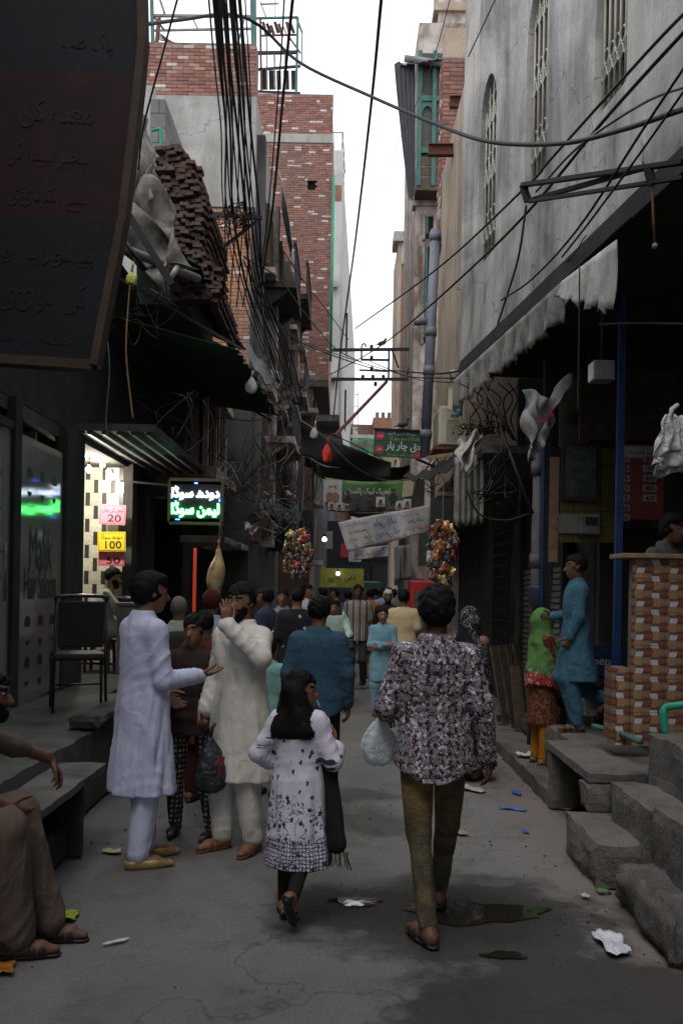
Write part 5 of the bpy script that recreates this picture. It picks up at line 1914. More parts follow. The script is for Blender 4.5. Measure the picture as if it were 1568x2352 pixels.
def plastic(name, col, alpha=1.0, rough=0.35):
 if name in M:
  return M[name]
 k = Mat(name, rough, 0, 0.5)
 k.color(k.mix(k.ramp(k.noise(14, 4), [(0.3, 0), (0.7, 1)]), col, tuple(min(1, c * 1.35) for c in col)))
 k.bump(k.noise(16, 4, 0.6, dist=1.2), 0.8, 0.03)
 if alpha < 1:
  k.b.inputs['Alpha'].default_value = alpha
 M[name] = k.m
 return k.m
def bag(name, loc, w, h, mat, label, seed=1, cat='bag', group=None, knot=True, dep=0.6):
 """crumpled hanging plastic bag"""
 rs_ = random.Random(seed)
 ph = [rs_.uniform(0, 6.28) for _ in range(6)]
 n, mm = 18, 14
 vs, fs = [], []
 for j in range(mm + 1):
  t = j / mm
  r = w / 2 * (0.10 + 0.9 * math.sin(min(1, t * 1.25 + 0.02) * math.pi * 0.62) ** 1.2) * (1 if t < .9 else (1 - t) * 6 + .4)
  for i in range(n):
   a = 2 * math.pi * i / n
   q = 1 + 0.16 * math.sin(3 * a + ph[0] + 3 * t) + 0.10 * math.sin(5 * a + ph[1] - 5 * t) + 0.07 * math.sin(8 * a + ph[2] + 9 * t)
   vs.append((r * q * math.cos(a), dep * r * q * math.sin(a), -h * t + 0.02 * h * math.sin(4 * a + ph[3])))
 for j in range(mm):
  for i in range(n):
   a, b = j * n + i, j * n + (i + 1) % n
   fs.append((a, b, b + n, a + n))
 fs += [tuple(range(n - 1, -1, -1)), tuple(range(mm * n, (mm + 1) * n))]
 m = MB().add(vs, fs)
 if knot:
  m.tube([(0, 0, -0.01), (0.01, 0, 0.05), (w * .15, 0, 0.08)], 0.012, 6)
 o = m.build(name, mat, smooth=True, label=label, cat=cat, group=group)
 o.location = loc
 return o
bag('plastic_bag', P(303, 622, 8.3), 0.10, 0.13, plastic('bag_yellow', (0.42, 0.45, 0.10)), 'small yellow-green bag tied to the bamboo stick', 3)
wire('cable', [P(245, 760, 8.0), P(252, 850, 8.0), P(244, 960, 8.0), P(248, 1000, 8.0)], 0.006, M['cable_grey'], 'thin grey flex dangling below the signboard corner')
bag('hanging_lamp', P(578, 865, 12.2), 0.15, 0.22, plastic('lamp_glass', (0.45, 0.47, 0.42), 0.75), 'pale glass lamp wrapped in a bag at the green awning edge', 7, 'lamp')

# --- lit bulbs in the soda shop
def bulb(px, py, d, lit, watt, label, col=(1.0, 0.93, 0.80)):
 p = P(px, py, d)
 t = thing('light_bulb', label, 'lamp', p)
 k = Mat('bulb_glow_%d' % px, 0.4)
 k.color((0.8, 0.8, 0.75))
 k.emit(col, lit)
 MB().lathe((0, 0, 0), [(0.004, -0.062), (0.022, -0.055), (0.034, -0.03), (0.033, -0.008), (0.02, 0.02), (0.014, 0.035)], 14).build('bulb', k.m, t, smooth=True)
 MB().lathe((0, 0, 0), [(0.016, 0.035), (0.016, 0.07), (0.006, 0.08)], 10).build('socket', M['dark_metal'], t, smooth=True)
 MB().tube([(0, 0, 0.07), (0.01, 0, 0.5)], 0.004, 5).build('flex', M['cable_black'], t)
 if watt:
  L = bpy.data.lights.new('bulb_light', 'POINT')
  L.energy = watt
  L.color = col
  L.shadow_soft_size = 0.05
  lo_ = bpy.data.objects.new('bulb_light', L)
  COL.objects.link(lo_)
  lo_.parent = t
  lo_.location = (0, -0.02, -0.09)
 return t
bulb(205, 1075, 11.6, 40, 65, 'bright bare bulb burning in the soda shop')
bulb(236, 1063, 12.0, 12, 10, 'second dimmer bulb beside the bright one in the soda shop', (1.0, 0.80, 0.5))
t = thing('pendant_lamp', 'small hanging lamp with white shade beside the burning bulbs', 'lamp', P(253, 1080, 11.9))
MB().lathe((0, 0, 0), [(0.055, -0.03), (0.05, -0.01), (0.03, 0.02), (0.01, 0.03)], 14).build('shade', M['white_plastic'], t, smooth=True)
MB().tube([(0, 0, 0.03), (0, 0, 0.5)], 0.004, 5).build('flex', M['cable_black'], t)
k = Mat('pendant_bulb_glow', 0.4)
k.color((0.7, 0.7, 0.68))
k.emit((0.9, 0.95, 1.0), 0.8)
MB().lathe((0, 0, 0), [(0.004, -0.15), (0.045, -0.13), (0.05, -0.07), (0.04, -0.032)], 14).build('bulb', k.m, t, smooth=True)

# --- price placards hung in the soda shop
def placard(px, py, w, h, d, col, lines, label, tilt=0.0):
 c = P(px, py, d)
 t = thing('price_placard', label, 'sign', c, 0, 'price placards in the soda shop')
 W, Hh = w / FPX * d, h / FPX * d
 nm = 'placard_%s' % lines[-1][0]
 mt = plain(nm, col, 0.5, var=0.06, bump=0)
 bd = MB().box((0, 0, 0), (W, 0.008, Hh)).build('board', mt, t)
 ink = plain('placard_ink', (0.03, 0.012, 0.012), 0.6, bump=0)
 m = MB()
 for (a, b) in (((-.46, -.44), (.46, -.44)), ((-.46, .44), (.46, .44)), ((-.46, -.44), (-.46, .44)), ((.46, -.44), (.46, .44))):
  m.bar((a[0] * W, -0.006, a[1] * Hh), (b[0] * W, -0.006, b[1] * Hh), 0.003, 0.003)
 m.build('border', ink, t)
 for (tx, u, v, ww, hh) in lines:
  lettering('lettering', tx, W * ww, Hh * hh, ink, t, (u * W, -0.004, v * Hh), (1, 0, 0), (0, 0, 1), off=0.003, bold=0.01 if tx.isdigit() else 0)
 m = MB()
 m.tube([(0, -0.004, Hh / 2), (0.005, 0, Hh / 2 + 0.06)], 0.004, 5)
 m.build('hook', M['grey_metal'], t)
 t.rotation_euler = (0, tilt, 0)
 return t
placard(259, 1182, 60, 46, 12.2, (0.75, 0.22, 0.30), [('لیمن کی بوتل', 0.0, 0.22, 0.82, 0.30), ('20', 0.08, -0.18, 0.52, 0.36)], 'pink price placard reading 20 above the yellow one', R(2))
placard(256, 1283, 60, 33, 12.22, (0.80, 0.20, 0.24), [('لیمن سوڈا', 0.0, 0.30, 0.8, 0.28), ('50', 0.08, -0.12, 0.52, 0.48)], 'red price placard reading 50 below the yellow one', R(0))
placard(257, 1244, 64, 45, 12.15, (0.80, 0.62, 0.03), [('دودھ سوڈا', 0.0, 0.24, 0.74, 0.30), ('100', 0.06, -0.16, 0.58, 0.38)], 'yellow price placard reading 100 in the soda shop', R(-1))

# --- neon sign
nd_ = 11.7
nc = P(450, 1152, nd_)
NW, NH = 122 / FPX * nd_, 93 / FPX * nd_
ns = thing('neon_sign', 'glowing white and green LED sign reading milk soda and lemon soda in Urdu', 'sign', nc)
MB().box((0, 0.02, 0), (NW, 0.05, NH)).build('backing', M['sign_black'], ns)
m = MB()
for sx2 in (-1, 1):
 m.bar((sx2 * NW / 2, 0.01, -NH / 2), (sx2 * NW / 2, 0.01, NH / 2), 0.03, 0.08)
 m.bar((-NW / 2, 0.01, sx2 * NH / 2), (NW / 2, 0.01, sx2 * NH / 2), 0.03, 0.08)
m.build('frame', plain('sign_frame_brass', (0.14, 0.13, 0.07), 0.5, 0.3), ns)
def glow(nm, col, st):
 k = Mat(nm, 0.5)
 k.color(tuple(c * 0.5 for c in col))
 k.emit(col, st)
 return k.m
def led_text(text, w, h, cx_, cz, mat, step=0.013, r=0.0075):
 """LED dots along the outline of joined letters"""
 tmp = lettering('led', text, w, h, mat, None, (cx_, -0.03, cz), (1, 0, 0), (0, 0, 1))
 me = tmp.data
 em = {}
 for p in me.polygons:
  for a, b in p.edge_keys:
   em[(a, b)] = em.get((a, b), 0) + 1
 pts = []
 for (a, b), c in em.items():
  if c == 1:
   A, B = me.vertices[a].co, me.vertices[b].co
   n = max(1, int(round((B - A).length / step)))
   for i in range(n):
    pts.append(A.lerp(B, i / n))
 bpy.data.objects.remove(tmp)
 keep = []
 for p in pts:
  if all((p - q).length > step * 0.8 for q in keep):
   keep.append(p)
 m = MB()
 for p in keep:
  m.lathe((p.x, -0.03, p.z), [(r * .5, -0.008), (r, -0.002), (r, 0.008)], 6, axis='Y')
 return m.build('led_letters', mat, ns, smooth=True)
led_text('دودھ سوڈا', NW * 0.88, NH * 0.32, 0, NH * 0.20, glow('led_white', (0.75, 0.85, 1.0), 5.0))
g2 = led_text('لیمن سوڈا', NW * 0.88, NH * 0.38, 0, -NH * 0.20, glow('led_green', (0.10, 1.0, 0.20), 9.0), 0.011, 0.009)
lettering('led_fill', 'لیمن سوڈا', NW * 0.88, NH * 0.38, glow('led_green_core', (0.30, 1.0, 0.40), 6.0), ns, (0, -0.026, -NH * 0.20), (1, 0, 0), (0, 0, 1), off=0.002, bold=0.012)
lettering('led_fill', 'دودھ سوڈا', NW * 0.88, NH * 0.32, glow('led_white_core', (0.6, 0.75, 1.0), 1.2), ns, (0, -0.026, NH * 0.20), (1, 0, 0), (0, 0, 1), off=0.002, bold=0.008)
m = MB()
for (x_, z_) in ((-.01, .45), (.0, .45), (.01, .45), (.02, .45), (-.45, .12), (-.45, .08), (-.45, .16), (.45, .06), (.45, .02), (-.36, -.45), (-.33, -.45), (-.30, -.45)):
 m.lathe((x_ * NW * 1.3 if abs(x_) < .1 else x_ * NW, -0.03, z_ * NH), [(0.004, -0.008), (0.009, 0), (0.009, 0.008)], 6, axis='Y')
m.build('led_blue', glow('led_blue', (0.05, 0.15, 1.0), 8.0), ns, smooth=True)
m = MB()
m.bar((-NW / 2, 0.05, NH * 0.4), (-1.0, 0.1, NH * 0.5), 0.025)
m.build('bracket', M['dark_metal'], ns)
m = MB()
m.tube(curve_pts([(NW * .47, 0.0, -NH / 2), (NW * .5, 0, -NH * .8), (NW * .45, 0, -NH * 1.0), (NW * .52, 0, -NH * 1.4)], 16), 0.004, 5)
m.build('flex', M['cable_grey'], ns)

# --- furniture on the plinth: metal chair with dark back, glass counter
def steel_chair(loc, rz):
 t = thing('metal_chair', 'black padded steel-frame chair standing on the plinth by the saloon', 'chair', loc, rz)
 fr = plain('chair_steel', (0.06, 0.06, 0.065), 0.3, 0.8, bump=0)
 pad = plain('chair_pad', (0.016, 0.015, 0.014), 0.7)
 for sx2 in (-1, 1):
  MB().tube(curve_pts([(sx2 * .22, -.22, 0), (sx2 * .215, -.2, .43), (sx2 * .215, -.19, .45), (sx2 * .215, .2, .46)], 18), .013, 8).build('leg', fr, t, smooth=True)
  MB().tube([(sx2 * .22, .24, 0), (sx2 * .21, .2, .46), (sx2 * .205, .26, .98)], .013, 8).build('leg', fr, t, smooth=True)
 MB().tube(curve_pts([(-.205, .26, .96), (-.18, .27, 1.0), (.18, .27, 1.0), (.205, .26, .96)], 12), .016, 8).build('back_rail', fr, t, smooth=True)
 MB().tube([(-.215, -.19, .2), (.215, -.19, .2)], .009, 6).build('stretcher', fr, t, smooth=True)
 MB().box((0, 0, .475), (.44, .44, .06)).build('seat', pad, t, bevel=0.02)
 MB().box((0, .245, .76), (.38, .035, .40), (R(-7), 0, 0)).build('backrest', pad, t, bevel=0.015)
 return t
c = P(175, 1620, 8.0)
steel_chair((c.x, 8.05, 0.60), R(200))
gc = thing('shop_counter', 'steel counter with glass rail inside the tiled soda shop', 'counter', (-2.75, 11.2, 0.6))
MB().box((0, 0, 0.45), (0.5, 0.5, 0.9)).build('cabinet', M['grey_metal'], gc, bevel=0.01)
MB().box((0, 0, 0.93), (0.56, 0.56, 0.04)).build('top', M['grey_metal'], gc, bevel=0.006)
MB().tube([(-0.25, -0.26, 1.02), (0.25, -0.26, 1.02)], 0.014, 8).build('rail', plain('chrome', (0.6, 0.6, 0.6), 0.2, 1.0, bump=0), gc, smooth=True)
gc.location = (-2.62, 11.35, 0.60)
gc.scale = (0.5, 0.6, 0.92)

# --- saloon shelf with bottles, seen through the glass door
shf = thing('bottle_shelf', 'saloon wall shelf behind the glass door', 'shelf', (-3.4, 9.0, 0.6))
MB().bbox((-3.9, 9.05, 0.6), (-3.05, 9.1, 3.2)).build('backboard', M['plaster_pale'], shf)
for z_ in (2.05, 2.45, 2.78):
 MB().bbox((-3.9, 8.82, z_ - 0.03), (-3.05, 9.05, z_)).build('shelf_board', M['wood_dark'], shf)
rebase(shf, (-3.4, 9.0, 0.6))
cols = [('red can', (0.5, 0.03, 0.03)), ('silver can', (0.5, 0.55, 0.58)), ('red can', (0.5, 0.03, 0.03)), ('brown jar', (0.25, 0.14, 0.05)), ('brown jar', (0.28, 0.16, 0.05)), ('dark jar', (0.03, 0.02, 0.05)), ('purple jar', (0.1, 0.02, 0.06))]
spots = [(-3.30, 2.78, .24, 0), (-3.235, 2.78, .26, 1), (-3.17, 2.78, .24, 2), (-3.28, 2.45, .16, 3), (-3.19, 2.45, .14, 4), (-3.28, 2.05, .13, 5), (-3.19, 2.05, .12, 6)]
for i, (x_, z_, hh, ci) in enumerate(spots):
 nm, cc = cols[ci]
 r_ = 0.028 if i < 3 else 0.036
 o = MB().lathe((0, 0, 0), [(r_, 0), (r_, hh * .82), (r_ * .8, hh * .9), (r_ * .55, hh)], 14).build('bottle', plain('bottle_' + nm.replace(' ', '_'), cc, 0.3, bump=0), smooth=True)
 o.location = (x_, 8.93, z_)
 tag(o, ['tall red spray can on the saloon shelf', 'tall silver spray can between two red ones', 'tall red spray can on the saloon shelf', 'brown lidded jar on the middle saloon shelf', 'brown lidded jar on the middle saloon shelf', 'dark jar on the lowest saloon shelf', 'purple jar on the lowest saloon shelf'][i], 'bottle', 'bottles on the saloon shelf')

# --- orange strip and hanging meat by the dark butcher's front
o = MB().bbox((-0.022, -0.02, 0), (0.022, 0.02, 0.92)).build('orange_strip', glow('strip_orange', (1.0, 0.09, 0.03), 0.07), label='glowing orange-red vertical light strip in the dark shop front', cat='lamp')
o.location = P(446, 1405, 13.2)
mt = Mat('meat', 0.45)
mt.color(mt.mix(mt.ramp(mt.noise(5, 5), [(0.4, 0), (0.6, 1)]), (0.42, 0.35, 0.16), (0.22, 0.07, 0.05)))
M['meat'] = mt.m
meat = thing('hanging_meat', 'yellowish leg of meat hung on a wire by the dark shop front', 'meat', P(503, 1240, 10.4))
m = MB()
m.tube(curve_pts([(0.0, 0, 0.0), (0.0, 0, -0.15), (-0.01, 0, -0.3), (-0.04, 0, -0.5), (-0.02, 0, -0.66)], 20), [0.012] * 4 + [0.03, 0.035, 0.04, 0.05, 0.06, 0.075, 0.085, 0.095, 0.10, 0.10, 0.10, 0.09, 0.08, 0.07, 0.06, 0.05, 0.04], 12)
m.build('joint', M['meat'], meat, smooth=True)
MB().tube([(0, 0, 0), (0.01, 0, 0.25)], 0.004, 5).build('hook_wire', M['grey_metal'], meat)

# --- dark stalls along the row, cloth and crates below the old house
for (x0, y0, x1, y1, z1, mt_, lab) in ((-2.25, 15.2, -1.75, 16.6, 0.85, 'wood_dark', 'dark wooden stall counter below the old house'), (-2.1, 18.8, -1.5, 20.6, 0.9, 'soot_wall', 'sooty shop counter beneath the gable house'), (-1.75, 23, -1.0, 25, 0.95, 'rust_metal', 'brown metal stall counter further along the lane')):
 t = thing('stall_counter', lab, 'counter', ((x0 + x1) / 2, (y0 + y1) / 2, 0))
 hx, hy = (x1 - x0) / 2, (y1 - y0) / 2
 MB().bbox((-hx, -hy, 0.0), (hx, hy, z1 - 0.05)).build('cabinet', M[mt_], t)
 MB().bbox((-hx - 0.05, -hy - 0.05, z1 - 0.048), (hx + 0.05, hy + 0.05, z1)).build('top', M['wood_old'], t)
# stacked red drink crates beside the lane
def crate(loc, mat, label, group, rz=0):
 t = thing('drink_crate', label, 'crate', loc, rz, group)
 for (sx2, sy2) in ((1, 0), (-1, 0)):
  MB().box((sx2 * .19, 0, .14), (.02, .28, .28)).build('end_panel', mat, t)
 for sy2 in (1, -1):
  for z_ in (.035, .14, .245):
   MB().box((0, sy2 * .13, z_), (.36, .018, .06)).build('slat', mat, t)
  for x_ in (-.12, 0, .12):
   MB().box((x_, sy2 * .128, .14), (.03, .014, .26)).build('rib', mat, t)
 MB().box((0, 0, .012), (.36, .25, .02)).build('bottom', mat, t)
 return t
redp = plain('crate_red', (0.35, 0.015, 0.015), 0.5, var=0.2)
# ================================================================== things on the right-hand side
# --- steps and slab bench in front of the corner shop
st = thing('stone_steps', 'worn concrete steps climbing to the tiled shop counter', 'steps', (1.9, 5.2, 0))
RZ = R(7)
def step(lo, hi, amp, seed, mat='concrete_worn', nm='step', step_=0.08):
 m = MB()
 rough_box(m, lo, hi, amp, step_, seed)
 return m.build(nm, M[mat], st, smooth=nm != 'step')
step((1.50, 5.30, -0.02), (2.4, 6.08, 0.265), 0.022, 31)
step((1.76, 5.18, 0.0), (2.6, 5.95, 0.50), 0.02, 32)
step((1.54, 4.2, -0.02), (2.6, 5.10, 0.24), 0.05, 33, 'concrete_worn', 'rubble_step', 0.035)
step((1.74, 4.25, 0.0), (2.7, 5.08, 0.545), 0.02, 34)
step((2.0, 4.6, 0.0), (2.8, 5.95, 0.82), 0.02, 35)
rebase(st, (1.9, 5.2, 0))
sl_ = thing('slab_bench', 'grey concrete slab bench with a dark hollow beneath at the foot of the steps', 'bench', (1.9, 6.6, 0))
m = MB()
rough_box(m, (1.64, 6.0, 0.46), (2.62, 7.32, 0.53), 0.012, 0.09, 41)
m.build('slab', M['concrete_worn'], sl_)
m = MB()
rough_box(m, (1.66, 7.16, 0.0), (2.5, 7.30, 0.458), 0.02, 0.08, 42)
m.build('side_wall', M['concrete_worn'], sl_)
m = MB()
rough_box(m, (1.62, 5.98, 0.26), (2.5, 6.22, 0.462), 0.03, 0.06, 43)
m.build('broken_lintel', M['concrete_worn'], sl_)
MB().bbox((1.95, 6.25, 0.0), (2.0, 7.15, 0.458)).build('back_wall', M['concrete_dark'], sl_)
m = MB()
rough_box(m, (1.86, 7.34, 0.0), (2.29, 8.3, 0.515), 0.02, 0.09, 44)
m.build('back_block', M['concrete_worn'], sl_)
rebase(sl_, (1.9, 6.6, 0))
kb = MB()
rough_box(kb, (1.66, 7.33, -0.02), (2.62, 14.6, 0.13), 0.02, 0.12, 51)
kb.build('pavement', M['concrete_worn'], kind='structure')

# --- tiled counter: printed brown basket-weave tiles
def weave_tile_mat():
 k = Mat('weave_tile', 0.25, 0, 0.5)
 x, y, z = k.sep()
 u = k.math('MULTIPLY', x, 1 / 0.12)
 v = k.math('MULTIPLY', z, 1 / 0.12)
 wob = k.math('MULTIPLY', k.math('SINE', k.math('MULTIPLY', v, 6.2832)), 0.07)
 fu = k.math('FRACT', k.math('ADD', u, wob))
 fv = k.math('FRACT', k.math('ADD', v, k.math('MULTIPLY', k.math('FLOOR', k.math('ADD', u, wob)), 0.5)))
 a = k.math('GREATER_THAN', fu, 0.56)
 b = k.math('GREATER_THAN', fv, 0.48)
 cyl = k.math('SINE', k.math('MULTIPLY', fv, 6.2832))
 brown = k.mix(k.math('ABSOLUTE', cyl), (0.085, 0.033, 0.022), (0.20, 0.08, 0.05))
 tan = k.mix(k.math('ABSOLUTE', cyl), (0.14, 0.10, 0.075), (0.25, 0.16, 0.10))
 c = k.mix(b, tan, brown)
 wh = k.math('MULTIPLY', a, k.math('LESS_THAN', fv, 0.30))
 c = k.mix(a, c, k.mix(b, (0.12, 0.075, 0.055), (0.29, 0.18, 0.10)))
 c = k.mix(wh, c, (0.45, 0.45, 0.46))
 k.color(k.mix(1.0, c, k.ramp(k.noise(4, 4), [(0.3, 0.75), (0.7, 1.1)]), 'MULTIPLY'))
 M['weave_tile'] = k.m
weave_tile_mat()
ct = thing('tiled_counter', 'shop counter faced with glossy brown basket-weave tiles above the steps', 'counter', (2.6, 6.6, 0.6))
cy = 6.55
cx0 = P(1450, 1400, cy).x
ctop = P(1500, 1283, cy).z
cbot = 0.62
MB().bbox((cx0, cy + 0.02, cbot), (3.3, cy + 0.08, ctop)).build('core', M['mortar_grey'], ct)
MB().bbox((cx0 - 0.10, cy + 0.03, cbot), (cx0 - 0.002, cy + 0.22, P(1430, 1535, cy).z)).build('core', M['mortar_grey'], ct)
ts = 0.24
n_r = int((ctop - cbot) / ts) + 1
for i in range(6):
 for j in range(n_r):
  w_, h_ = ts - 0.003, min(ts, ctop - cbot - j * ts) - 0.003
  if h_ < 0.03:
   continue
  MB().bbox((cx0 + i * ts, cy, cbot + j * ts), (cx0 + i * ts + w_, cy + 0.018, cbot + j * ts + h_)).build('tile', M['weave_tile'], ct)
for j in range(3):
 MB().bbox((cx0 - 0.102, cy + 0.012, cbot + j * ts), (cx0 - 0.003, cy + 0.028, min(cbot + j * ts + ts - 0.003, P(1430, 1535, cy).z))).build('tile', M['weave_tile'], ct)
 for i in range(1):
  MB().bbox((cx0 - 0.125, cy + 0.03 + i * 0.22, cbot + j * ts), (cx0 - 0.102, cy + 0.215 + i * 0.22, min(cbot + j * ts + ts - 0.003, P(1430, 1535, cy).z))).build('tile', M['weave_tile'], ct)
MB().bbox((cx0 - 0.08, cy - 0.04, ctop), (3.3, cy + 0.3, ctop + 0.035)).build('top_board', M['wood_pale'], ct, bevel=0.006)
rebase(ct, (2.6, 6.6, 0.6))

# --- valance cloth hung under the jutting floor
val = fabric('valance_cloth', (0.27, 0.258, 0.235), 0.9, 0.7, 5, (0.15, 0.142, 0.13))
valw = fabric('valance_white', (0.52, 0.50, 0.465), 0.9, 0.7, 4, (0.36, 0.345, 0.32))
def valance(s0, s1, ztop, drop, mat, label, seed, n=110, out=0.04, lean=-0.03):
 rs_ = random.Random(seed)
 g_ = []
 jag = [0.0] * (n + 1)
 for i in range(n + 1):
  jag[i] = rs_.uniform(-.035, .035) + (0.03 if (i % 7) < 2 else 0)
 nv = 7
 for j in range(nv + 1):
  v = j / nv
  row = []
  for i in range(n + 1):
   u = i / n
   s_ = s0 + (s1 - s0) * u
   zt = ztop(u)
   d = drop(u) * v + (jag[i] if v > 0.8 else 0) * (v - 0.8) * 5 * -1
   row.append(wp(s_, zt - d, out + lean * v + 0.035 * math.sin(u * 55 + 2 * v) * v + 0.02 * math.sin(u * 131) * v))
  g_.append(row)
 return MB().sheet(g_, 0.008).build('valance', mat, smooth=True, label=label, cat='awning')
sA, sB, sC = wall_s(1072, 870), wall_s(1300, 640), wall_s(1432, 560)
valance(-0.1, sB, lambda u: Z0 - 0.20, lambda u: 0.36 - 0.06 * u, val, 'dirty grey striped valance with frayed edge under the jutting floor', 3)
valance(sB + 0.03, sC, lambda u: Z0 - 0.21 - 0.06 * u, lambda u: 0.16 + 0.34 * u, valw, 'torn white cloth hanging at the end of the grey valance', 5, 30, 0.05, 0.02)
rail = MB()
rail.tube([wp(-0.1, Z0 - 0.185, 0.03), wp(wall_s(1432) + 0.2, Z0 - 0.19, 0.03)], 0.018, 6)
rail.build('valance_rail', M['dark_metal'], smooth=True, label='thin dark rail carrying the grey valance', cat='rail')
# torn banner cloth with red lettering, hanging from the valance
redp = plain('crate_red', (0.35, 0.015, 0.015), 0.5, var=0.2)
red_ink = plain('ink_red', (0.30, 0.01, 0.03), 0.8, bump=0)
blk_ink = plain('ink_black', (0.015, 0.015, 0.02), 0.8, bump=0)
tb = thing('torn_banner', 'torn white cloth banner with red Urdu scrap hanging by the drain pipe', 'banner', P(1250, 900, 8.4))
bd_ = 8.4
g_ = quad_grid(P(1198, 915, bd_), P(1310, 884, bd_), P(1256, 1000, bd_), P(1214, 1067, bd_), 22, 24, lambda u, v: (0.03 * math.sin(11 * v + 6 * u), 0.07 * math.sin(11 * u + 5 * v) + 0.035 * math.sin(25 * u - 9 * v), 0.09 * math.sin(7 * u + 1) * (1 - v)))
cl = MB().sheet(g_, 0.005).build('cloth', fabric('banner_white', (0.30, 0.29, 0.285), 0.9, 0.5, 6, (0.20, 0.19, 0.185)), tb, smooth=True)
lettering('lettering', 'کی', 0.16, 0.10, red_ink, tb, P(1252, 955, bd_ - 0.14), (1, 0, 0.4), (-0.4, 0, 1), off=0.01, bold=0.03)
lettering('lettering', 'رفت', 0.22, 0.05, blk_ink, tb, P(1218, 1030, bd_ - 0.14), (0.45, 0, -1), (1, 0, 0.45), off=0.01, bold=0.03)
rebase(tb, P(1250, 900, 8.4))

# --- angle-iron frame fixed to the plastered wall
fr = thing('iron_bracket', 'dark angle-iron bracket jutting from the plastered wall below the arched windows', 'bracket', P(1380, 420, 6.2))
for (a, b, w_) in (((1200, 425, 6.6), (1568, 372, 5.4), 0.045), ((1212, 463, 6.6), (1568, 408, 5.4), 0.035), ((1225, 458, 6.6), (1480, 385, 5.7), 0.04), ((1200, 425, 6.6), (1212, 463, 6.6), 0.05), ((1487, 385, 5.6), (1497, 425, 5.6), 0.05)):
 MB().bar(P(*a), P(*b), w_, w_ * 0.6).build('angle_iron', M['dark_metal'], fr)
MB().tube([P(1496, 425, 5.6), P(1502, 560, 5.6)], 0.008, 6).build('hanging_rod', M['rust_metal'], fr, smooth=True)
MB().lathe(P(1503, 565, 5.6), [(0.005, 0.02), (0.018, 0.008), (0.018, -0.012), (0.004, -0.02)], 8).build('knob', M['grey_metal'], fr, smooth=True)
rebase(fr, P(1380, 420, 6.2))

# --- fittings inside the corner shop
lb = thing('ceiling_lamp', 'boxy grey lamp hanging from the dark shop ceiling', 'lamp', P(1381, 855, 7.4))
MB().box((0, 0, 0), (0.17, 0.17, 0.16)).build('lamp_box', M['grey_metal'], lb, bevel=0.01)
MB().box((-0.088, 0, 0), (0.006, 0.15, 0.14)).build('diffuser', M['white_plastic'], lb)
MB().tube([(0, 0, 0.08), (0, 0, 0.7)], 0.012, 6).build('rod', M['dark_metal'], lb, smooth=True)
wy = 9.17
def board(name, x0, y0, x1, y1, mat, label, d=wy - 0.06, th=0.03, cat='board'):
 a, b = P(x0, y1, d), P(x1, y0, d)
 o = MB().bbox((0, 0, 0), (b.x - a.x, th, b.z - a.z)).build(name, mat, label=label, cat=cat)
 o.location = (a.x, d, a.z)
 return o
yb = thing('tile_board', 'dull yellow board with brown lines behind the framed picture', 'board', P(1340, 1100, wy - 0.02))
board('x', 0, 0, 1, 1, M['soot_black'], 'x') if False else None
a, b = P(1283, 1245, wy - 0.03), P(1412, 1030, wy - 0.03)
yel = plain('board_yellow', (0.14, 0.11, 0.03), 0.7, var=0.4)
for i in range(4):
 for j in range(6):
  wd_, hd_ = (b.x - a.x) / 4, (b.z - a.z) / 6
  MB().bbox((a.x + i * wd_, wy - 0.045, a.z + j * hd_), (a.x + (i + 1) * wd_ - 0.006, wy - 0.03, a.z + (j + 1) * hd_ - 0.006)).build('tile', yel, yb)
rebase(yb, P(1340, 1100, wy - 0.02))
pf = thing('framed_picture', 'dark framed picture with dull glass on the yellow board', 'picture', P(1330, 1085, wy - 0.1))
a, b = P(1286, 1152, wy - 0.1), P(1376, 1017, wy - 0.1)
MB().bbox((a.x, wy - 0.12, a.z), (b.x, wy - 0.08, b.z)).build('frame', M['wood_dark'], pf, bevel=0.01)
k = Mat('picture_glass', 0.25, 0, 0.5)
k.color(k.mix(k.ramp(k.noise(9, 4), [(0.4, 0), (0.65, 1)]), (0.035, 0.04, 0.04), (0.075, 0.08, 0.078)))
M['picture_glass'] = k.m
MB().bbox((a.x + 0.04, wy - 0.126, a.z + 0.05), (b.x - 0.04, wy - 0.121, b.z - 0.05)).build('glass', M['picture_glass'], pf)
rebase(pf, P(1330, 1085, wy - 0.1))
board('notice_paper', 1282, 1182, 1336, 1224, M['white_plastic'], 'dusty white notice pinned under the framed picture', wy - 0.09, 0.008, 'paper').data.materials[0] = plain('paper_dusty', (0.20, 0.195, 0.18), 0.8)
em = thing('meter_box', 'small grey electric meter beside the white notice', 'meter', P(1352, 1205, wy - 0.12))
MB().box((0, 0, 0), (0.20, 0.10, 0.20)).build('case', plain('meter_grey', (0.15, 0.15, 0.14), 0.6), em, bevel=0.015)
MB().box((0.01, -0.053, 0.03), (0.12, 0.008, 0.08)).build('window', M['sign_black'], em)
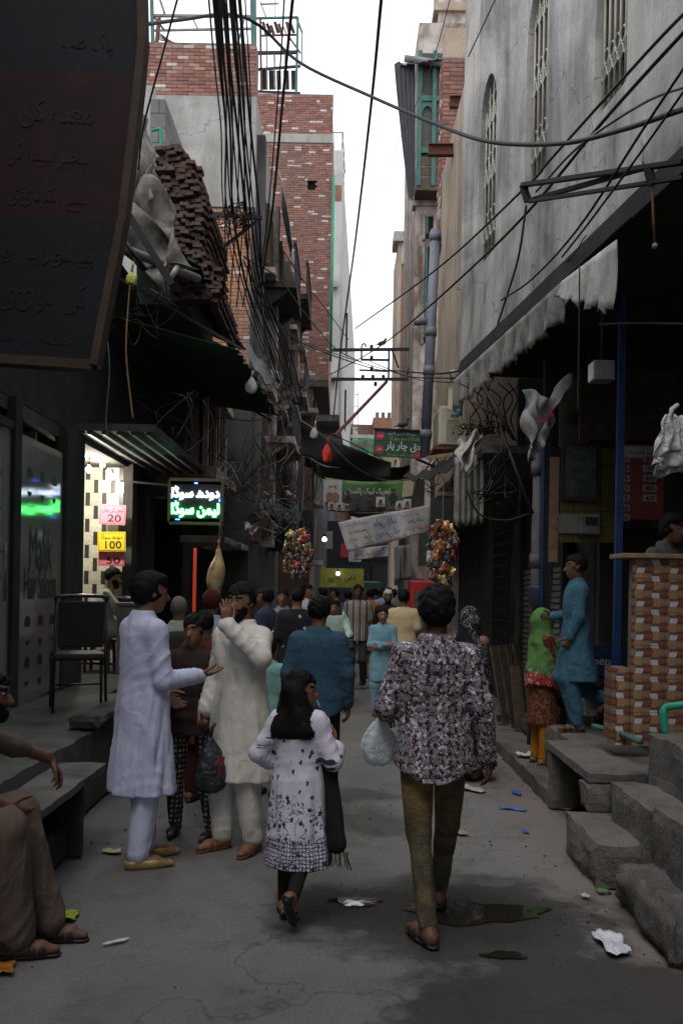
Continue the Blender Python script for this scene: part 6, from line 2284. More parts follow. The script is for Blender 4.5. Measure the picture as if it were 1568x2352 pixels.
# brown calligraphy panels
cal = thing('shop_sign', 'brown shop signboard with faint diamond calligraphy under the dark ceiling', 'sign', P(1450, 930, 7.2))
cd = 8.9
a, b = P(1330, 1010, cd), P(1600, 850, cd)
MB().bbox((a.x, cd, a.z), (b.x, cd + 0.03, b.z)).build('board', plain('sign_brown', (0.045, 0.022, 0.018), 0.75, var=0.4), cal)
dim = plain('sign_dim_gold', (0.085, 0.06, 0.045), 0.8, bump=0)
lettering('lettering', 'شیخ جی', 0.42, 0.28, dim, cal, P(1395, 930, cd), (1, 0, 0), (0, 0, 1), off=0.006)
lettering('lettering', 'لسی', 0.34, 0.36, dim, cal, P(1525, 920, cd), (1, 0, 0), (0, 0, 1), off=0.006)
for (dx, dy) in ((1378, 985), (1475, 880), (1538, 905)):
 for q in range(4):
  c = P(dx + (0, 7, 0, -7)[q], dy + (-7, 0, 7, 0)[q], cd)
  MB().box((c.x, cd - 0.008, c.z), (0.032, 0.006, 0.032), (0, R(45), 0)).build('diamond_dot', dim, cal)
rebase(cal, P(1450, 930, 7.2))
# red price list
pld = 8.3
a, b = P(1418, 1192, pld), P(1525, 1022, pld)
pl_ = thing('price_list', 'red price list board with rows of white number labels behind the counter', 'sign', P(1470, 1192, pld))
MB().bbox((a.x, pld, a.z), (b.x, pld + 0.02, b.z)).build('board', plain('list_red', (0.14, 0.014, 0.014), 0.6, var=0.2), pl_)
hd1 = P(1430, 1022, pld).z
wh_ = plain('list_white', (0.23, 0.225, 0.21), 0.6, bump=0)
MB().bbox((a.x + 0.01, pld - 0.006, hd1 - 0.115), (b.x - 0.01, pld - 0.001, hd1 - 0.012)).build('header', wh_, pl_)
lettering('lettering', 'ریٹ لسٹ', 0.26, 0.06, blk_ink, pl_, (a.x + 0.22, pld - 0.007, hd1 - 0.062), (1, 0, 0), (0, 0, 1), off=0.004, bold=0.02)
for ci, (xx, vals) in enumerate(((1433, ['30', '15', '15', '25', '15', '25', '50']), (1491, ['20', '150', '60', '80', '60']))):
 for ri, v_ in enumerate(vals):
  c = P(xx, 1050 + ri * 22.5 + 4, pld)
  MB().box((c.x, pld - 0.004, c.z), (0.125 if ci else 0.09, 0.005, 0.06)).build('label', wh_, pl_, bevel=0.002)
  lettering('lettering', v_, 0.085 if ci else 0.06, 0.042, blk_ink, pl_, (c.x, pld - 0.007, c.z), (1, 0, 0), (0, 0, 1), off=0.003, bold=0.03)
rebase(pl_, P(1470, 1192, pld))
# white carrier bags hung by the handles
hb = thing('carrier_bag', 'bunch of shiny white carrier bags hanging above the counter', 'bag', P(1538, 962, 5.7))
wbm = plastic('bag_white', (0.36, 0.36, 0.37), 1.0, 0.25)
for q, (dx, w0, w1, ln, yo) in enumerate(((0, .03, .115, .29, 0), (.05, .03, .12, .33, .03), (.02, .025, .10, .36, .06), (-.02, .02, .09, .25, -.025))):
 MB().sheet(quad_grid((dx - w0, yo, 0.02), (dx + w0, yo, 0.03), (dx + w1, yo, -ln + .02 * q), (dx - w1, yo, -ln), 10, 14, lambda u, v, q=q: (.012 * math.sin(9 * v + q), .02 * math.sin(11 * u + 3 * v + q) * (.3 + v), .012 * math.sin(8 * u + q) * v)), .004).build('bag_layer', wbm, hb, smooth=True)
MB().tube([(0, 0, 0.0), (0.01, 0, .06), (.05, .01, .09)], .016, 6).build('knot', wbm, hb, smooth=True)
# crates with drink lettering inside the shop
bl_c = plain('crate_blue', (0.010, 0.020, 0.075), 0.5, var=0.2)
for i, (px_, z_) in enumerate(((1300, 0.62), (1300, 0.91), (1375, 0.62), (1375, 0.91))):
 c = P(px_, 1500, 8.75)
 cr = crate((c.x, 8.75, z_), bl_c if i % 2 else M['sign_black'], ['dark crate with pale lettering under the blue one by the post', 'blue crate standing on the dark crate behind the woman in green', 'dark crate with pale lettering behind the legs of the boy in blue', 'blue crate on top of the dark crate behind the boy in blue'][i], 'drink crates in the corner shop')
 lettering('lettering', 'pepsi', 0.24, 0.10, plain('crate_ink', (0.22, 0.23, 0.25), 0.6, bump=0), cr, (0.02, -0.142, 0.14), (1, 0, 0), (0, 0, 1), off=0.004, bold=0.02)
bx_ = thing('white_box', 'dusty white box on the floor by the blue post', 'box', P(1415, 1605, 8.1))
bx_.location = (P(1415, 1600, 8.0).x - 0.12, 8.15, 0.62)
MB().box((0, 0, 0.09), (0.30, 0.25, 0.18)).build('carton', M['white_plastic'], bx_, bevel=0.01)
MB().box((0, -0.127, 0.09), (0.06, 0.004, 0.06)).build('mark', M['sign_black'], bx_)

# --- drain pipe, fittings and bucket on the shop corner
dr = thing('drain_pipe', 'fat grey drain pipe with sockets standing on the pavement beside the shop post', 'pipe', P(1221, 1740, 9.4))
a = P(1222, 1735, 9.4)
MB().tube([(a.x, 9.4, 0.1), (a.x + 0.02, 9.4, 3.4)], 0.062, 12).build('pipe', plain('pipe_drab', (0.115, 0.115, 0.12), 0.6), dr, smooth=True)
for z_ in (1.05, 1.95, 2.9):
 MB().tube([(a.x + 0.008, 9.4, z_), (a.x + 0.008, 9.4, z_ + 0.14)], 0.075, 12).build('pipe_socket', M['pipe_drab'], dr, smooth=True)
MB().tube(curve_pts([(a.x + 0.14, 9.38, 2.6), (a.x + 0.13, 9.36, 2.2), (a.x + 0.15, 9.36, 1.9), (a.x + 0.12, 9.34, 1.5)], 18), 0.018, 6).build('thin_pipe', M['pipe_drab'], dr, smooth=True)
MB().lathe((a.x - 0.01, 9.27, 1.62), [(0.03, -0.13), (0.085, -0.02), (0.095, 0.12), (0.098, 0.14), (0.088, 0.13)], 14).build('bucket', plain('bucket_blue', (0.05, 0.055, 0.085), 0.5), dr, smooth=True)
rebase(dr, (a.x, 9.4, 0.1))
gp_ = MB()
gp_.tube(curve_pts([P(1362, 1668, 7.0), P(1420, 1683, 6.6), P(1470, 1704, 6.25)], 12), 0.022, 8)
gp_.build('hose', M['green_paint'], smooth=True, label='length of green pipe lying on the slab bench', cat='pipe')
gp_ = MB()
gp_.tube(curve_pts([P(1528, 1690, 5.9), P(1522, 1640, 5.9), P(1530, 1625, 5.9), P(1560, 1620, 5.85), P(1620, 1612, 5.8)], 16), 0.026, 8)
gp_.build('water_pipe', M['green_pipe'], smooth=True, label='green water pipe elbow rising from the top step', cat='pipe')

# --- pallets and junk wood by the shutter
for i, (x_, y_, rz, h_, lab) in enumerate(((2.28, 10.3, 20, 0.75, 'grey slatted wooden pallet leaning on the rolling shutter'), (2.12, 10.9, 50, 0.95, 'taller slatted wooden crate side behind the leaning pallet'))):
 t = thing('wooden_pallet', lab, 'pallet', (x_, y_, 0.12), R(rz))
 t.rotation_euler = (R(-12), 0, R(rz))
 for q in range(4):
  MB().box((-0.27 + q * 0.18, 0, h_ / 2), (0.12, 0.025, h_)).build('slat', M['wood_old'], t)
 for z_ in (0.1, h_ - 0.12):
  MB().box((0, 0.035, z_), (0.7, 0.045, 0.08)).build('batten', M['wood_dark'], t)
m = MB()
rough_box(m, (2.0, 9.9, 0.12), (2.35, 10.2, 0.36), 0.06, 0.06, 61)
m.build('rubble_heap', M['concrete_dark'], label='low heap of rubble on the pavement by the drain pipe', cat='rubble')

# --- air conditioner on the beige house
ac = thing('air_conditioner', 'cream outdoor air conditioner unit hung on the beige house with looping hoses', 'air conditioner', P(1035, 985, 12.6))
c = P(1035, 988, 12.6)
ac.location = (c.x - 0.04, 12.6, c.z - 0.26)
acm = plain('ac_cream', (0.44, 0.43, 0.34), 0.5, var=0.2)
MB().box((0, 0, 0.26), (0.33, 0.75, 0.52)).build('case', acm, ac, bevel=0.02)
for i in range(10):
 MB().box((-0.172, 0.0, 0.06 + i * 0.043), (0.012, 0.6, 0.012)).build('louvre', acm, ac)
 MB().box((0.03, -0.381, 0.06 + i * 0.03), (0.2, 0.01, 0.01)).build('louvre', acm, ac)
MB().box((0.04, -0.385, 0.43), (0.12, 0.02, 0.08)).build('terminal_cover', acm, ac, bevel=0.004)
MB().box((0, 0, -0.03), (0.45, 0.7, 0.05)).build('shelf_bracket', M['rust_metal'], ac)
for q in range(2):
 MB().tube(curve_pts([(0.17, -0.3, 0.1), (0.26 + q * .05, -0.32, 0.0), (0.30, -0.3, 0.3), (0.18, -0.3, 0.62), (0.10 + q * .06, -0.25, 1.0), (0.2, -0.1, 1.25)], 26), 0.018, 7).build('hose', M['white_plastic'] if q else M['cable_black'], ac, smooth=True)
# cloths hung behind it
for (x0, x1, y0, y1, col, lab) in ((1032, 1052, 850, 945, (0.50, 0.48, 0.34), 'pale yellow cloth hanging above the air conditioner'), (1051, 1062, 850, 955, (0.05, 0.30, 0.50), 'bright blue cloth hanging above the air conditioner'), (1085, 1093, 880, 960, (0.40, 0.42, 0.46), 'pale grey cloth hanging beside the valance end')):
 d_ = 11.9
 MB().sheet(quad_grid(P(x0, y0, d_), P(x1, y0, d_), P(x1 + 3, y1, d_), P(x0 - 3, y1, d_), 8, 10, lambda u, v: (0, 0.04 * math.sin(9 * u + 2 * v), 0)), 0.006).build('cloth', fabric('cloth_%d' % x0, col, 0.9, 0.5), smooth=True, label=lab, cat='cloth')

# --- canopy and cloth shade along the row
can = thing('shop_canopy', 'ragged dark canopy with plants and cloth over the shops beside the air conditioner', 'awning', P(1100, 1010, 11))
m = MB()
rough_box(m, (1.5, 9.9, 3.18), (2.7, 13.2, 3.30), 0.03, 0.2, 71)
m.build('slab', M['concrete_dark'], can)
rebase(can, P(1100, 1010, 11))
gcl = fabric('shade_cloth', (0.27, 0.25, 0.22), 0.9, 0.8, 6, (0.17, 0.155, 0.14))
MB().sheet(quad_grid(P(1043, 1050, 10.8), P(1112, 1045, 10.4), P(1110, 1195, 10.4), P(1040, 1212, 10.8), 24, 8, lambda u, v: (0, 0.05 * math.sin(32 * u), 0.03 * math.sin(25 * u) * v)), 0.006).build('shade_cloth', gcl, smooth=True, label='pleated grey shade cloth hanging before the wire grille', cat='cloth')
MB().sheet(quad_grid(P(1048, 1018, 10.3), P(1110, 985, 10.3), P(1075, 1075, 10.2), P(1052, 1080, 10.2), 16, 12, lambda u, v: (0.03 * math.sin(9 * v), 0.10 * math.sin(8 * u + 5 * v), 0.05 * math.sin(12 * u + 3 * v))), 0.006).build('draped_cloth', fabric('cloth_dirty', (0.42, 0.40, 0.37), 0.9, 0.7, 7, (0.25, 0.23, 0.2)), smooth=True, label='crumpled pale cloth thrown over the canopy edge', cat='cloth')
# dried creeper on the canopy
rs = random.Random(8)
cr_ = thing('dry_creeper', 'dry leafy creeper with bare stems growing on the shop canopy', 'plant', P(1100, 990, 10.6))
for i in range(9):
 x_ = 1085 + i * 12
 pts = [P(x_, 1000 - i, 10.6), P(x_ + rs.uniform(-10, 10), 960, 10.5), P(x_ + rs.uniform(-25, 25), 915, 10.4), P(x_ + rs.uniform(-40, 30), 880, 10.4)]
 MB().tube(curve_pts(pts, 14), [0.012] * 4 + [0.008] * 20, 5).build('stem', M['wood_dark'], cr_, smooth=True) if False else MB().tube(curve_pts(pts, 14), 0.008, 5).build('stem', M['wood_dark'], cr_, smooth=True)
m = MB()
for i in range(420):
 c = P(rs.gauss(1105, 26), rs.gauss(985, 9), 10.6 + rs.uniform(-.3, .3))
 a = rs.uniform(0, 6.28)
 u_ = Vector((math.cos(a), math.sin(a), rs.uniform(-.6, .6))) * 0.03
 w_ = Vector((-math.sin(a), math.cos(a), rs.uniform(-.6, .6))) * 0.014
 m.add([c - u_, c + w_, c + u_, c - w_], [(0, 1, 2, 3)])
m.build('foliage', plain('leaf_dull', (0.065, 0.072, 0.04), 0.8), cr_, kind='stuff')
rebase(cr_, P(1100, 990, 10.6))

# --- dark awnings and clutter over the far right shops
MB().sheet(quad_grid(P(930, 1092, 13.5), P(1050, 1035, 11.5), P(1045, 1070, 11.2), P(925, 1100, 13.2), 20, 6, lambda u, v: (0, 0, -0.08 * math.sin(math.pi * u) + 0.03 * math.sin(20 * u))), 0.01).build('black_awning', M['black_sheet'], label='black cloth awning under the air conditioner', cat='awning')
o = MB().bar(P(980, 1052, 12.0), P(1045, 1043, 11.6), 0.03, 0.05).build('wood_batten', M['wood_pale'], label='pale wooden batten along the black awning', cat='batten')
# red drinks fridge
fr_ = thing('drinks_fridge', 'tall red drinks fridge standing behind the man in the patterned shirt', 'fridge', (1.28, 13.6, 0))
MB().box((0, 0, 0.95), (0.55, 0.55, 1.75)).build('cabinet', redp, fr_, bevel=0.03)
MB().box((0, -0.28, 0.98), (0.44, 0.02, 1.35)).build('door', M['picture_glass'], fr_)
MB().box((0.19, -0.3, 1.0), (0.02, 0.03, 0.5)).build('handle', M['grey_metal'], fr_)
MB().box((0, 0, 0.05), (0.5, 0.5, 0.1)).build('base', M['dark_metal'], fr_)
# ================================================================== banners and signs over the lane
def cloth_banner(name, c, label, mat, nu=28, nv=10, wob=0.06, sagz=0.0, seed=1, cat='banner'):
 rs_ = random.Random(seed)
 p0, p1 = rs_.uniform(0, 6), rs_.uniform(0, 6)
 t = thing(name, label, cat, (0, 0, 0))
 g_ = quad_grid(*c, nu, nv, lambda u, v: (0, wob * math.sin(9 * u + p0 + 2 * v) + wob * .5 * math.sin(23 * u + p1), -sagz * 4 * u * (1 - u)))
 MB().sheet(g_, 0.006).build('cloth', mat, t, smooth=True)
 return t
def on_cloth(t, c, text, u, v, w, h, mat, sagz=0.0, mirror=False, bold=0.01, off=0.05):
 c0, c1, c2, c3 = map(Vector, c)
 p = c0.lerp(c1, u).lerp(c3.lerp(c2, u), v) + Vector((0, -off, -sagz * 4 * u * (1 - u)))
 xd = (c0.lerp(c3, v) - c1.lerp(c2, v)) * -1
 xd = xd.normalized() + Vector((0, 0, -sagz * 4 * (1 - 2 * u) / max(.1, (c1 - c0).length)))
 zd = c0.lerp(c1, u) - c3.lerp(c2, u)
 return lettering('lettering', text, w, h, mat, t, p, xd, zd, off=0.0, bold=bold, mirror=mirror)
# long black cloth sagging across the lane
cb = [P(690, 972, 12.6), P(898, 1060, 14.4), P(895, 1098, 14.4), P(690, 1046, 12.6)]
MB().sheet(quad_grid(*cb, 30, 8, lambda u, v: (0, 0.08 * math.sin(8 * u + 3 * v), -0.22 * u * (1 - u) + 0.02 * math.sin(19 * u) * v)), 0.008).build('black_cloth', M['black_sheet'], smooth=True, label='long black cloth slung across the lane below the crossarms', cat='cloth')
bag('plastic_bag', P(722, 980, 12.4), 0.10, 0.16, plastic('bag_grey', (0.45, 0.42, 0.42), 0.85), 'pale bag tied on the wire above the black cloth', 41)
bag('plastic_bag', P(752, 1018, 12.4), 0.13, 0.26, plastic('bag_red', (0.42, 0.02, 0.015), 0.95), 'red plastic bag hanging before the black cloth', 42)
# green metal sign with white lettering
gd = 17.5
gc0 = P(914, 1020, gd)
gs_ = thing('green_sign', 'dark green metal sign with red roundels and white Urdu lettering', 'sign', gc0)
GW, GH = 112 / FPX * gd, 62 / FPX * gd
MB().box((0, 0, 0), (GW, 0.03, GH)).build('plate', plain('sign_green', (0.012, 0.075, 0.045), 0.55, var=0.2), gs_)
wht = plain('ink_white', (0.62, 0.62, 0.6), 0.6, bump=0)
yel_i = plain('ink_yellow', (0.50, 0.45, 0.06), 0.6, bump=0)
mx = Matrix.Rotation(R(3), 3, 'Y')
for (tx, u, v, w_, h_, mt) in (('بسم اللہ الرحمن الرحیم', .06, .36, .55, .14, wht), ('لا الہ الا اللہ محمد رسول اللہ', .12, .19, .62, .17, yel_i), ('حق چار یار', .12, -.10, .74, .40, wht), ('خلافت راشدہ زندہ باد', .08, -.40, .60, .14, yel_i)):
 lettering('lettering', tx, GW * w_, GH * h_, mt, gs_, (u * GW, -0.016, v * GH), (1, 0, 0), (0, 0, 1), off=0.004, bold=0.02 if h_ > .3 else 0.0)
rd_ = plain('roundel_red', (0.42, 0.03, 0.05), 0.6, bump=0)
for (u, v) in ((-.38, .27), (-.38, -.24), (.43, -.36)):
 MB().lathe((u * GW, -0.02, v * GH), [(0.085, -0.003), (0.085, 0.004)], 20, axis='Y').build('roundel', rd_, gs_)
 lettering('lettering', 'علی' if u > 0 else ('ابوبکر' if v > 0 else 'عمر'), 0.11, 0.07, wht, gs_, (u * GW, -0.024, v * GH), (1, 0, 0), (0, 0, 1), off=0.003)
MB().box((0, -0.02, GH / 2 + 0.01), (GW + 0.04, 0.05, 0.03)).build('rail', M['dark_metal'], gs_)
MB().bar((GW / 2 - 0.1, 0.05, -GH / 2), (GW / 2 + 0.6, 0.4, -GH / 2 - 0.2), 0.04).build('bracket', M['dark_metal'], gs_)
gs_.rotation_euler = (0, R(2), 0)
# pastel banner further back
c_ = [P(803, 1012, 24), P(862, 1006, 24), P(862, 1042, 24), P(803, 1036, 24)]
pb_ = cloth_banner('pastel_banner', c_, 'pale green banner with pink lettering behind the green sign', fabric('banner_mint', (0.20, 0.50, 0.30), 0.8), wob=.03)
for i in range(4):
 on_cloth(pb_, c_, ['میلاد', 'مبارک', 'جشن', 'عید'][i], .15 + .24 * i, .45, .15, .2, plain('ink_pink', (0.6, 0.12, 0.25), 0.7, bump=0), off=.06, bold=.02)
# green-and-gold banner with portraits
bd3 = 16.0
c_ = [P(746, 1097, bd3), P(955, 1100, bd3), P(947, 1166, bd3), P(750, 1172, bd3)]
k = Mat('banner_party', 0.6, 0, 0.3)
xx, yy, zz = k.sep()
n_ = k.noise(2.5, 3)
fv = k.n('ShaderNodeMapRange', {'Value': k.math('ADD', zz, k.math('MULTIPLY', n_, .25)), 'From Min': P(850, 1150, bd3).z + .1, 'From Max': P(850, 1100, bd3).z + .15}).outputs[0]
k.color(k.ramp(fv, [(0.1, (0.05, 0.055, 0.05)), (0.45, (0.05, 0.10, 0.045)), (0.75, (0.05, 0.16, 0.03)), (1.0, (0.22, 0.24, 0.03))]))
M['banner_party'] = k.m
SAG = 0.07
tl = cloth_banner('party_banner', c_, 'green printed banner with rows of small portraits across the lane', M['banner_party'], wob=.03, sagz=SAG)
on_cloth(tl, c_, 'تحریک لبیک پاکستان', .47, .32, .78, .14, wht, SAG, bold=.0)
on_cloth(tl, c_, 'JOIN TLP', .50, .90, .44, .075, plain('ink_dark_green', (0.012, 0.014, 0.012), 0.7, bump=0), SAG, bold=.02)
pale_i, face_i, dk_i = plain('print_pale', (0.42, 0.42, 0.40), 0.7, bump=0), plain('print_skin', (0.22, 0.13, 0.09), 0.7, bump=0), plain('print_dark', (0.02, 0.02, 0.02), 0.7, bump=0)
C0, C1, C2, C3 = map(Vector, c_)
def bpt(u, v, off=.05):
 return C0.lerp(C1, u).lerp(C3.lerp(C2, u), v) + Vector((0, -off, -SAG * 4 * u * (1 - u)))
def disc(t, c, rx, rz, mat, nm, n=14):
 MB().add([c + Vector((rx * math.cos(i * 2 * math.pi / n), 0, rz * math.sin(i * 2 * math.pi / n))) for i in range(n)], [tuple(range(n))]).build(nm, mat, t)
for (u, v, s_, bgw) in ((.08, .38, 1.9, 1), (.25, .5, 1.1, 0), (.50, .62, 1.0, 0), (.62, .66, .9, 1), (.76, .45, 1.2, 0), (.06, .84, .75, 1), (.15, .84, .75, 1), (.24, .84, .7, 1), (.36, .72, .8, 0), (.84, .84, .8, 1), (.93, .82, .8, 1)):
 pc = bpt(u, v)
 if bgw:
  MB().add([pc + Vector((a * .085 * s_, .008, b * .10 * s_)) for a, b in ((-1, -1), (1, -1), (1, 1), (-1, 1))], [(0, 1, 2, 3)]).build('portrait_ground', pale_i, tl)
 disc(tl, pc + Vector((0, -.004, -.055 * s_)), .065 * s_, .05 * s_, dk_i if not bgw else face_i, 'portrait_shoulders')
 disc(tl, pc + Vector((0, -.008, .03 * s_)), .034 * s_, .046 * s_, face_i, 'portrait_face')
 disc(tl, pc + Vector((0, -.012, .005 * s_)), .03 * s_, .03 * s_, pale_i if u < .1 and s_ > 1.5 else dk_i, 'portrait_beard')
 disc(tl, pc + Vector((0, -.012, .065 * s_)), .036 * s_, .022 * s_, dk_i if not bgw else pale_i, 'portrait_cap')
MB().add([bpt(.86, .05), bpt(.98, .05), bpt(.98, .58), bpt(.86, .58)], [(0, 1, 2, 3)]).build('gold_panel', plain('print_gold', (0.36, 0.33, 0.22), 0.6, bump=0), tl)
for v in (0.0, 1.0):
 MB().tube([bpt(u / 10, v, .01) for u in range(11)], .006, 5).build('hem_cord', M['cable_grey'], tl)
# white cloth banner with blue and red writing seen from its back
bd4 = 13.4
c_ = [P(776, 1199, bd4), P(985, 1160, bd4), P(986, 1222, bd4), P(798, 1268, bd4)]
wb = cloth_banner('white_banner', c_, 'white cloth banner with large blue and red hand-painted Urdu lettering', fabric('banner_cotton', (0.40, 0.38, 0.385), 0.9, 0.4, 7), wob=.035, seed=4)
bi, ri, gi = plain('ink_blue', (0.035, 0.10, 0.26), 0.8, bump=0), plain('ink_crimson', (0.36, 0.06, 0.08), 0.8, bump=0), plain('ink_olive', (0.07, 0.085, 0.06), 0.8, bump=0)
for (tx, u, v, w_, h_, mt) in (('حاجی فقیر', .50, .30, .36, .15, bi), ('راجہ جی الہٰ', .50, .68, .36, .16, bi), ('بسم اللہ الرحمن', .20, .18, .34, .07, ri), ('زیر سرپرستی', .19, .42, .30, .07, gi), ('جناب سید عمران', .19, .64, .34, .08, ri), ('اہل محلہ', .22, .86, .30, .06, gi), ('مبارک ہو', .78, .22, .26, .07, ri), ('محفل نعت', .84, .46, .24, .09, gi), ('رات نو بجے', .80, .70, .26, .09, ri), ('دعوت عام', .62, .90, .26, .06, ri), ('انشا اللہ', .93, .75, .12, .07, ri)):
 on_cloth(wb, c_, tx, u, v, w_, h_, mt, mirror=True, bold=.012)
c_ = [P(812, 1262, 18), P(892, 1252, 18), P(890, 1278, 18), P(812, 1287, 18)]
w2 = cloth_banner('small_banner', c_, 'narrow white cloth banner hanging beneath the larger white one', fabric('banner_cotton', (0, 0, 0)), wob=.03, seed=6)
for i in range(3):
 on_cloth(w2, c_, ['محفل', 'میلاد', 'نعت'][i], .2 + .3 * i, .5, .18, .12, (bi, ri, bi)[i], mirror=True)
# far banner scraps
c_ = [P(845, 1038, 30), P(905, 1040, 30), P(905, 1085, 30), P(845, 1082, 30)]
cloth_banner('far_poster', c_, 'pale poster with round emblem far down the lane', fabric('banner_far', (0.36, 0.40, 0.22)), wob=.02)
c_ = [P(905, 1255, 21), P(945, 1250, 21), P(945, 1330, 21), P(905, 1335, 21)]
cloth_banner('hanging_sheet', c_, 'grey cloth sheet hanging at the far shops', fabric('cloth_far_grey', (0.16, 0.155, 0.15)), wob=.05)
c_ = [P(980, 1185, 15), P(1012, 1175, 15), P(1012, 1255, 15), P(980, 1265, 15)]

# ------------------------------------------------------------------ crossarm frame with insulators
pf_ = thing('crossarm_frame', 'steel crossarm frame with small insulators spanning the lane', 'power line frame', P(860, 840, 23))
fd = 23.0
for (a, b, w_) in (((762, 804), (958, 802), .07), ((760, 871), (962, 871), .07), ((830, 800), (830, 826), .045), ((828, 826), (893, 827), .05), ((893, 805), (892, 868), .05), ((825, 850), (893, 853), .04), ((950, 803), (935, 860), .06), ((900, 805), (915, 845), .04)):
 MB().bar(P(a[0], a[1], fd), P(b[0], b[1], fd), w_).build('arm', M['dark_metal'], pf_)
MB().bar(P(888, 876, fd), P(770, 1000, fd - 2), .06).build('stay', M['rust_metal'], pf_)
for (x_, y_) in ((853, 797), (853, 822), (853, 847), (833, 866), (856, 866), (862, 882), (880, 866)):
 MB().lathe(P(x_, y_, fd), [(.02, -.06), (.05, -.03), (.035, 0), (.05, .03), (.02, .06)], 8).build('insulator', M['dark_metal'], pf_, smooth=True)
MB().tube(curve_pts([P(830, 805, fd), P(831, 792, fd), P(838, 790, fd), P(840, 797, fd)], 10), .02, 6).build('hook', M['dark_metal'], pf_)
rebase(pf_, P(860, 840, fd))
def bird(loc, rz, label):
 t = thing('pigeon', label, 'bird', loc, rz, 'birds perched over the lane')
 bm_ = plain('feather_grey', (0.05, 0.05, 0.055), 0.8)
 F = Field((-.1, -.2, -.05), (.1, .22, .25), .012)
 F.cone((0, -.05, .08), (0, .05, .11), .05, .055, .02)
 F.cone((0, .06, .13), (0, .09, .19), .032, .028, .02)
 F.ell((0, .10, .20), (.028, .034, .028), .01)
 F.cone((0, .12, .20), (0, .15, .195), .01, .004, .005)
 F.cone((0, -.08, .07), (0, -.18, .04), .03, .012, .02, flat=((0, 0, 1), 2))
 np_mesh('body', [F.mesh()], bm_, t)
 for e in (-1, 1):
  MB().tube([(e * .02, .0, .05), (e * .02, .01, .0)], .005, 5).build('leg', M['rust_metal'], t)
 return t
bird(P(876, 797, 23), R(-90), 'dark pigeon perched on the upper crossarm')
bird(P(924, 986, 17.4), R(-80), 'grey pigeon perched on top of the green sign')

# ------------------------------------------------------------------ rooftop frames
rf = thing('roof_frame', 'rusty green pipe frame standing on the gable house roof', 'frame', P(460, 60, 19.5))
rd0 = 19.3
for (a, b, w_, mt) in (((352, 135), (348, -40), .07, 'green_paint'), ((505, 128), (507, -40), .05, 'grey_metal'), ((582, 125), (578, -40), .08, 'green_paint'), ((350, 36), (580, 38), .05, 'grey_metal'), ((352, 70), (580, 66), .04, 'grey_metal'), ((352, 36), (378, 70), .04, 'rust_metal'), ((358, 122), (366, 40), .07, 'rust_metal'), ((440, 36), (455, 68), .03, 'grey_metal'), ((368, 0), (378, 30), .05, 'grey_metal'), ((540, 125), (562, 40), .03, 'grey_metal'), ((520, 66), (520, 128), .04, 'rust_metal')):
 MB().bar(P(a[0], a[1], rd0), P(b[0], b[1], rd0), w_).build('pipe', M[mt], rf)
for i in range(5):
 MB().tube(curve_pts([P(365, 75 + i * 4, rd0), P(420 + 10 * i, 112, rd0), P(470 + 14 * i, 118 - i * 2, rd0)], 12), .012, 4).build('loose_wire', M['rust_metal'], rf)
rebase(rf, P(460, 60, rd0))
rt = thing('roof_shack', 'skeletal steel roof shack with torn slats on top of the brick tower', 'shack', P(640, 215, 30))
rd1 = 30.2
for (a, b, w_, mt) in (((588, 215), (585, -20), .09, 'green_paint'), ((600, 210), (598, 40), .07, 'rust_metal'), ((680, 215), (684, 40), .08, 'green_paint'), ((693, 150), (694, 75), .05, 'grey_metal'), ((614, 205), (612, 80), .05, 'grey_metal'), ((632, 205), (630, 120), .06, 'grey_metal'), ((655, 205), (655, 120), .05, 'grey_metal'), ((680, 40), (694, 75), .06, 'green_paint'),
                       ((588, 42), (684, 40), .06, 'green_paint'), ((588, 122), (684, 120), .09, 'dark_metal'), ((592, 160), (690, 152), .07, 'dark_metal'), ((590, 210), (690, 214), .06, 'dark_metal'), ((598, 82), (680, 80), .05, 'rust_metal'), ((660, 80), (690, 122), .05, 'rust_metal'), ((598, 10), (640, 8), .04, 'grey_metal'), ((598, 5), (612, 42), .04, 'grey_metal'), ((632, 0), (632, 40), .03, 'grey_metal')):
 MB().bar(P(a[0], a[1], rd1), P(b[0], b[1], rd1), w_).build('pipe', M[mt], rt)
for i in range(8):
 MB().bar(P(604 + i * 9, 50 + (i % 3) * 4, rd1 + .3), P(612 + i * 9, 82 - (i % 2) * 6, rd1 + .3), .10, .02).build('slat', M['wood_dark' if i % 2 else 'rust_metal'], rt)
for i in range(5):
 MB().bar(P(606 + i * 17, 162, rd1 + .2), P(607 + i * 17, 206, rd1 + .2), .19 - .02 * (i % 3), .02).build('plank', M['wood_dark'], rt)
rebase(rt, P(640, 215, rd1))

# ------------------------------------------------------------------ cable bracket with coils on the old house
cbk = thing('cable_bracket', 'rusty wall bracket with coiled cable loops where the bundle turns', 'bracket', P(520, 500, 13.2))
for (a, b) in (((415, 488), (600, 500)), ((600, 500), (470, 600)), ((560, 498), (560, 520))):
 MB().bar(P(a[0], a[1], 13.4), P(b[0], b[1], 13.0), .05).build('angle_iron', M['dark_metal'], cbk)
rs = random.Random(6)
for i in range(16):
 cx_, cy_ = rs.uniform(475, 575), rs.uniform(470, 520)
 r1, r2 = rs.uniform(10, 24), rs.uniform(8, 22)
 ph = rs.uniform(0, 6)
 MB().tube([P(cx_ + r1 * math.cos(a + ph), cy_ + r2 * math.sin(a), 13.1 + .08 * math.sin(2 * a)) for a in [j * math.pi / 9 for j in range(17)]], .009, 4).build('cable_coil', M['cable_black'], cbk, smooth=True)
rebase(cbk, P(520, 500, 13.2))

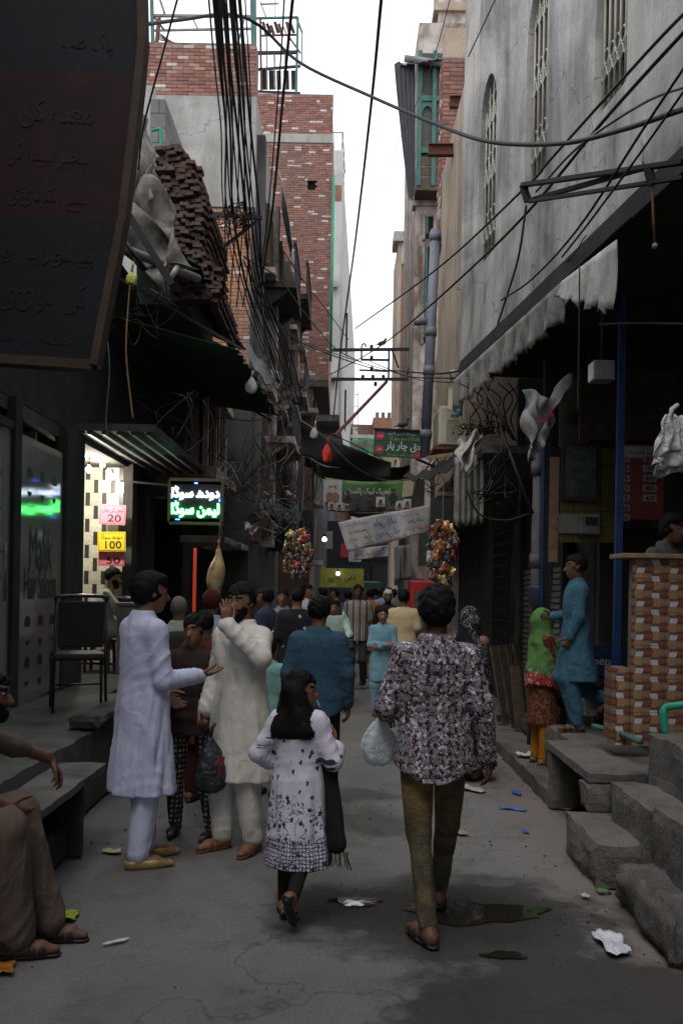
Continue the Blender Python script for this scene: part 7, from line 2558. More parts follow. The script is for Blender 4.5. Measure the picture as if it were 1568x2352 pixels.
# ------------------------------------------------------------------ overhead cables
cb_m, cg_m = M['cable_black'], M['cable_grey']
rs = random.Random(12)
BG = 'bundle of cables hanging down past the gable house'
for i in range(10):
 x0 = 481 + i * 7.5 + rs.uniform(-3, 3)
 x1 = 512 + i * 9 + rs.uniform(-6, 6)
 pts = [P(x0 - 6, -60, 6.5), P(x0 + 12, 150, 8.5), P(x0 + 26 + rs.uniform(-4, 4), 300, 10.5), P(x1, 480, 13.0), P(555 + i * 6 + rs.uniform(-8, 8), 660, 15.0), P(600 + i * 7, 800, 16.5), P(652 + i * 5, 930, 18.5)]
 wire('cable', pts, rs.choice([.009, .011, .014, .016]), cb_m, 'black cable in the bundle dropping past the gable house to the lane', 'cable', BG, 36)
for i in range(5):
 x0 = 505 + i * 14
 wire('cable', [P(x0, -40, 9), P(x0 + 15, 250, 10), P(x0 + 12, 480, 11), P(x0 + 6 + rs.uniform(-14, 14), 640, 11.5), P(x0 - 4, 705, 11.8)], .008, cb_m, 'thin loose cable drooping beside the bundle to the tin awning', 'cable', BG, 30)
wire('cable', [P(325, 57, 7.5), P(420, 45, 8.5), P(530, 33, 9.5), P(600, 62, 10), P(690, 145, 10), P(850, 221, 9.5), P(1000, 285, 8.5), P(1120, 325, 7.6), P(1280, 330, 6.6), P(1420, 300, 5.8), P(1600, 240, 5.0)], .017, cb_m, 'thick black cable swooping right across the lane from signboard to arched house', n=60, k=7)
wire('cable', [P(415, -30, 7), P(375, 120, 7.6), P(330, 290, 8.2), P(318, 390, 8.6)], .009, cb_m, 'thin black cable running down past the signboard edge')
wire('cable', [P(676, -40, 8), P(652, 200, 10), P(626, 480, 13), P(600, 700, 16), P(640, 880, 18)], .017, cb_m, 'thick black cable dropping in front of the brick tower')
wire('cable', [P(655, -40, 8), P(640, 200, 10), P(612, 520, 13), P(585, 720, 16)], .009, cb_m, 'thin black cable beside the thick one before the brick tower')
wire('cable', [P(879, -40, 8), P(850, 260, 11), P(815, 560, 16), P(785, 780, 21), P(765, 960, 26)], .018, cb_m, 'thick black cable crossing the bright sky between the houses')
for (pts, r, lab) in (
 ([P(1600, 0, 5.2), P(1480, 125, 5.8), P(1260, 370, 7.4), P(1206, 430, 8), P(1000, 620, 12), P(815, 755, 18)], .012, 'black cable slanting from the arched house down to the lane'),
 ([P(1600, 40, 5.0), P(1400, 260, 6.0), P(1120, 580, 9), P(880, 790, 18), P(760, 860, 24)], .013, 'lower black cable slanting past the arched windows'),
 ([P(1600, 110, 5.0), P(1480, 290, 5.4), P(1330, 520, 6.4), P(1222, 640, 7.6), P(1150, 690, 8.6)], .009, 'thin black cable falling along the plastered wall'),
 ([P(1600, 165, 5.0), P(1470, 350, 5.5), P(1360, 500, 6.1), P(1290, 590, 6.8)], .008, 'second thin cable falling along the plastered wall'),
 ([P(1600, 190, 5.0), P(1480, 235, 5.6), P(1330, 335, 6.3), P(1230, 440, 7.0)], .011, 'pale grey cable looping over the plastered wall'),
 ([P(1446, -30, 6.4), P(1452, 110, 6.5), P(1468, 220, 6.4), P(1476, 375, 6.0)], .008, 'grey wire hanging straight down beside the tall grille window'),
 ([P(1208, 470, 7.6), P(1190, 590, 7.8), P(1160, 690, 8.6), P(1142, 745, 9.2)], .010, 'black wire dropping from the iron bracket to the slab edge'),
 ([P(1046, 660, 12), P(1110, 690, 10.5), P(1200, 660, 9), P(1300, 600, 7.5), P(1345, 540, 6.8)], .005, 'thin sagging wire along the plastered wall foot'),
 ([P(1040, -30, 9), P(1000, 120, 12), P(960, 230, 15), P(905, 350, 20), P(820, 590, 26)], .006, 'hair-thin wire crossing the sky beside the wooden balcony'),
 ([P(1150, -30, 8), P(1075, 130, 9)], .006, 'thin wire at the corner of the plastered house'),
 ([P(1080, 848, 10.8), P(1000, 858, 13), P(920, 852, 18), P(850, 845, 22), P(700, 790, 19), P(620, 720, 17), P(560, 600, 15)], .014, 'black service cable running from the valance to the crossarms'),
 ([P(1085, 866, 10.8), P(1000, 868, 13), P(930, 862, 18), P(850, 830, 22)], .011, 'second service cable beneath the first at the crossarms'),
 ([P(1080, 880, 10.8), P(1000, 876, 13), P(940, 866, 18), P(700, 785, 19), P(590, 690, 17)], .009, 'thin service cable under the pair at the crossarms'),
 ([P(560, 590, 14), P(640, 640, 16), P(700, 720, 18), P(770, 800, 22), P(830, 832, 23)], .013, 'black cable looping from the bracket to the crossarm frame'),
 ([P(640, 560, 14), P(700, 650, 16), P(740, 700, 18), P(800, 780, 22)], .010, 'thin black cable crossing the brick tower front'),
 ([P(500, 960, 14), P(610, 960, 16), P(700, 890, 19), P(762, 856, 22)], .010, 'black cable rising from the old house to the crossarms'),
 ([P(690, 965, 12.6), P(740, 1000, 12.6), P(800, 1060, 13), P(850, 1092, 14), P(900, 1105, 14.5), P(970, 1095, 13)], .010, 'grey cord looping under the black cloth across the lane'),
 ([P(660, 940, 13), P(700, 975, 13), P(790, 1010, 13.5), P(880, 1055, 14.4)], .008, 'thin cord along the top of the black cloth'),
 ([P(1330, 610, 6.9), P(1329, 760, 6.9), P(1326, 945, 6.9)], .006, 'knotted cord hanging from the slab before the shop'),
 ([P(1100, 1060, 9.4), P(1070, 1110, 9.3), P(1100, 1180, 9.3), P(1160, 1195, 9.3), P(1215, 1180, 9.3)], .010, 'black cable looped across the shop posts'),
 ([P(1375, 745, 6.9), P(1470, 742, 6.5), P(1600, 745, 6.0)], .009, 'thin pipe running along the dark shop ceiling')):
 wire('cable', pts, r, cg_m if 'grey' in lab else cb_m, lab, n=36)
# struts under the awning end
pole(P(1108, 885, 9.6), P(1180, 1010, 9.4), .022, M['dark_metal'], 'dark steel strut propping the grey valance')
pole(P(1085, 925, 10.0), P(1150, 960, 9.8), .012, M['dark_metal'], 'thin rod between the valance strut and wall')
pole(P(1150, 985, 9.6), P(1222, 1180, 9.3), .018, M['dark_metal'], 'slanting rod reaching down to the fat drain pipe')

# ------------------------------------------------------------------ tangles of cable hanging on the old fronts
def tangle(px, py, d, w, h, n, seed, label, r=.007, spread=.35):
 rs_ = random.Random(seed)
 t = thing('cable_tangle', label, 'cables', P(px, py, d), 0, 'tangled cables on the old fronts')
 b = P(px, py, d)
 for i in range(n):
  a = P(px + rs_.uniform(-w, w), py + rs_.uniform(-h, -h * .3), d) - b
  c = P(px + rs_.uniform(-w, w), py + rs_.uniform(h * .2, h), d) - b
  q = [a + Vector((0, rs_.uniform(-spread, spread), 0)), a.lerp(c, .4) + Vector((rs_.uniform(-.3, .3), rs_.uniform(-spread, spread), rs_.uniform(-.2, .1))), a.lerp(c, .75) + Vector((rs_.uniform(-.3, .3), rs_.uniform(-spread, spread), rs_.uniform(-.3, .0))), c]
  MB().tube(curve_pts(q, 14), r * rs_.uniform(.7, 1.4), 4).build('cable', M['cable_black' if rs_.random() < .72 else 'cable_grey'], t, smooth=True)
 return t
tangle(545, 1080, 12.6, 60, 80, 16, 1, 'tangle of black cables hanging over the neon sign')
tangle(620, 1060, 14.5, 50, 120, 18, 2, 'tangle of cables on the sooty front beneath the lower awning edge')
tangle(690, 1110, 16.5, 26, 130, 16, 3, 'tight vertical tangle of cables beside the black cloth')
tangle(640, 900, 17, 40, 90, 12, 4, 'cables strung over the carved balconies')
tangle(640, 1190, 13, 60, 50, 12, 5, 'low tangle of cables above the hanging snacks')
tangle(400, 950, 11.6, 70, 80, 8, 6, 'few loose cables under the green tin awning')
tangle(1160, 1080, 9.8, 50, 90, 9, 7, 'loose cables dangling under the shop canopy')
tangle(1010, 1080, 14, 40, 60, 8, 8, 'cables hanging by the far end of the black awning')
tangle(330, 700, 9.6, 60, 50, 8, 9, 'loose wires between the tarpaulin and the tin awning')
# small awnings and ragged sheets over the old shop fronts
for (c, mt, lab) in (((P(330, 1090, 13.6), P(520, 1140, 14.5), P(525, 1180, 13.8), P(330, 1125, 12.9)), 'black_sheet', 'dark cloth shade behind the neon sign'),
                     ((P(520, 1165, 14.6), P(640, 1180, 16.5), P(650, 1210, 16), P(530, 1205, 14)), 'black_sheet', 'sagging black shade over the dark stalls'),
                     ((P(585, 1140, 15.5), P(700, 1160, 18), P(690, 1185, 17.5), P(590, 1175, 15)), 'tarp_green', 'dull green shade under the carved balconies'),
                     ((P(560, 780, 15.0), P(650, 860, 19), P(640, 895, 18), P(575, 830, 14.5)), 'grey_metal', 'bent tin sheet hung on the gable house front')):
 MB().sheet(quad_grid(*c, 20, 6, lambda u, v: (0, 0, -.1 * math.sin(math.pi * u) + .04 * math.sin(17 * u + 3 * v))), .01).build('ragged_shade', M[mt], label=lab, cat='awning')
for (px_, py_, d_, w_, h_, lab) in ((560, 1200, 12.9, .22, .16, 'scrap of pale sheet caught in the cables above the meat'), (470, 1170, 13.0, .18, .2, 'crumpled paper scrap hung beside the neon sign'), (655, 1128, 15.5, .2, .14, 'pale rag snagged on the shop shade'), (600, 1130, 15, .25, .10, 'flat scrap lying over the sagging shade')):
 b = P(px_, py_, d_)
 MB().sheet(quad_grid(b, b + Vector((w_, 0, -.03)), b + Vector((w_ * .8, 0, -h_)), b + Vector((.03, 0, -h_ * .8)), 8, 8, lambda u, v: (0, .06 * math.sin(7 * u + 5 * v), .03 * math.sin(9 * u))), .004).build('cloth_scrap', M['white_plastic'] if False else fabric('scrap_pale', (0.30, 0.29, 0.27)), smooth=True, label=lab, cat='cloth')

# ------------------------------------------------------------------ hanging snack packets
packet = MB()
g_ = quad_grid((-.05, 0, .07), (.05, 0, .07), (.05, 0, -.07), (-.05, 0, -.07), 6, 8, lambda u, v: (0, -.022 * math.sin(math.pi * u) * math.sin(math.pi * v), 0))
packet.sheet(g_, .004)
g_ = quad_grid((-.05, .004, .07), (.05, .004, .07), (.05, .004, -.07), (-.05, .004, -.07), 6, 8, lambda u, v: (0, .022 * math.sin(math.pi * u) * math.sin(math.pi * v), 0))
packet.sheet(g_, .004)
pm = []
for nm, c in (('red', (0.26, 0.03, 0.022)), ('orange', (0.30, 0.10, 0.03)), ('yellow', (0.28, 0.20, 0.04)), ('silver', (0.30, 0.30, 0.31)), ('dark', (0.04, 0.045, 0.055)), ('rust', (0.18, 0.075, 0.045)), ('brown', (0.13, 0.06, 0.04))):
 k = Mat('packet_' + nm, 0.22, 0.35, 0.5)
 k.color(k.mix(k.ramp(k.noise(20, 3), [(0.5, 0), (0.56, 1)]), c, tuple(min(.7, q * 1.6 + .12) for q in c)))
 k.bump(k.noise(30, 3), .5, .01)
 pm.append((nm, packet.mesh('snack_packet', k.m, True)))
rs = random.Random(21)
def snacks(px, py, d, w, h, n, where, grp):
 st = thing('snack_string', 'vertical cord carrying the snack packets ' + where, 'cord', P(px, py - h, d))
 MB().tube([(0, 0, .4), (0, 0, 0), (.02, 0, -2 * h / FPX * d)], .005, 5).build('cord', M['cable_grey'], st)
 for i in range(n):
  nm, me = rs.choice(pm)
  t = rs.random()
  ww = w * (.35 + .65 * math.sin(math.pi * min(1, t * .9 + .1)))
  p = P(px + rs.uniform(-ww, ww), py - h + 2 * h * t, d + rs.uniform(-.16, .16))
  o = inst(me, 'snack_packet', None, p, (rs.uniform(-.5, .5), rs.uniform(-.6, .6), rs.uniform(-1.2, 1.2)), label='%s snack packet hanging in the bunch %s' % (nm, where), cat='packet', group=grp)
  s_ = rs.uniform(.5, .95)
  o.scale = (s_, s_, s_)
snacks(1016, 1275, 9.6, 32, 72, 120, 'by the wire grille', 'snack packets by the wire grille')
snacks(683, 1275, 11.4, 34, 52, 80, 'over the crowd by the dark stalls', 'snack packets by the dark stalls')
# ------------------------------------------------------------------ far stalls, cart, car
yc = thing('yellow_cart', 'yellow-green painted food cart under a small lamp', 'cart', (P(785, 1345, 20.5).x, 20.5, 0))
ym = plain('cart_yellow', (0.22, 0.23, 0.03), 0.5, var=.3)
MB().box((0, 0, .75), (.85, .5, .6)).build('body', ym, yc, bevel=.02)
MB().box((0, -.05, 1.9), (.95, .6, .42)).build('fascia', ym, yc)
for a in (-1, 1):
 MB().bar((a * .42, -.22, .45), (a * .42, -.22, 1.72), .04).build('post', M['dark_metal'], yc)
 MB().lathe((a * .46, 0, .26), [(.24, -.03), (.26, 0), (.24, .03)], 16, axis='X').build('wheel', M['cable_black'], yc)
MB().box((0, 0, 1.07), (.95, .6, .03)).build('worktop', M['grey_metal'], yc)
lettering('lettering', 'دہی بھلے', .6, .2, M['sign_black'], yc, (0, -.36, 1.92), (1, 0, 0), (0, 0, 1), off=.004)
for (px_, py_, d_, lab) in ((776, 1317, 20.0, 'small white lamp burning on the yellow cart'), (745, 1238, 17.0, 'tiny white lamp burning above the crowd')):
 t = thing('small_lamp', lab, 'lamp', P(px_, py_, d_))
 MB().lathe((0, 0, 0), [(.005, -.05), (.04, -.03), (.045, 0), (.02, .04)], 12).build('bulb', glow('lamp_white_%d' % px_, (1, .98, .9), 4.0), t, smooth=True)
 MB().lathe((0, 0, 0), [(.022, .04), (.022, .09)], 8).build('socket', M['dark_metal'], t)
car = thing('green_car', 'pale green rickshaw cab far down the lane', 'rickshaw', (P(846, 1345, 27).x, 27.5, 0))
cm_ = plain('cab_green', (0.14, 0.36, 0.20), 0.3, var=.15)
gmat = plain('cab_glass', (0.05, 0.06, 0.06), 0.1, bump=0)
m = MB()
prof = [(-.62, .35), (-.66, .9), (-.58, 1.35), (-.46, 1.72), (-.3, 1.86), (.3, 1.86), (.46, 1.72), (.58, 1.35), (.66, .9), (.62, .35)]
m.prism([(x_, -.9, z_) for x_, z_ in prof], (0, 0, 0), (0, 1.9, 0))
m.build('body', cm_, car, bevel=.05)
m = MB()
m.prism([(-.46, -.915, 1.02), (.46, -.915, 1.02), (.36, -.905, 1.6), (-.36, -.905, 1.6)], (0, 0, 0), (0, .012, 0))
m.build('windscreen', gmat, car)
for a in (-1, 1):
 MB().lathe((a * .42, -.92, .75), [(.09, -.02), (.1, .02)], 14, axis='Y').build('headlight', M['chrome'], car)
 MB().lathe((a * .52, .5, .25), [(.2, -.06), (.25, -.04), (.25, .04), (.2, .06)], 16, axis='X').build('wheel', M['cable_black'], car)
MB().lathe((0, -.75, .24), [(.2, -.05), (.24, -.03), (.24, .03), (.2, .05)], 16, axis='X').build('wheel', M['cable_black'], car)
# shop clutter in the far middle: signboards and shelves
for (x0, y0, x1, y1, d_, col, lab) in ((747, 1220, 764, 1260, 18.5, (0.20, 0.20, 0.19), 'small grey wall sign beyond the snacks'), (782, 1248, 800, 1280, 19, (0.34, 0.02, 0.03), 'small red shop sign near the yellow cart'), (800, 1255, 830, 1290, 22, (0.30, 0.30, 0.29), 'pale crate stack sign beside the red one'), (905, 1318, 935, 1345, 25, (0.05, 0.28, 0.25), 'teal shop board at the far shops'), (960, 1225, 985, 1300, 17, (0.06, 0.055, 0.05), 'dark shop board beside the white banner'), (948, 1100, 975, 1165, 18, (0.07, 0.06, 0.05), 'dusty wooden board behind the party banner'), (738, 1300, 748, 1330, 19, (0.30, 0.28, 0.03), 'yellow strip sign near the lamp'), (955, 1330, 975, 1400, 15.5, (0.30, 0.02, 0.02), 'red painted shop pillar near the fridge')):
 a, b = P(x0, y1, d_), P(x1, y0, d_)
 o = MB().bbox((0, 0, 0), (b.x - a.x, .05, b.z - a.z)).build('wall_sign', plain('sign_%d_%d' % (x0, y0), col, .7), label=lab, cat='sign')
 o.location = a
# balcony of crates / meter boxes on posts at the left-hand shop fronts
for (px_, py_, d_, sz_, lab) in ((600, 1215, 14.5, .3, 'rusty meter box on the sooty front'), (705, 1190, 18, .3, 'dark fuse box beside the cable tangle')):
 t = thing('fuse_box', lab, 'box', P(px_, py_, d_))
 MB().box((0, 0, 0), (sz_, .15, sz_ * 1.2)).build('case', M['rust_metal'], t, bevel=.01)
 MB().box((0, -.08, 0), (sz_ * .8, .01, sz_)).build('door', M['dark_metal'], t)

# ------------------------------------------------------------------ litter on the ground
def litter(name, px, py, w, h, mat, label, seed, z=0.004, cat='litter', grp='litter on the street'):
 rs_ = random.Random(seed)
 d_ = FPX * (CAMZ - z) / (py - CY)
 c = P(px, py, d_)
 c.z = z
 ph = [rs_.uniform(0, 6.3) for _ in range(4)]
 n = 9
 g_ = []
 for j in range(n + 1):
  row = []
  for i in range(n + 1):
   u, v = i / n - .5, j / n - .5
   k_ = 1 - .35 * abs(u * 2) ** 3 * rs_.random()
   row.append((u * w * (1 + .15 * math.sin(5 * v + ph[0])), v * h * k_ * (1 + .2 * math.sin(6 * u + ph[1])), .004 + .16 * min(w, h) * (1 + math.sin(9 * u + 7 * v + ph[2]) * math.cos(8 * v + ph[3])) * .5))
  g_.append(row)
 o = MB().sheet(g_, .002).build(name, mat, smooth=True, label=label, cat=cat, group=grp)
 o.location = c
 o.rotation_euler = (0, 0, rs_.uniform(0, 3.1))
 return o
lm = lambda nm, c, a=1.0: plastic('litter_' + nm, c, a)
litter('crushed_bag', 1405, 2158, .25, .13, lm('white', (0.50, 0.52, 0.56)), 'crumpled white plastic bag on the damp street', 1, .008)
litter('snack_wrapper', 148, 2118, .13, .12, lm('lime', (0.30, 0.34, 0.03)), 'lime green snack wrapper beside the seated man', 2)
litter('paper_scrap', 256, 1966, .12, .08, lm('olive', (0.30, 0.32, 0.14)), 'pale green wrapper lying by the gold slippers', 3)
litter('paper_scrap', 268, 2172, .12, .025, lm('white', (0, 0, 0)), 'thin white paper strip near the black sandals', 4)
litter('snack_wrapper', 15, 2238, .13, .07, lm('amber', (0.35, 0.13, 0.02)), 'orange wrapper at the foot of the seated man', 5)
litter('snack_wrapper', 1178, 1852, .20, .07, lm('blue', (0.06, 0.15, 0.36)), 'blue and white wrapper near the slab bench', 6)
litter('snack_wrapper', 1185, 1815, .13, .06, lm('royal', (0.02, 0.08, 0.35)), 'small royal blue wrapper by the kerb', 7)
litter('paper_scrap', 1080, 1808, .26, .12, lm('grey', (0.32, 0.30, 0.28)), 'torn pale paper tray on the street', 8)
litter('snack_wrapper', 1056, 1908, .13, .06, lm('pink', (0.36, 0.16, 0.14)), 'pinkish wrapper near the walking man', 9)
litter('snack_wrapper', 1382, 2036, .06, .05, lm('green', (0.05, 0.25, 0.06)), 'tiny green wrapper by the rubble step', 10)
litter('snack_wrapper', 1343, 2048, .05, .04, lm('mixed', (0.4, 0.35, 0.33)), 'tiny pale wrapper by the rubble step', 11)
litter('snack_wrapper', 1297, 1850, .09, .05, lm('gold', (0.42, 0.28, 0.02)), 'small yellow wrapper beneath the slab bench', 12)
litter('crushed_bag', 1212, 1728, .20, .16, lm('white', (0, 0, 0)), 'dirty white bag on the kerb by the woman in green', 13, .14)
litter('snack_wrapper', 1206, 1904, .05, .04, lm('royal', (0, 0, 0)), 'tiny blue bottle cap wrapper on the street', 14)
litter('paper_scrap', 1160, 1735, .10, .06, lm('mustard', (0.3, 0.2, 0.05)), 'mustard wrapper beside the kerb', 15)
litter('paper_scrap', 1050, 1862, .08, .03, lm('grey', (0, 0, 0)), 'small grey paper scrap behind the walking man', 16)
rs = random.Random(77)
m = MB()
for i in range(520):
 y_ = rs.uniform(3.4, 12)
 x_ = rs.uniform(-1.6, 1.9) if rs.random() < .25 else (rs.gauss(1.35, .3) if rs.random() < .65 else rs.gauss(-1.45, .2))
 s_ = rs.uniform(.002, .006) * (1.6 if rs.random() < .1 else 1)
 m.box((x_, y_, -.012 + s_ * .6), (s_ * 2, s_ * 1.5, s_), (rs.random(), rs.random(), rs.random()))
m.build('grit', M['concrete_dark'], kind='stuff')
# ================================================================== people in the lane
def plaid_mat():
 k = Mat('shirt_patterned', 0.85, 0, 0.25)
 x, y, z = k.sep()
 u = k.math('ADD', x, k.math('MULTIPLY', y, 0.8))
 cell = 0.05
 cu, cv = k.math('FRACT', k.math('DIVIDE', u, cell)), k.math('FRACT', k.math('DIVIDE', z, cell))
 cu2 = k.math('FRACT', k.math('DIVIDE', u, cell * 2))
 sq = k.math('MULTIPLY', k.math('GREATER_THAN', cu, 0.42), k.math('GREATER_THAN', cv, 0.42))
 n1 = k.noise(52, 4, 0.7)
 n2 = k.noise(110, 3, 0.7, k.map((1, 1, 1), loc=(3, 1, 7)))
 c = k.ramp(n1, [(0.40, (0.012, 0.008, 0.011)), (0.47, (0.085, 0.022, 0.028)), (0.52, (0.22, 0.20, 0.24)), (0.60, (0.62, 0.60, 0.68))])
 band = k.math('MULTIPLY', k.math('GREATER_THAN', cu2, 0.5), 0.75)
 c = k.mix(k.math('MULTIPLY', band, k.ramp(n2, [(0.45, 1.0), (0.6, 0.0)])), c, (0.02, 0.010, 0.013))
 c = k.mix(k.math('MULTIPLY', sq, k.ramp(n2, [(0.35, 1.0), (0.62, 0.35)])), c, (0.19, 0.19, 0.215))
 co = k.map((1, 1, 0.45), rot=(0.2, 0.5, 0.3))
 w = k.noise(12, 4, 0.55, co, 0.6)
 k.color(k.mix(1.0, c, k.ramp(w, [(0.25, 0.8), (0.75, 1.08)]), 'MULTIPLY'))
 k.bump(w, 0.4, 0.025)
 M['shirt_patterned'] = k.m
plaid_mat()
def sprig_mat(name, base, ink, dens=26, thr=0.30, hemz=None):
 """white cotton with scattered dark sprigs, a denser printed band above the hem"""
 k = Mat(name, 0.85, 0, 0.25)
 x, y, z = k.sep()
 th = k.math('ARCTAN2', y, x)
 v = k.comb(k.math('MULTIPLY', th, 0.17), z, 0.0)
 wv = k.n('ShaderNodeVectorMath', {0: v, 1: k.n('ShaderNodeVectorMath', {0: k.n('ShaderNodeTexNoise', {'Vector': v, 'Scale': 55.0, 'Detail': 3.0}).outputs[1], 'Scale': 0.020}, operation='SCALE').outputs[0]}, operation='ADD').outputs[0]
 d = k.voro(dens, wv, 'F1', 0.75)
 petal = k.noise(80, 2, 0.5, v)
 f = k.math('LESS_THAN', k.math('ADD', d, k.math('MULTIPLY', petal, 0.38)), thr + 0.13)
 if hemz is not None:
  nb = k.noise(8, 5, 0.7, v, 1.5)
  up = k.n('ShaderNodeMapRange', {'Value': z, 'From Min': hemz, 'From Max': hemz + 0.42, 'To Min': 1.0, 'To Max': 0.0}).outputs[0]
  vine = k.math('MULTIPLY', k.math('LESS_THAN', k.math('ABSOLUTE', k.math('SUBTRACT', nb, 0.5)), 0.028), k.math('GREATER_THAN', up, 0.22))
  vine = k.math('MULTIPLY', vine, k.math('GREATER_THAN', k.noise(60, 2, 0.5, v), 0.50))
  bandm = k.math('LESS_THAN', z, hemz + 0.13)
  lat = k.voro(52, v, 'DISTANCE_TO_EDGE', 0.15)
  geo = k.math('MULTIPLY', bandm, k.math('MAXIMUM', k.math('LESS_THAN', lat, 0.12), k.math('GREATER_THAN', k.noise(90, 2, 0.5, v), 0.60)))
  f = k.math('MAXIMUM', k.math('MAXIMUM', f, vine), geo)
 co = k.map((1, 1, 0.45), rot=(0.2, 0.5, 0.3))
 w = k.noise(14, 4, 0.55, co, 0.6)
 c = k.mix(f, base, ink)
 k.color(k.mix(1.0, c, k.ramp(w, [(0.25, 0.82), (0.75, 1.05)]), 'MULTIPLY'))
 k.bump(w, 0.5, 0.025)
 M[name] = k.m
 return k.m
sprig_mat('kurti_sprig', (0.60, 0.58, 0.68), (0.035, 0.035, 0.055), 17, 0.30, 0.30)
sprig_mat('shirt_floral', (0.014, 0.014, 0.018), (0.55, 0.50, 0.50), 9, 0.24)
def check_mat(name, a, b, cell=0.035, diag=0):
 k = Mat(name, 0.9, 0, 0.2)
 x, y, z = k.sep()
 u = k.math('ADD', x, k.math('MULTIPLY', y, 0.9))
 s1 = k.math('GREATER_THAN', k.math('FRACT', k.math('DIVIDE', u, cell)), 0.5)
 s2 = k.math('GREATER_THAN', k.math('FRACT', k.math('DIVIDE', z, cell)), 0.45)
 f = k.math('MULTIPLY', s1, s2)
 f = k.math('MULTIPLY', f, k.math('GREATER_THAN', k.noise(50, 2), 0.45))
 k.color(k.mix(f, a, b))
 k.bump(k.noise(14, 4, 0.55, None, 0.6), 0.5, 0.02)
 M[name] = k.m
 return k.m
check_mat('trousers_check', (0.028, 0.024, 0.020), (0.34, 0.32, 0.29))
def stripe_mat(name, cols, cell=0.11):
 k = Mat(name, 0.9, 0, 0.2)
 x, y, z = k.sep()
 f = k.math('FRACT', k.math('DIVIDE', x, cell))
 k.color(k.ramp(f, [(i / len(cols), c) for i, c in enumerate(cols)], 'CONSTANT'))
 M[name] = k.m
 return k.m
stripe_mat('shirt_stripe', [(0.05, 0.045, 0.05), (0.45, 0.42, 0.40), (0.05, 0.045, 0.05), (0.22, 0.13, 0.08), (0.05, 0.05, 0.055), (0.40, 0.38, 0.37)])
kur = fabric('kurta_blue_white', (0.50, 0.53, 0.70), 0.6, 0.38, 7, sheen=0.1)
cream = fabric('kurta_cream', (0.60, 0.575, 0.52), 0.55, 0.38, 7, sheen=0.1)
def olive():
 k = Mat('trousers_olive', 0.8, 0, 0.3)
 x, y, z = k.sep()
 n = k.noise(9, 5, 0.6)
 c = k.mix(k.ramp(n, [(0.42, 0), (0.68, 1)]), (0.05, 0.044, 0.028), (0.125, 0.095, 0.052))
 fade = k.math('MULTIPLY', k.ramp(k.n('ShaderNodeMapRange', {'Value': z, 'From Min': 0.45, 'From Max': 0.85}).outputs[0], [(0.2, 0.0), (0.6, 1.0), (0.95, 0.15)]), k.ramp(k.noise(6, 3), [(0.4, 0.0), (0.6, 0.8)]))
 k.color(k.mix(fade, c, (0.27, 0.165, 0.05)))
 k.bump(k.math('ADD', n, k.math('MULTIPLY', k.noise(24, 3, 0.6, k.map((1, 1, 1.8)), 1.0), 0.6)), 0.55, 0.02)
 M['trousers_olive'] = k.m
olive()
T = lambda nm, c, **kw: fabric(nm, c, **kw)
gold = plain('shoe_gold', (0.42, 0.30, 0.13), 0.35, 0.35, 0.25, 30)
tan_l = plain('leather_tan', (0.16, 0.055, 0.028), 0.5)
def X_(px, d):
 return P(px, 1345, d).x

# --- the man walking away in the patterned shirt
walk = dict(hipL=(-.09, 0, .93), knL=(-.065, .0, .50), anL=(-.03, -.13, .085), hipR=(.09, 0, .93), knR=(.10, .18, .50), anR=(.085, .40, .095),
   elR=(.235, -.03, 1.15), wrR=(.275, .02, .885), elL=(-.245, -.01, 1.13), wrL=(-.225, .23, 1.06))
make_person('person', 'man walking away in dark patterned shirt and olive trousers carrying a plastic bag', 1.745, walk, (X_(1003, 4.55), 4.57, 0), R(1), 0.009,
   sk=SKIN_D, hair='full', seed=3, footyaw=(-.1, .42), footpitch=(0.0, 0.0), shoes='sandal',
   hands={'R': dict(curl=.28, nrm=(-1, .35, 0)), 'L': dict(curl=.8, nrm=(.3, 0, -1))}, face=False,
   clothes=[dict(kind='shirt', name='shirt', mat=M['shirt_patterned'], hem=.775, tail=.07, collar=True, loose=.012, ripamp=.006, fold=.005, cuff=.044),
                     dict(kind='trousers', name='trousers', mat=M['trousers_olive'], r=(.088, .062, .047), fold=.005, top=.86)])
pb = bag('carrier_bag', P(872, 1646, 4.72), 0.16, 0.25, plastic('bag_clear', (0.50, 0.55, 0.58), 0.72, 0.3), 'thin translucent plastic bag held by the man in the patterned shirt', 21)
m = MB()
m.tube(curve_pts([(-0.02, 0, -0.03), (-0.07, 0, -0.10), (-0.085, 0, -0.16), (-0.05, 0, -0.165), (-0.02, 0, -0.10)], 20), [0.014] * 21, 6)
m.build('handle_loop', M['bag_clear'], pb, smooth=True)

# --- the girl with a drink
gp = dict(elR=(.265, .0, 1.12), wrR=(.165, .235, 1.24), elL=(-.295, -.05, 1.14), wrL=(-.20, .19, 1.03), shR=(.145, 0, 1.40), shL=(-.145, 0, 1.40),
          knL=(-.09, .02, .5), anL=(-.09, .0, .11), knR=(.07, .02, .50), anR=(.09, -.25, .235), neck=(0, -.01, 1.46), head=(.0, .02, 1.60))
blackc = T('cloth_black', (0.012, 0.012, 0.013))
def scarf(G, J, s, hp):
 n = J['neck']
 ff = foldfn(77, .006 * s, 1.3, True)
 G.cone(n + np.array([-.09, .03, -.02]) * s, n + np.array([.09, .03, -.02]) * s, .05 * s, .05 * s, .03, fold=ff)
 G.cone(n + np.array([.12, .06, -.02]) * s, np.array([.215, .06, 1.05]) * s, .045 * s, .05 * s, .03, flat=((0, 1, 0), 1.2), fold=ff)
 G.cone(np.array([.215, .06, 1.08]) * s, np.array([.285, .03, .56]) * s, .05 * s, .085 * s, .03, flat=((.3, 1, 0), 1.6), fold=ff)
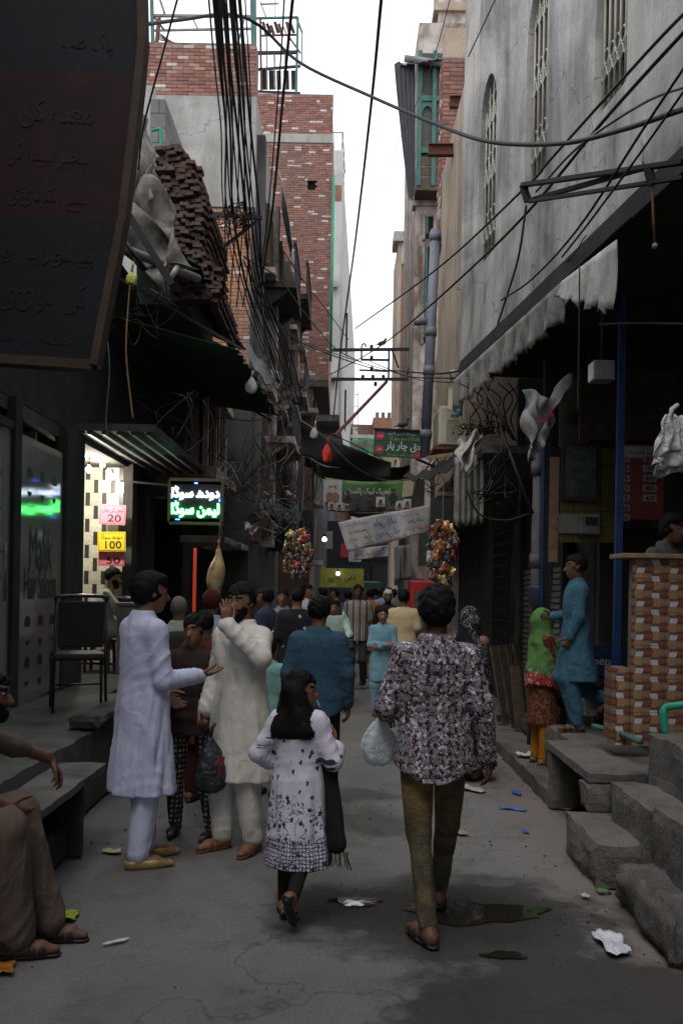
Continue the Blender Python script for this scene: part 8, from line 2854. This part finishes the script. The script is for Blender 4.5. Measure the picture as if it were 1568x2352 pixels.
def girl_extra(root, J, s, hp):
 m = MB()
 rs_ = random.Random(2)
 for i in range(16):
  a = Vector((.21 * s + i * .0085 * s * 1.3, .03 * s, .50 * s))
  m.tube([a, a + Vector((rs_.uniform(-.005, .012), 0, -.03)), a + Vector((rs_.uniform(-.008, .03), 0, -.075 - rs_.uniform(0, .02)))], .0022, 4)
 m.build('fringe', blackc, root)
girl, gJ, gs = make_person('person', 'girl in white sprigged tunic and black scarf sipping a drink through a straw', 1.29, gp, (X_(692, 4.74), 4.76, 0), R(-22), 0.0085,
   hair='long', seed=5, head_yaw=R(-66), footyaw=(-.05, .25), footpitch=(R(62), R(8)), shoes='heel', shoe_m=plain('shoe_patent', (0.018, 0.018, 0.02), 0.12, bump=0),
   hands={'R': dict(curl=.75, dir=(-.25, .35, .6), nrm=(-1, -.1, .2)), 'L': dict(curl=.5)}, extra=girl_extra,
   clothes=[dict(kind='kurta', name='tunic', mat=M['kurti_sprig'], hem=.375, waist=1.15, flare=.035, sleeve=.72, armr=1.12, cuff=.075, loose=.012, fold=.006, rip=8, ripamp=.02),
                     dict(kind='leggings', name='leggings', mat=blackc, top=.7),
                     dict(kind='custom', name='scarf', mat=blackc, fn=scarf)])
dk = thing('drink_bag', 'small clear bag of orange drink with a white straw held by the girl', 'drink', (0, 0, 0))
pw = Matrix.Translation(girl.location) @ Matrix.Rotation(R(-22), 4, 'Z')
hpos = pw @ Vector((gJ['wrR'] + np.array([-.035, .055, .03])).tolist())
mouth = pw @ Vector((gJ['head'] + rotz(R(-66)) @ np.array([0, .105, -.055]) * gs * 1.05).tolist())
MB().lathe((0, 0, 0), [(0.008, -0.075), (0.03, -0.065), (0.034, -0.03), (0.026, 0.0), (0.01, 0.02)], 12).build('pouch', plastic('orange_drink', (0.60, 0.16, 0.02), 1.0, 0.2), dk, smooth=True)
MB().tube([(0, 0, -0.03), mouth - hpos], 0.0042, 6).build('straw', M['white_plastic'], dk, smooth=True)
dk.location = hpos

# --- man in pale blue-white kurta, palm held out
kp = dict(elR=(.20, .03, 1.10), wrR=(.16, .275, 1.115), elL=(-.20, .03, 1.12), wrL=(-.14, .2, .98), knR=(.09, .0, .5), anR=(.095, -.06, .085), knL=(-.08, .03, .5), anL=(-.085, .08, .085), head=(0.01, .035, 1.612))
make_person('person', 'man in pale blue-white kurta and gold slippers holding out his open palm', 1.81, kp, (X_(332, 5.62), 5.64, 0), R(-52), 0.0095, hair='full', seed=9, head_yaw=R(-8),
   footyaw=(-.35, -.25), shoes='slipper', shoe_m=gold, hands={'R': dict(curl=.16, dir=(0, 1, .12), nrm=(-.15, -.1, 1)), 'L': dict(curl=.3)},
   clothes=[dict(kind='kurta', name='kurta', mat=kur, hem=.43, waist=1.15, flare=.02, loose=.016, fold=.008, vert=True, rip=7, ripamp=.026, collar=True, cuff=.046),
                     dict(kind='trousers', name='trousers', mat=kur, r=(.088, .075, .062), fold=.005, top=.7, end=.99)])

# --- man in cream shalwar kameez, hand raised before his face
wp_ = dict(elL=(-.27, .13, 1.27), wrL=(-.075, .235, 1.475), elR=(.225, -.02, 1.14), wrR=(.245, .07, .90), knR=(.11, .04, .5), anR=(.12, .03, .085), knL=(-.08, .02, .5), anL=(-.10, -.03, .085))
make_person('person', 'man in cream shalwar kameez raising his hand before his face', 1.745, wp_, (X_(557, 5.93), 5.95, 0), R(146), 0.0095, hair='short', seed=12, beard=.006, head_yaw=R(8),
   footyaw=(-.25, .2), shoes='sandal', shoe_m=tan_l, hands={'L': dict(curl=.14, dir=(.05, .06, 1), nrm=(.75, -.5, 0)), 'R': dict(curl=.95)},
   clothes=[dict(kind='kurta', name='kameez', mat=cream, hem=.47, waist=1.2, flare=.025, loose=.02, fold=.008, vert=True, rip=7, ripamp=.026, collar=True, cuff=.05),
                     dict(kind='shalwar', name='shalwar', mat=cream, fold=.008, top=.75)])
kb2 = bag('carrier_bag', P(484, 1690, 5.80), 0.19, 0.36, plastic('bag_black', (0.018, 0.022, 0.03), 1.0, 0.18), 'shiny black carrier bag with a red patch hanging from the man in cream', 31)
MB().sheet(quad_grid((0.055, -0.05, -0.13), (0.09, 0.0, -0.13), (0.085, 0.0, -0.26), (0.06, -0.05, -0.25), 3, 3), 0.004).build('red_patch', redp, kb2)

# --- boy in brown shirt and chequered trousers
bp = dict(elR=(.20, .05, 1.14), wrR=(.12, .20, 1.12), elL=(-.2, .0, 1.14), wrL=(-.2, .08, .93), knR=(.12, .03, .5), anR=(.14, -.02, .085), knL=(-.12, .04, .5), anL=(-.18, .06, .085))
make_person('person', 'boy in dark brown shirt and chequered trousers facing the street', 1.52, bp, (X_(446, 6.25), 6.3, 0), R(172), 0.0085, hair='short', seed=15, head_yaw=R(-6), shoes='shoe', sk=SKIN,
   clothes=[dict(kind='shirt', name='shirt', mat=T('shirt_brown', (0.028, 0.018, 0.014)), hem=.80, collar=True, fold=.006, loose=.012),
                     dict(kind='trousers', name='trousers', mat=M['trousers_check'], r=(.086, .07, .055), fold=.006, top=.88)])
# --- man in teal shirt, back turned
tp = dict(elR=(.225, -.02, 1.14), wrR=(.235, .03, .90), knR=(.1, .1, .5), anR=(.1, .12, .085), knL=(-.1, .0, .5), anL=(-.1, -.16, .12))
make_person('person', 'man in teal blue shirt walking away ahead of the girl', 1.66, tp, (X_(733, 6.7), 6.75, 0), R(-3), 0.010, hair='short', seed=17, face=False, shoes='shoe',
   clothes=[dict(kind='shirt', name='shirt', mat=T('shirt_teal', (0.028, 0.072, 0.108), bump=0.5), hem=.80, tail=.05, collar=True, loose=.022, fold=.006),
                     dict(kind='trousers', name='trousers', mat=T('trousers_dark', (0.02, 0.02, 0.024)), top=.88)])
# --- boy in light blue, arms crossed
lb_ = T('kurta_sky', (0.17, 0.32, 0.39), bump=0.5)
make_person('person', 'boy in light blue kameez standing with arms crossed', 1.45, dict(elR=(.20, .06, 1.14), wrR=(-.04, .21, 1.16), elL=(-.2, .06, 1.13), wrL=(.05, .19, 1.11)), (X_(881, 12.2), 12.25, 0), R(178), 0.014, hair='short', seed=20, sk=SKIN_L, head_yaw=R(-5),
   clothes=[dict(kind='kurta', name='kameez', mat=lb_, hem=.55, collar=True, loose=.012, rip=6), dict(kind='shalwar', name='shalwar', mat=lb_, top=.8)])
# --- seated man on the bench
seat0 = dict(pel=(0, 0, .60), chest=(0, .05, .93), neck=(0, .10, 1.10), head=(0, .17, 1.24), shR=(.165, .09, 1.04), elR=(.20, .22, .86), wrR=(.12, .44, .74), shL=(-.165, .09, 1.04), elL=(-.2, .2, .82), wrL=(-.12, .42, .66),
             hipR=(.095, .03, .585), knR=(.13, .50, .60), anR=(.10, .56, .085), hipL=(-.095, .03, .585), knL=(-.13, .48, .60), anL=(-.10, .66, .085))
seat = dict(seat0)
seat.update(chest=(0, .12, .92), neck=(0, .25, 1.07), head=(0, .385, 1.20), shR=(.165, .24, 1.0), elR=(.22, .36, .80), wrR=(.12, .50, .70), shL=(-.165, .24, 1.0), elL=(-.34, .42, .90), wrL=(-.485, .575, .80))
drab = T('kurta_drab', (0.115, 0.085, 0.066), bump=0.6, wr=7)
def lap(G, J, s, hp):
 ff = foldfn(31, .009 * s, .8)
 rows = [(z * s, J['chest'][0] * 0, float(np.interp(z * s, [J['pel'][2], J['chest'][2], J['neck'][2]], [J['pel'][1], J['chest'][1], J['neck'][1]])), rx * s, ry * s) for (z, rx, ry) in ((.50, .20, .17), (.62, .20, .16), (.8, .185, .13), (1.0, .165, .11), (1.06, .10, .08), (1.11, .06, .06))]
 G.loft(rows, hem=.5 * s, top=1.11 * s, fold=lambda x, y, z, t: ff(x, y, z, 0))
 for sd, e in (('R', 1), ('L', -1)):
  G.cone(J['sh' + sd], J['el' + sd], .06 * s, .058 * s, .03, fold=ff)
  G.cone(J['el' + sd], J['el' + sd] * .75 + J['wr' + sd] * .25, .055 * s, .05 * s, .02, fold=ff)
  G.cone(J['hip' + sd] + np.array([0, 0, .02]), J['kn' + sd] + np.array([0, -.08 * s, .01]), .10 * s, .085 * s, .05, fold=ff)
make_person('person', 'man in drab brown kameez seated on the stone bench with one hand dangling', 1.74, seat, (-2.02, 4.24, 0), R(-84), 0.010, hair='short', seed=23, sk=SKIN_D, beard=.008, footyaw=(.1, -.1),
   hands={'L': dict(curl=.3, dir=(-.25, .35, -.8), nrm=(.5, -.6, -.2)), 'R': dict(curl=.4)}, shoe_m=M['leather_dark'],
   clothes=[dict(kind='custom', name='kameez', mat=drab, fn=lap), dict(kind='shalwar', name='shalwar', mat=drab, r=(.10, .105, .085), fold=.010)])
# --- shopkeeper seated in the soda shop
pale_k = T('kurta_paleolive', (0.36, 0.36, 0.30), bump=0.5)
seat2 = dict(seat0)
seat2.update(wrR=(.05, .36, .80), head=(0, .15, 1.25))
make_person('person', 'bearded man in pale kameez seated in the tiled soda shop', 1.74, seat2, (-3.02, 11.5, 0.54), R(-80), 0.014, hair='short', seed=25, sk=SKIN_L, beard=.010, head_tilt=R(-12),
   clothes=[dict(kind='custom', name='kameez', mat=pale_k, fn=lap), dict(kind='shalwar', name='shalwar', mat=pale_k)])
stl = thing('stool', 'low wooden stool under the seated soda seller', 'stool', (-3.02, 11.5, 0.60))
stl.scale = (1, 1, .78)
MB().box((0, 0, .48), (.36, .36, .05)).build('seat', M['wood_old'], stl, bevel=0.01)
for a in (-1, 1):
 for b in (-1, 1):
  MB().bar((a * .15, b * .15, 0), (a * .14, b * .14, .46), .035).build('leg', M['wood_old'], stl)

# --- woman in green shawl, and the boy handing her something
green = fabric('shawl_green', (0.10, 0.29, 0.045), 0.85, 0.6, 8)
shawl_m = Mat('shawl_border', 0.85, 0, 0.25)
z = shawl_m.sep()[2]
n = shawl_m.noise(22, 4, 0.7)
zz = shawl_m.math('ADD', z, shawl_m.math('MULTIPLY', shawl_m.noise(3, 3), 0.14))
bd2 = shawl_m.ramp(shawl_m.n('ShaderNodeMapRange', {'Value': zz, 'From Min': 0.80, 'From Max': 1.02}).outputs[0], [(0.25, (0.27, 0.03, 0.03)), (0.55, (0.27, 0.03, 0.03)), (0.6, (0.085, 0.195, 0.05))], 'LINEAR')
wm = shawl_m.mix(shawl_m.math('MULTIPLY', shawl_m.math('LESS_THAN', zz, 0.96), shawl_m.math('GREATER_THAN', n, 0.56)), bd2, (0.42, 0.36, 0.34))
shawl_m.color(shawl_m.mix(1.0, wm, shawl_m.ramp(shawl_m.noise(12, 4), [(0.3, 0.75), (0.7, 1.1)]), 'MULTIPLY'))
shawl_m.bump(shawl_m.noise(9, 4, 0.5, shawl_m.map((1, 1, 0.4)), 0.8), 0.7, 0.03)
M['shawl_border'] = shawl_m.m
def shawl(G, J, s, hp):
 hd = J['head']
 ff = foldfn(41, .009 * s, .9)
 G.ell(hp(0, -.03, .015), np.array((.105, .115, .125)) * s, .02, fold=lambda x, y, z, q: ff(x, y, z, 0) * .5)
 G.cone(hp(0, -.05, -.03), J['neck'] + np.array([0, 0, -.06 * s]), .105 * s, .12 * s, .05, fold=ff)
 rows = [(.84 * s, 0, .01, .25 * s, .20 * s), (1.0 * s, 0, .01, .25 * s, .20 * s), (1.2 * s, 0, .01, .235 * s, .175 * s), (1.36 * s, 0, 0, .20 * s, .14 * s), (1.45 * s, 0, 0, .11 * s, .10 * s)]
 G.loft(rows, hem=lambda x, y, z: .84 * s + .35 * (x - 0) * .5 - .25 * (y), top=1.45 * s, fold=lambda x, y, z, t: ff(x, y, z, 0) * 1.4 + .010 * np.sin(6 * t + 9 * z), k=.06)
 G.ell(hp(0, .10, -.02), np.array((.062, .085, .09)) * s, .01, op='sub')
def rustmix(name, a, b):
 k = Mat(name, 0.9, 0, 0.2)
 k.color(k.mix(k.ramp(k.noise(38, 4, 0.7), [(0.45, 0), (0.55, 1)]), a, b))
 k.bump(k.noise(12, 4), 0.5, 0.02)
 M[name] = k.m
 return k.m
make_person('person', 'woman in bright green shawl and orange trousers reaching up to the boy', 1.44, dict(elR=(.2, .06, 1.15), wrR=(.16, .22, 1.28), elL=(-.19, .05, 1.12), wrL=(-.13, .26, 1.38)), (X_(1252, 8.35), 8.4, 0.12), R(-78), 0.012,
   hair='short', seed=27, sk=SKIN, head_tilt=R(6), shoes='sandal', hands={'L': dict(curl=.5, dir=(.1, .6, .6), nrm=(1, 0, 0))},
   clothes=[dict(kind='kurta', name='tunic', mat=rustmix('tunic_rust', (0.05, 0.018, 0.012), (0.17, 0.06, 0.025)), hem=.46, flare=.02, sleeve=.9, loose=.0, ripamp=.014),
                     dict(kind='shalwar', name='shalwar', mat=T('shalwar_orange', (0.36, 0.14, 0.012), bump=0.6), fold=.006, top=.62, r=(.08, .085, .06)),
                     dict(kind='custom', name='shawl', mat=M['shawl_border'], fn=shawl)])
denim = T('kurta_blue', (0.045, 0.118, 0.17), bump=0.6)
bb = dict(elR=(.20, .02, 1.14), wrR=(.19, .20, 1.12), elL=(-.205, .02, 1.13), wrL=(-.19, .10, .93), knL=(-.07, .08, .52), anL=(-.08, -.02, .085), knR=(.09, .09, .52), anR=(.1, -.30, .30))
make_person('person', 'boy in blue shalwar kameez stepping on the slab handing something down', 1.52, bb, (X_(1330, 7.75), 7.85, 0.52), R(88), 0.011, hair='short', seed=29, sk=SKIN_D, footpitch=(R(50), R(0)), shoes='sandal',
   hands={'R': dict(curl=.6), 'L': dict(curl=.8)},
   clothes=[dict(kind='kurta', name='kameez', mat=denim, hem=.50, flare=.03, loose=.018, fold=.007, vert=True, rip=6, ripamp=.025, collar=True, hemshift=(0, -.03)),
                     dict(kind='shalwar', name='shalwar', mat=denim, top=.8, fold=.009, r=(.12, .11, .07))])
MB().box((0, 0, 0), (.10, .07, .012)).build('folded_notes', plain('paper_tan', (0.35, 0.28, 0.18), 0.7), label='small folded packet passed between the boy and the woman in green', cat='packet').location = P(1303, 1412, 8.0)
# --- shopman behind the tiled counter
make_person('person', 'man in grey-green kameez leaning at the tiled shop counter', 1.76, dict(elR=(.22, .02, 1.14), wrR=(.15, .27, 1.10), elL=(-.23, .05, 1.14), wrL=(-.18, .28, 1.12), head=(0, .06, 1.60)), (X_(1535, 7.3), 7.35, 0.62), R(-150), 0.014, hair='full', seed=33, sk=SKIN_D, hair_m=HAIR,
   clothes=[dict(kind='kurta', name='kameez', mat=T('kameez_greygreen', (0.085, 0.095, 0.085)), hem=.6, sleeve=.78, collar=True), dict(kind='shalwar', name='shalwar', mat=T('kameez_greygreen', (0, 0, 0)), top=.8)])
# --- woman in black with silver embroidery
def veil(G, J, s, hp):
 ff = foldfn(51, .008 * s, .8)
 G.ell(hp(0, -.02, .01), np.array((.10, .12, .13)) * s, .02)
 G.cone(hp(0, -.04, -.03), J['neck'] + np.array([0, 0, -.1 * s]), .10 * s, .15 * s, .06, fold=ff)
 rows = [(.12 * s, 0, 0, .30 * s, .26 * s), (.6 * s, 0, 0, .25 * s, .21 * s), (1.1 * s, 0, 0, .235 * s, .17 * s), (1.36 * s, 0, 0, .20 * s, .13 * s), (1.45 * s, 0, 0, .1 * s, .09 * s)]
 G.loft(rows, top=1.45 * s, fold=lambda x, y, z, t: ff(x, y, z, 0) + .018 * np.sin(7 * t) * np.clip(1.1 * s - z, 0, 1), k=.05)
k = Mat('abaya_black', 0.8, 0, 0.2)
x, y, z = k.sep()
nn = k.noise(9, 3, 0.6, None, 2.5)
scr = k.math('MULTIPLY', k.math('LESS_THAN', k.math('ABSOLUTE', k.math('SUBTRACT', nn, 0.5)), 0.018), k.math('GREATER_THAN', k.noise(2.2, 2), 0.52))
k.color(k.mix(scr, (0.010, 0.010, 0.012), (0.26, 0.26, 0.28)))
k.bump(k.noise(8, 4, 0.5, k.map((1, 1, 0.3))), 0.5, 0.02)
M['abaya_black'] = k.m
make_person('person', 'woman in black veil and gown with silver scroll embroidery', 1.56, dict(elR=(.15, .07, 1.14), wrR=(.06, .15, 1.05), elL=(-.15, .07, 1.14), wrL=(-.06, .15, 1.05)), (X_(1082, 8.3), 8.35, 0), R(-35), 0.015, hair=None, seed=35, face=False, clothes=[dict(kind='custom', name='veil', mat=M['abaya_black'], fn=veil)])

# --- the crowd
def passer(label, px, d, H, yaw, top, bot=(0.03, 0.03, 0.035), kind='shirt', hair='short', sk=None, sleeve=1.0, h=0.018, seed=1, beard=None, pose=None, top_m=None, bulk=1.0, z=0.0, hyaw=0.0, loose=.012, face=None, **kw):
 nm = 'cloth_%02d_%02d_%02d' % tuple(int(c * 99) for c in top)
 tm = top_m or fabric(nm, top)
 nb = 'cloth_%02d_%02d_%02d' % tuple(int(c * 99) for c in bot)
 bm_ = fabric(nb, bot)
 if kind == 'kurta':
  cl = [dict(kind='kurta', name='kameez', mat=tm, hem=.52, loose=loose, rip=6, collar=True), dict(kind='shalwar', name='shalwar', mat=tm if bot is None else bm_, top=.8)]
 else:
  cl = [dict(kind='shirt', name='shirt', mat=tm, hem=.80, sleeve=sleeve, loose=loose, collar=sleeve > .5), dict(kind='trousers', name='trousers', mat=bm_, top=.88)]
 fc = face if face is not None else (abs((math.degrees(yaw) + 180) % 360 - 180) > 60)
 return make_person('person', label, H, pose, (X_(px, d), d, z), yaw, h, sk=sk or random.choice([SKIN, SKIN_D, SKIN]), hair=hair, seed=seed, beard=beard, clothes=cl, face=fc, shoes='shoe' if seed % 2 else 'sandal', group='people walking in the lane', bulk=bulk, head_yaw=hyaw, **kw)
STEP = dict(knR=(.10, .14, .52), anR=(.10, .20, .085), knL=(-.10, .02, .5), anL=(-.10, -.22, .13))
STEP2 = dict(knL=(-.10, .14, .52), anL=(-.10, .20, .085), knR=(.10, .02, .5), anR=(.10, -.22, .13))
passer('tall man in dark striped tee walking towards the viewer', 822, 15.4, 1.76, R(176), (0, 0, 0), (0.045, 0.055, 0.075), sleeve=.42, top_m=M['shirt_stripe'], seed=41, pose=STEP, sk=SKIN_D, h=.016, loose=.03)
passer('broad man in pale yellow tee seen from behind', 927, 12.9, 1.70, R(-12), (0.48, 0.39, 0.22), (0.04, 0.04, 0.05), sleeve=.40, seed=42, bulk=1.16, h=.016)
passer('man in black floral shirt with cropped hair', 683, 10.6, 1.71, R(4), (0, 0, 0), (0.02, 0.02, 0.022), hair='buzz', top_m=M['shirt_floral'], seed=43, sleeve=.45, loose=.03, bulk=1.1, h=.014)
passer('man in dark navy shirt turned towards the shops', 612, 10.9, 1.70, R(75), (0.028, 0.04, 0.065), seed=44, h=.015, loose=.02, bulk=1.1)
passer('man with glasses looking back beside the floral shirt', 650, 12.4, 1.68, R(170), (0.20, 0.19, 0.25), seed=45, hyaw=R(10))
passer('man in white shirt glancing sideways by the hanging snacks', 706, 15.2, 1.76, R(-150), (0.55, 0.55, 0.62), seed=46, hyaw=R(25))
passer('man in mint shirt riding a motorbike', 774, 13.4, 1.66, R(165), (0.36, 0.50, 0.42), (0.30, 0.36, 0.30), seed=47, h=.016,
       pose=dict(pel=(0, 0, .84), chest=(0, .05, 1.16), neck=(0, .08, 1.33), head=(0, .12, 1.48), shR=(.165, .06, 1.26), shL=(-.165, .06, 1.26), elR=(.26, .2, 1.08), wrR=(.28, .42, 1.02), elL=(-.26, .2, 1.08), wrL=(-.28, .42, 1.02), hipR=(.1, 0, .82), hipL=(-.1, 0, .82), knR=(.2, .36, .66), knL=(-.2, .36, .66), anR=(.19, .25, .28), anL=(-.19, .25, .28)))
passer('man in ochre kameez walking away', 851, 17.4, 1.70, R(0), (0.30, 0.14, 0.035), (0.30, 0.14, 0.035), 'kurta', seed=48, pose=STEP)
passer('man in black shirt with a white cloth round his head', 891, 15.8, 1.68, R(178), (0.02, 0.02, 0.022), seed=49, hair='cap', hair_m=fabric('cap_white', (0.5, 0.5, 0.5)), beard=.006)
passer('child in mint green kameez behind the man in cream', 618, 7.5, 1.30, R(-20), (0.20, 0.38, 0.34), (0.20, 0.38, 0.34), 'kurta', seed=50, h=.012)
passer('man in maroon skullcap and waistcoat near the meat', 487, 8.3, 1.68, R(-10), (0.30, 0.36, 0.46), hair='cap', hair_m=fabric('cap_maroon', (0.07, 0.012, 0.015)), seed=51, h=.014)
passer('man in maroon kameez standing behind the boy', 472, 7.3, 1.52, R(-15), (0.10, 0.025, 0.022), kind='kurta', bot=(0.06, 0.015, 0.015), seed=52, h=.014)
passer('man in pale green shirt with a dark backpack', 412, 8.2, 1.62, R(10), (0.36, 0.40, 0.32), seed=53, h=.014, hair='buzz', hair_m=HAIR_G)
passer('old man in white kameez and cap among the crowd', 940, 19.5, 1.66, R(150), (0.42, 0.40, 0.36), (0.42, 0.40, 0.36), 'kurta', hair='cap', hair_m=fabric('cap_white', (0, 0, 0)), seed=54, beard=.015, h=.022)
passer('man in orange shirt by the red fridge', 958, 17.0, 1.72, R(95), (0.34, 0.10, 0.02), seed=55, h=.02)
passer('man in royal blue shirt by the green car', 862, 24.0, 1.68, R(30), (0.03, 0.06, 0.30), seed=56, h=.025, pose=STEP2)
passer('man in steel blue shirt deep in the crowd', 878, 21.0, 1.70, R(-5), (0.16, 0.24, 0.32), seed=57, h=.025)
passer('man in faded green shirt walking away', 905, 22.5, 1.68, R(5), (0.13, 0.17, 0.13), seed=58, h=.025, pose=STEP)
passer('man in brown kameez far down the lane', 838, 27.0, 1.70, R(180), (0.12, 0.07, 0.045), (0.12, 0.07, 0.045), 'kurta', seed=59, h=.025)
passer('woman in dark red shawl far down the lane', 918, 26.0, 1.58, R(170), (0.16, 0.03, 0.035), (0.10, 0.02, 0.02), 'kurta', hair='full', seed=60, h=.025)
passer('man in grey kameez near the yellow cart', 770, 19.0, 1.68, R(100), (0.22, 0.23, 0.24), (0.2, 0.2, 0.2), 'kurta', seed=61, h=.022)
passer('man in dark blue shirt behind the striped tee', 800, 17.6, 1.66, R(-20), (0.05, 0.07, 0.14), seed=62, h=.02)
passer('man in white skullcap far along the lane', 886, 29.0, 1.66, R(175), (0.40, 0.40, 0.38), (0.4, 0.4, 0.38), 'kurta', hair='cap', hair_m=fabric('cap_white', (0, 0, 0)), seed=63, h=.028)
passer('man in black shirt near the far shutters', 868, 34.0, 1.72, R(0), (0.03, 0.03, 0.035), seed=64, h=.03)
passer('man in tan shirt near the far shutters', 896, 36.0, 1.70, R(190), (0.30, 0.22, 0.14), seed=65, h=.03)
passer('man in dark kameez under the hanging snacks', 740, 17.5, 1.70, R(60), (0.05, 0.05, 0.06), (0.05, 0.05, 0.06), 'kurta', seed=66, h=.02)
passer('man in maroon shirt by the dark stall', 560, 13.6, 1.68, R(120), (0.12, 0.03, 0.03), seed=67, h=.018)
# backpack
bk = thing('backpack', 'dark backpack on the man in the pale green shirt', 'backpack', (X_(412, 8.2), 8.2, 0))
bk.rotation_euler = (0, 0, R(10))
m = MB()
rough_box(m, (-.14, -.27, .92), (.14, -.15, 1.30), .02, .06, 81)
m.build('pack', T('pack_dark', (0.04, 0.045, 0.035)), bk, smooth=True)
for e in (-1, 1):
 MB().tube(curve_pts([(e * .1, -.14, 1.30), (e * .11, 0.0, 1.33), (e * .12, .1, 1.2), (e * .12, .1, 1.0), (e * .12, -.14, .95)], 16), .014, 6).build('strap', M['pack_dark'], bk, smooth=True)

# --- motorbike under the man in mint
mb_ = thing('motorbike', 'small motorbike with round headlamp ridden by the man in mint', 'motorbike', (X_(774, 13.2), 13.2, 0), R(165))
for (y_, nm) in ((.62, 'wheel'), (-.62, 'wheel')):
 w_ = bpy.data.objects.new('wheel', None)
 COL.objects.link(w_)
 w_.parent = mb_
 w_.location = (0, y_, .29)
 MB().tube([(0, .25 * math.cos(a), .25 * math.sin(a)) for a in [i * math.pi / 12 for i in range(25)]], .042, 8, cap=False).build('tyre', M['cable_black'], w_, smooth=True)
 MB().lathe((0, 0, 0), [(.05, -.04), (.05, .04)], 12, axis='X').build('hub', M['grey_metal'], w_)
 m = MB()
 for q in range(10):
  a = q * math.pi / 5
  m.bar((0, .04 * math.cos(a), .04 * math.sin(a)), (0, .22 * math.cos(a), .22 * math.sin(a)), .006)
 m.build('spokes', M['grey_metal'], w_)
MB().tube(curve_pts([(0, .28, .78), (0, .05, .83), (0, -.02, .78)], 10), [.06, .09, .11, .12, .12, .11, .1, .09, .08, .06, .05][:11], 10).build('tank', plain('bike_red', (0.25, 0.02, 0.02), 0.3), mb_, smooth=True)
MB().box((0, -.32, .78), (.22, .62, .08)).build('seat', M['leather_dark'], mb_, bevel=.03)
MB().box((0, .02, .42), (.2, .36, .3)).build('engine', M['grey_metal'], mb_, bevel=.03)
for e in (-1, 1):
 MB().tube([(e * .07, .38, .92), (e * .07, .62, .29)], .018, 6).build('fork', M['grey_metal'], mb_, smooth=True)
MB().tube(curve_pts([(-.32, .25, 1.0), (-.12, .36, .98), (.12, .36, .98), (.32, .25, 1.0)], 12), .013, 6).build('handlebar', M['dark_metal'], mb_, smooth=True)
MB().lathe((0, .46, .86), [(.03, -.08), (.075, -.02), (.085, .03), (.08, .045)], 14, axis='Y').build('headlamp', M['chrome'], mb_, smooth=True)
MB().tube(curve_pts([(0, .88, .5), (0, .75, .6), (0, .55, .62), (0, .4, .55)], 12), .05, 8).build('mudguard', M['bike_red'], mb_, smooth=True)
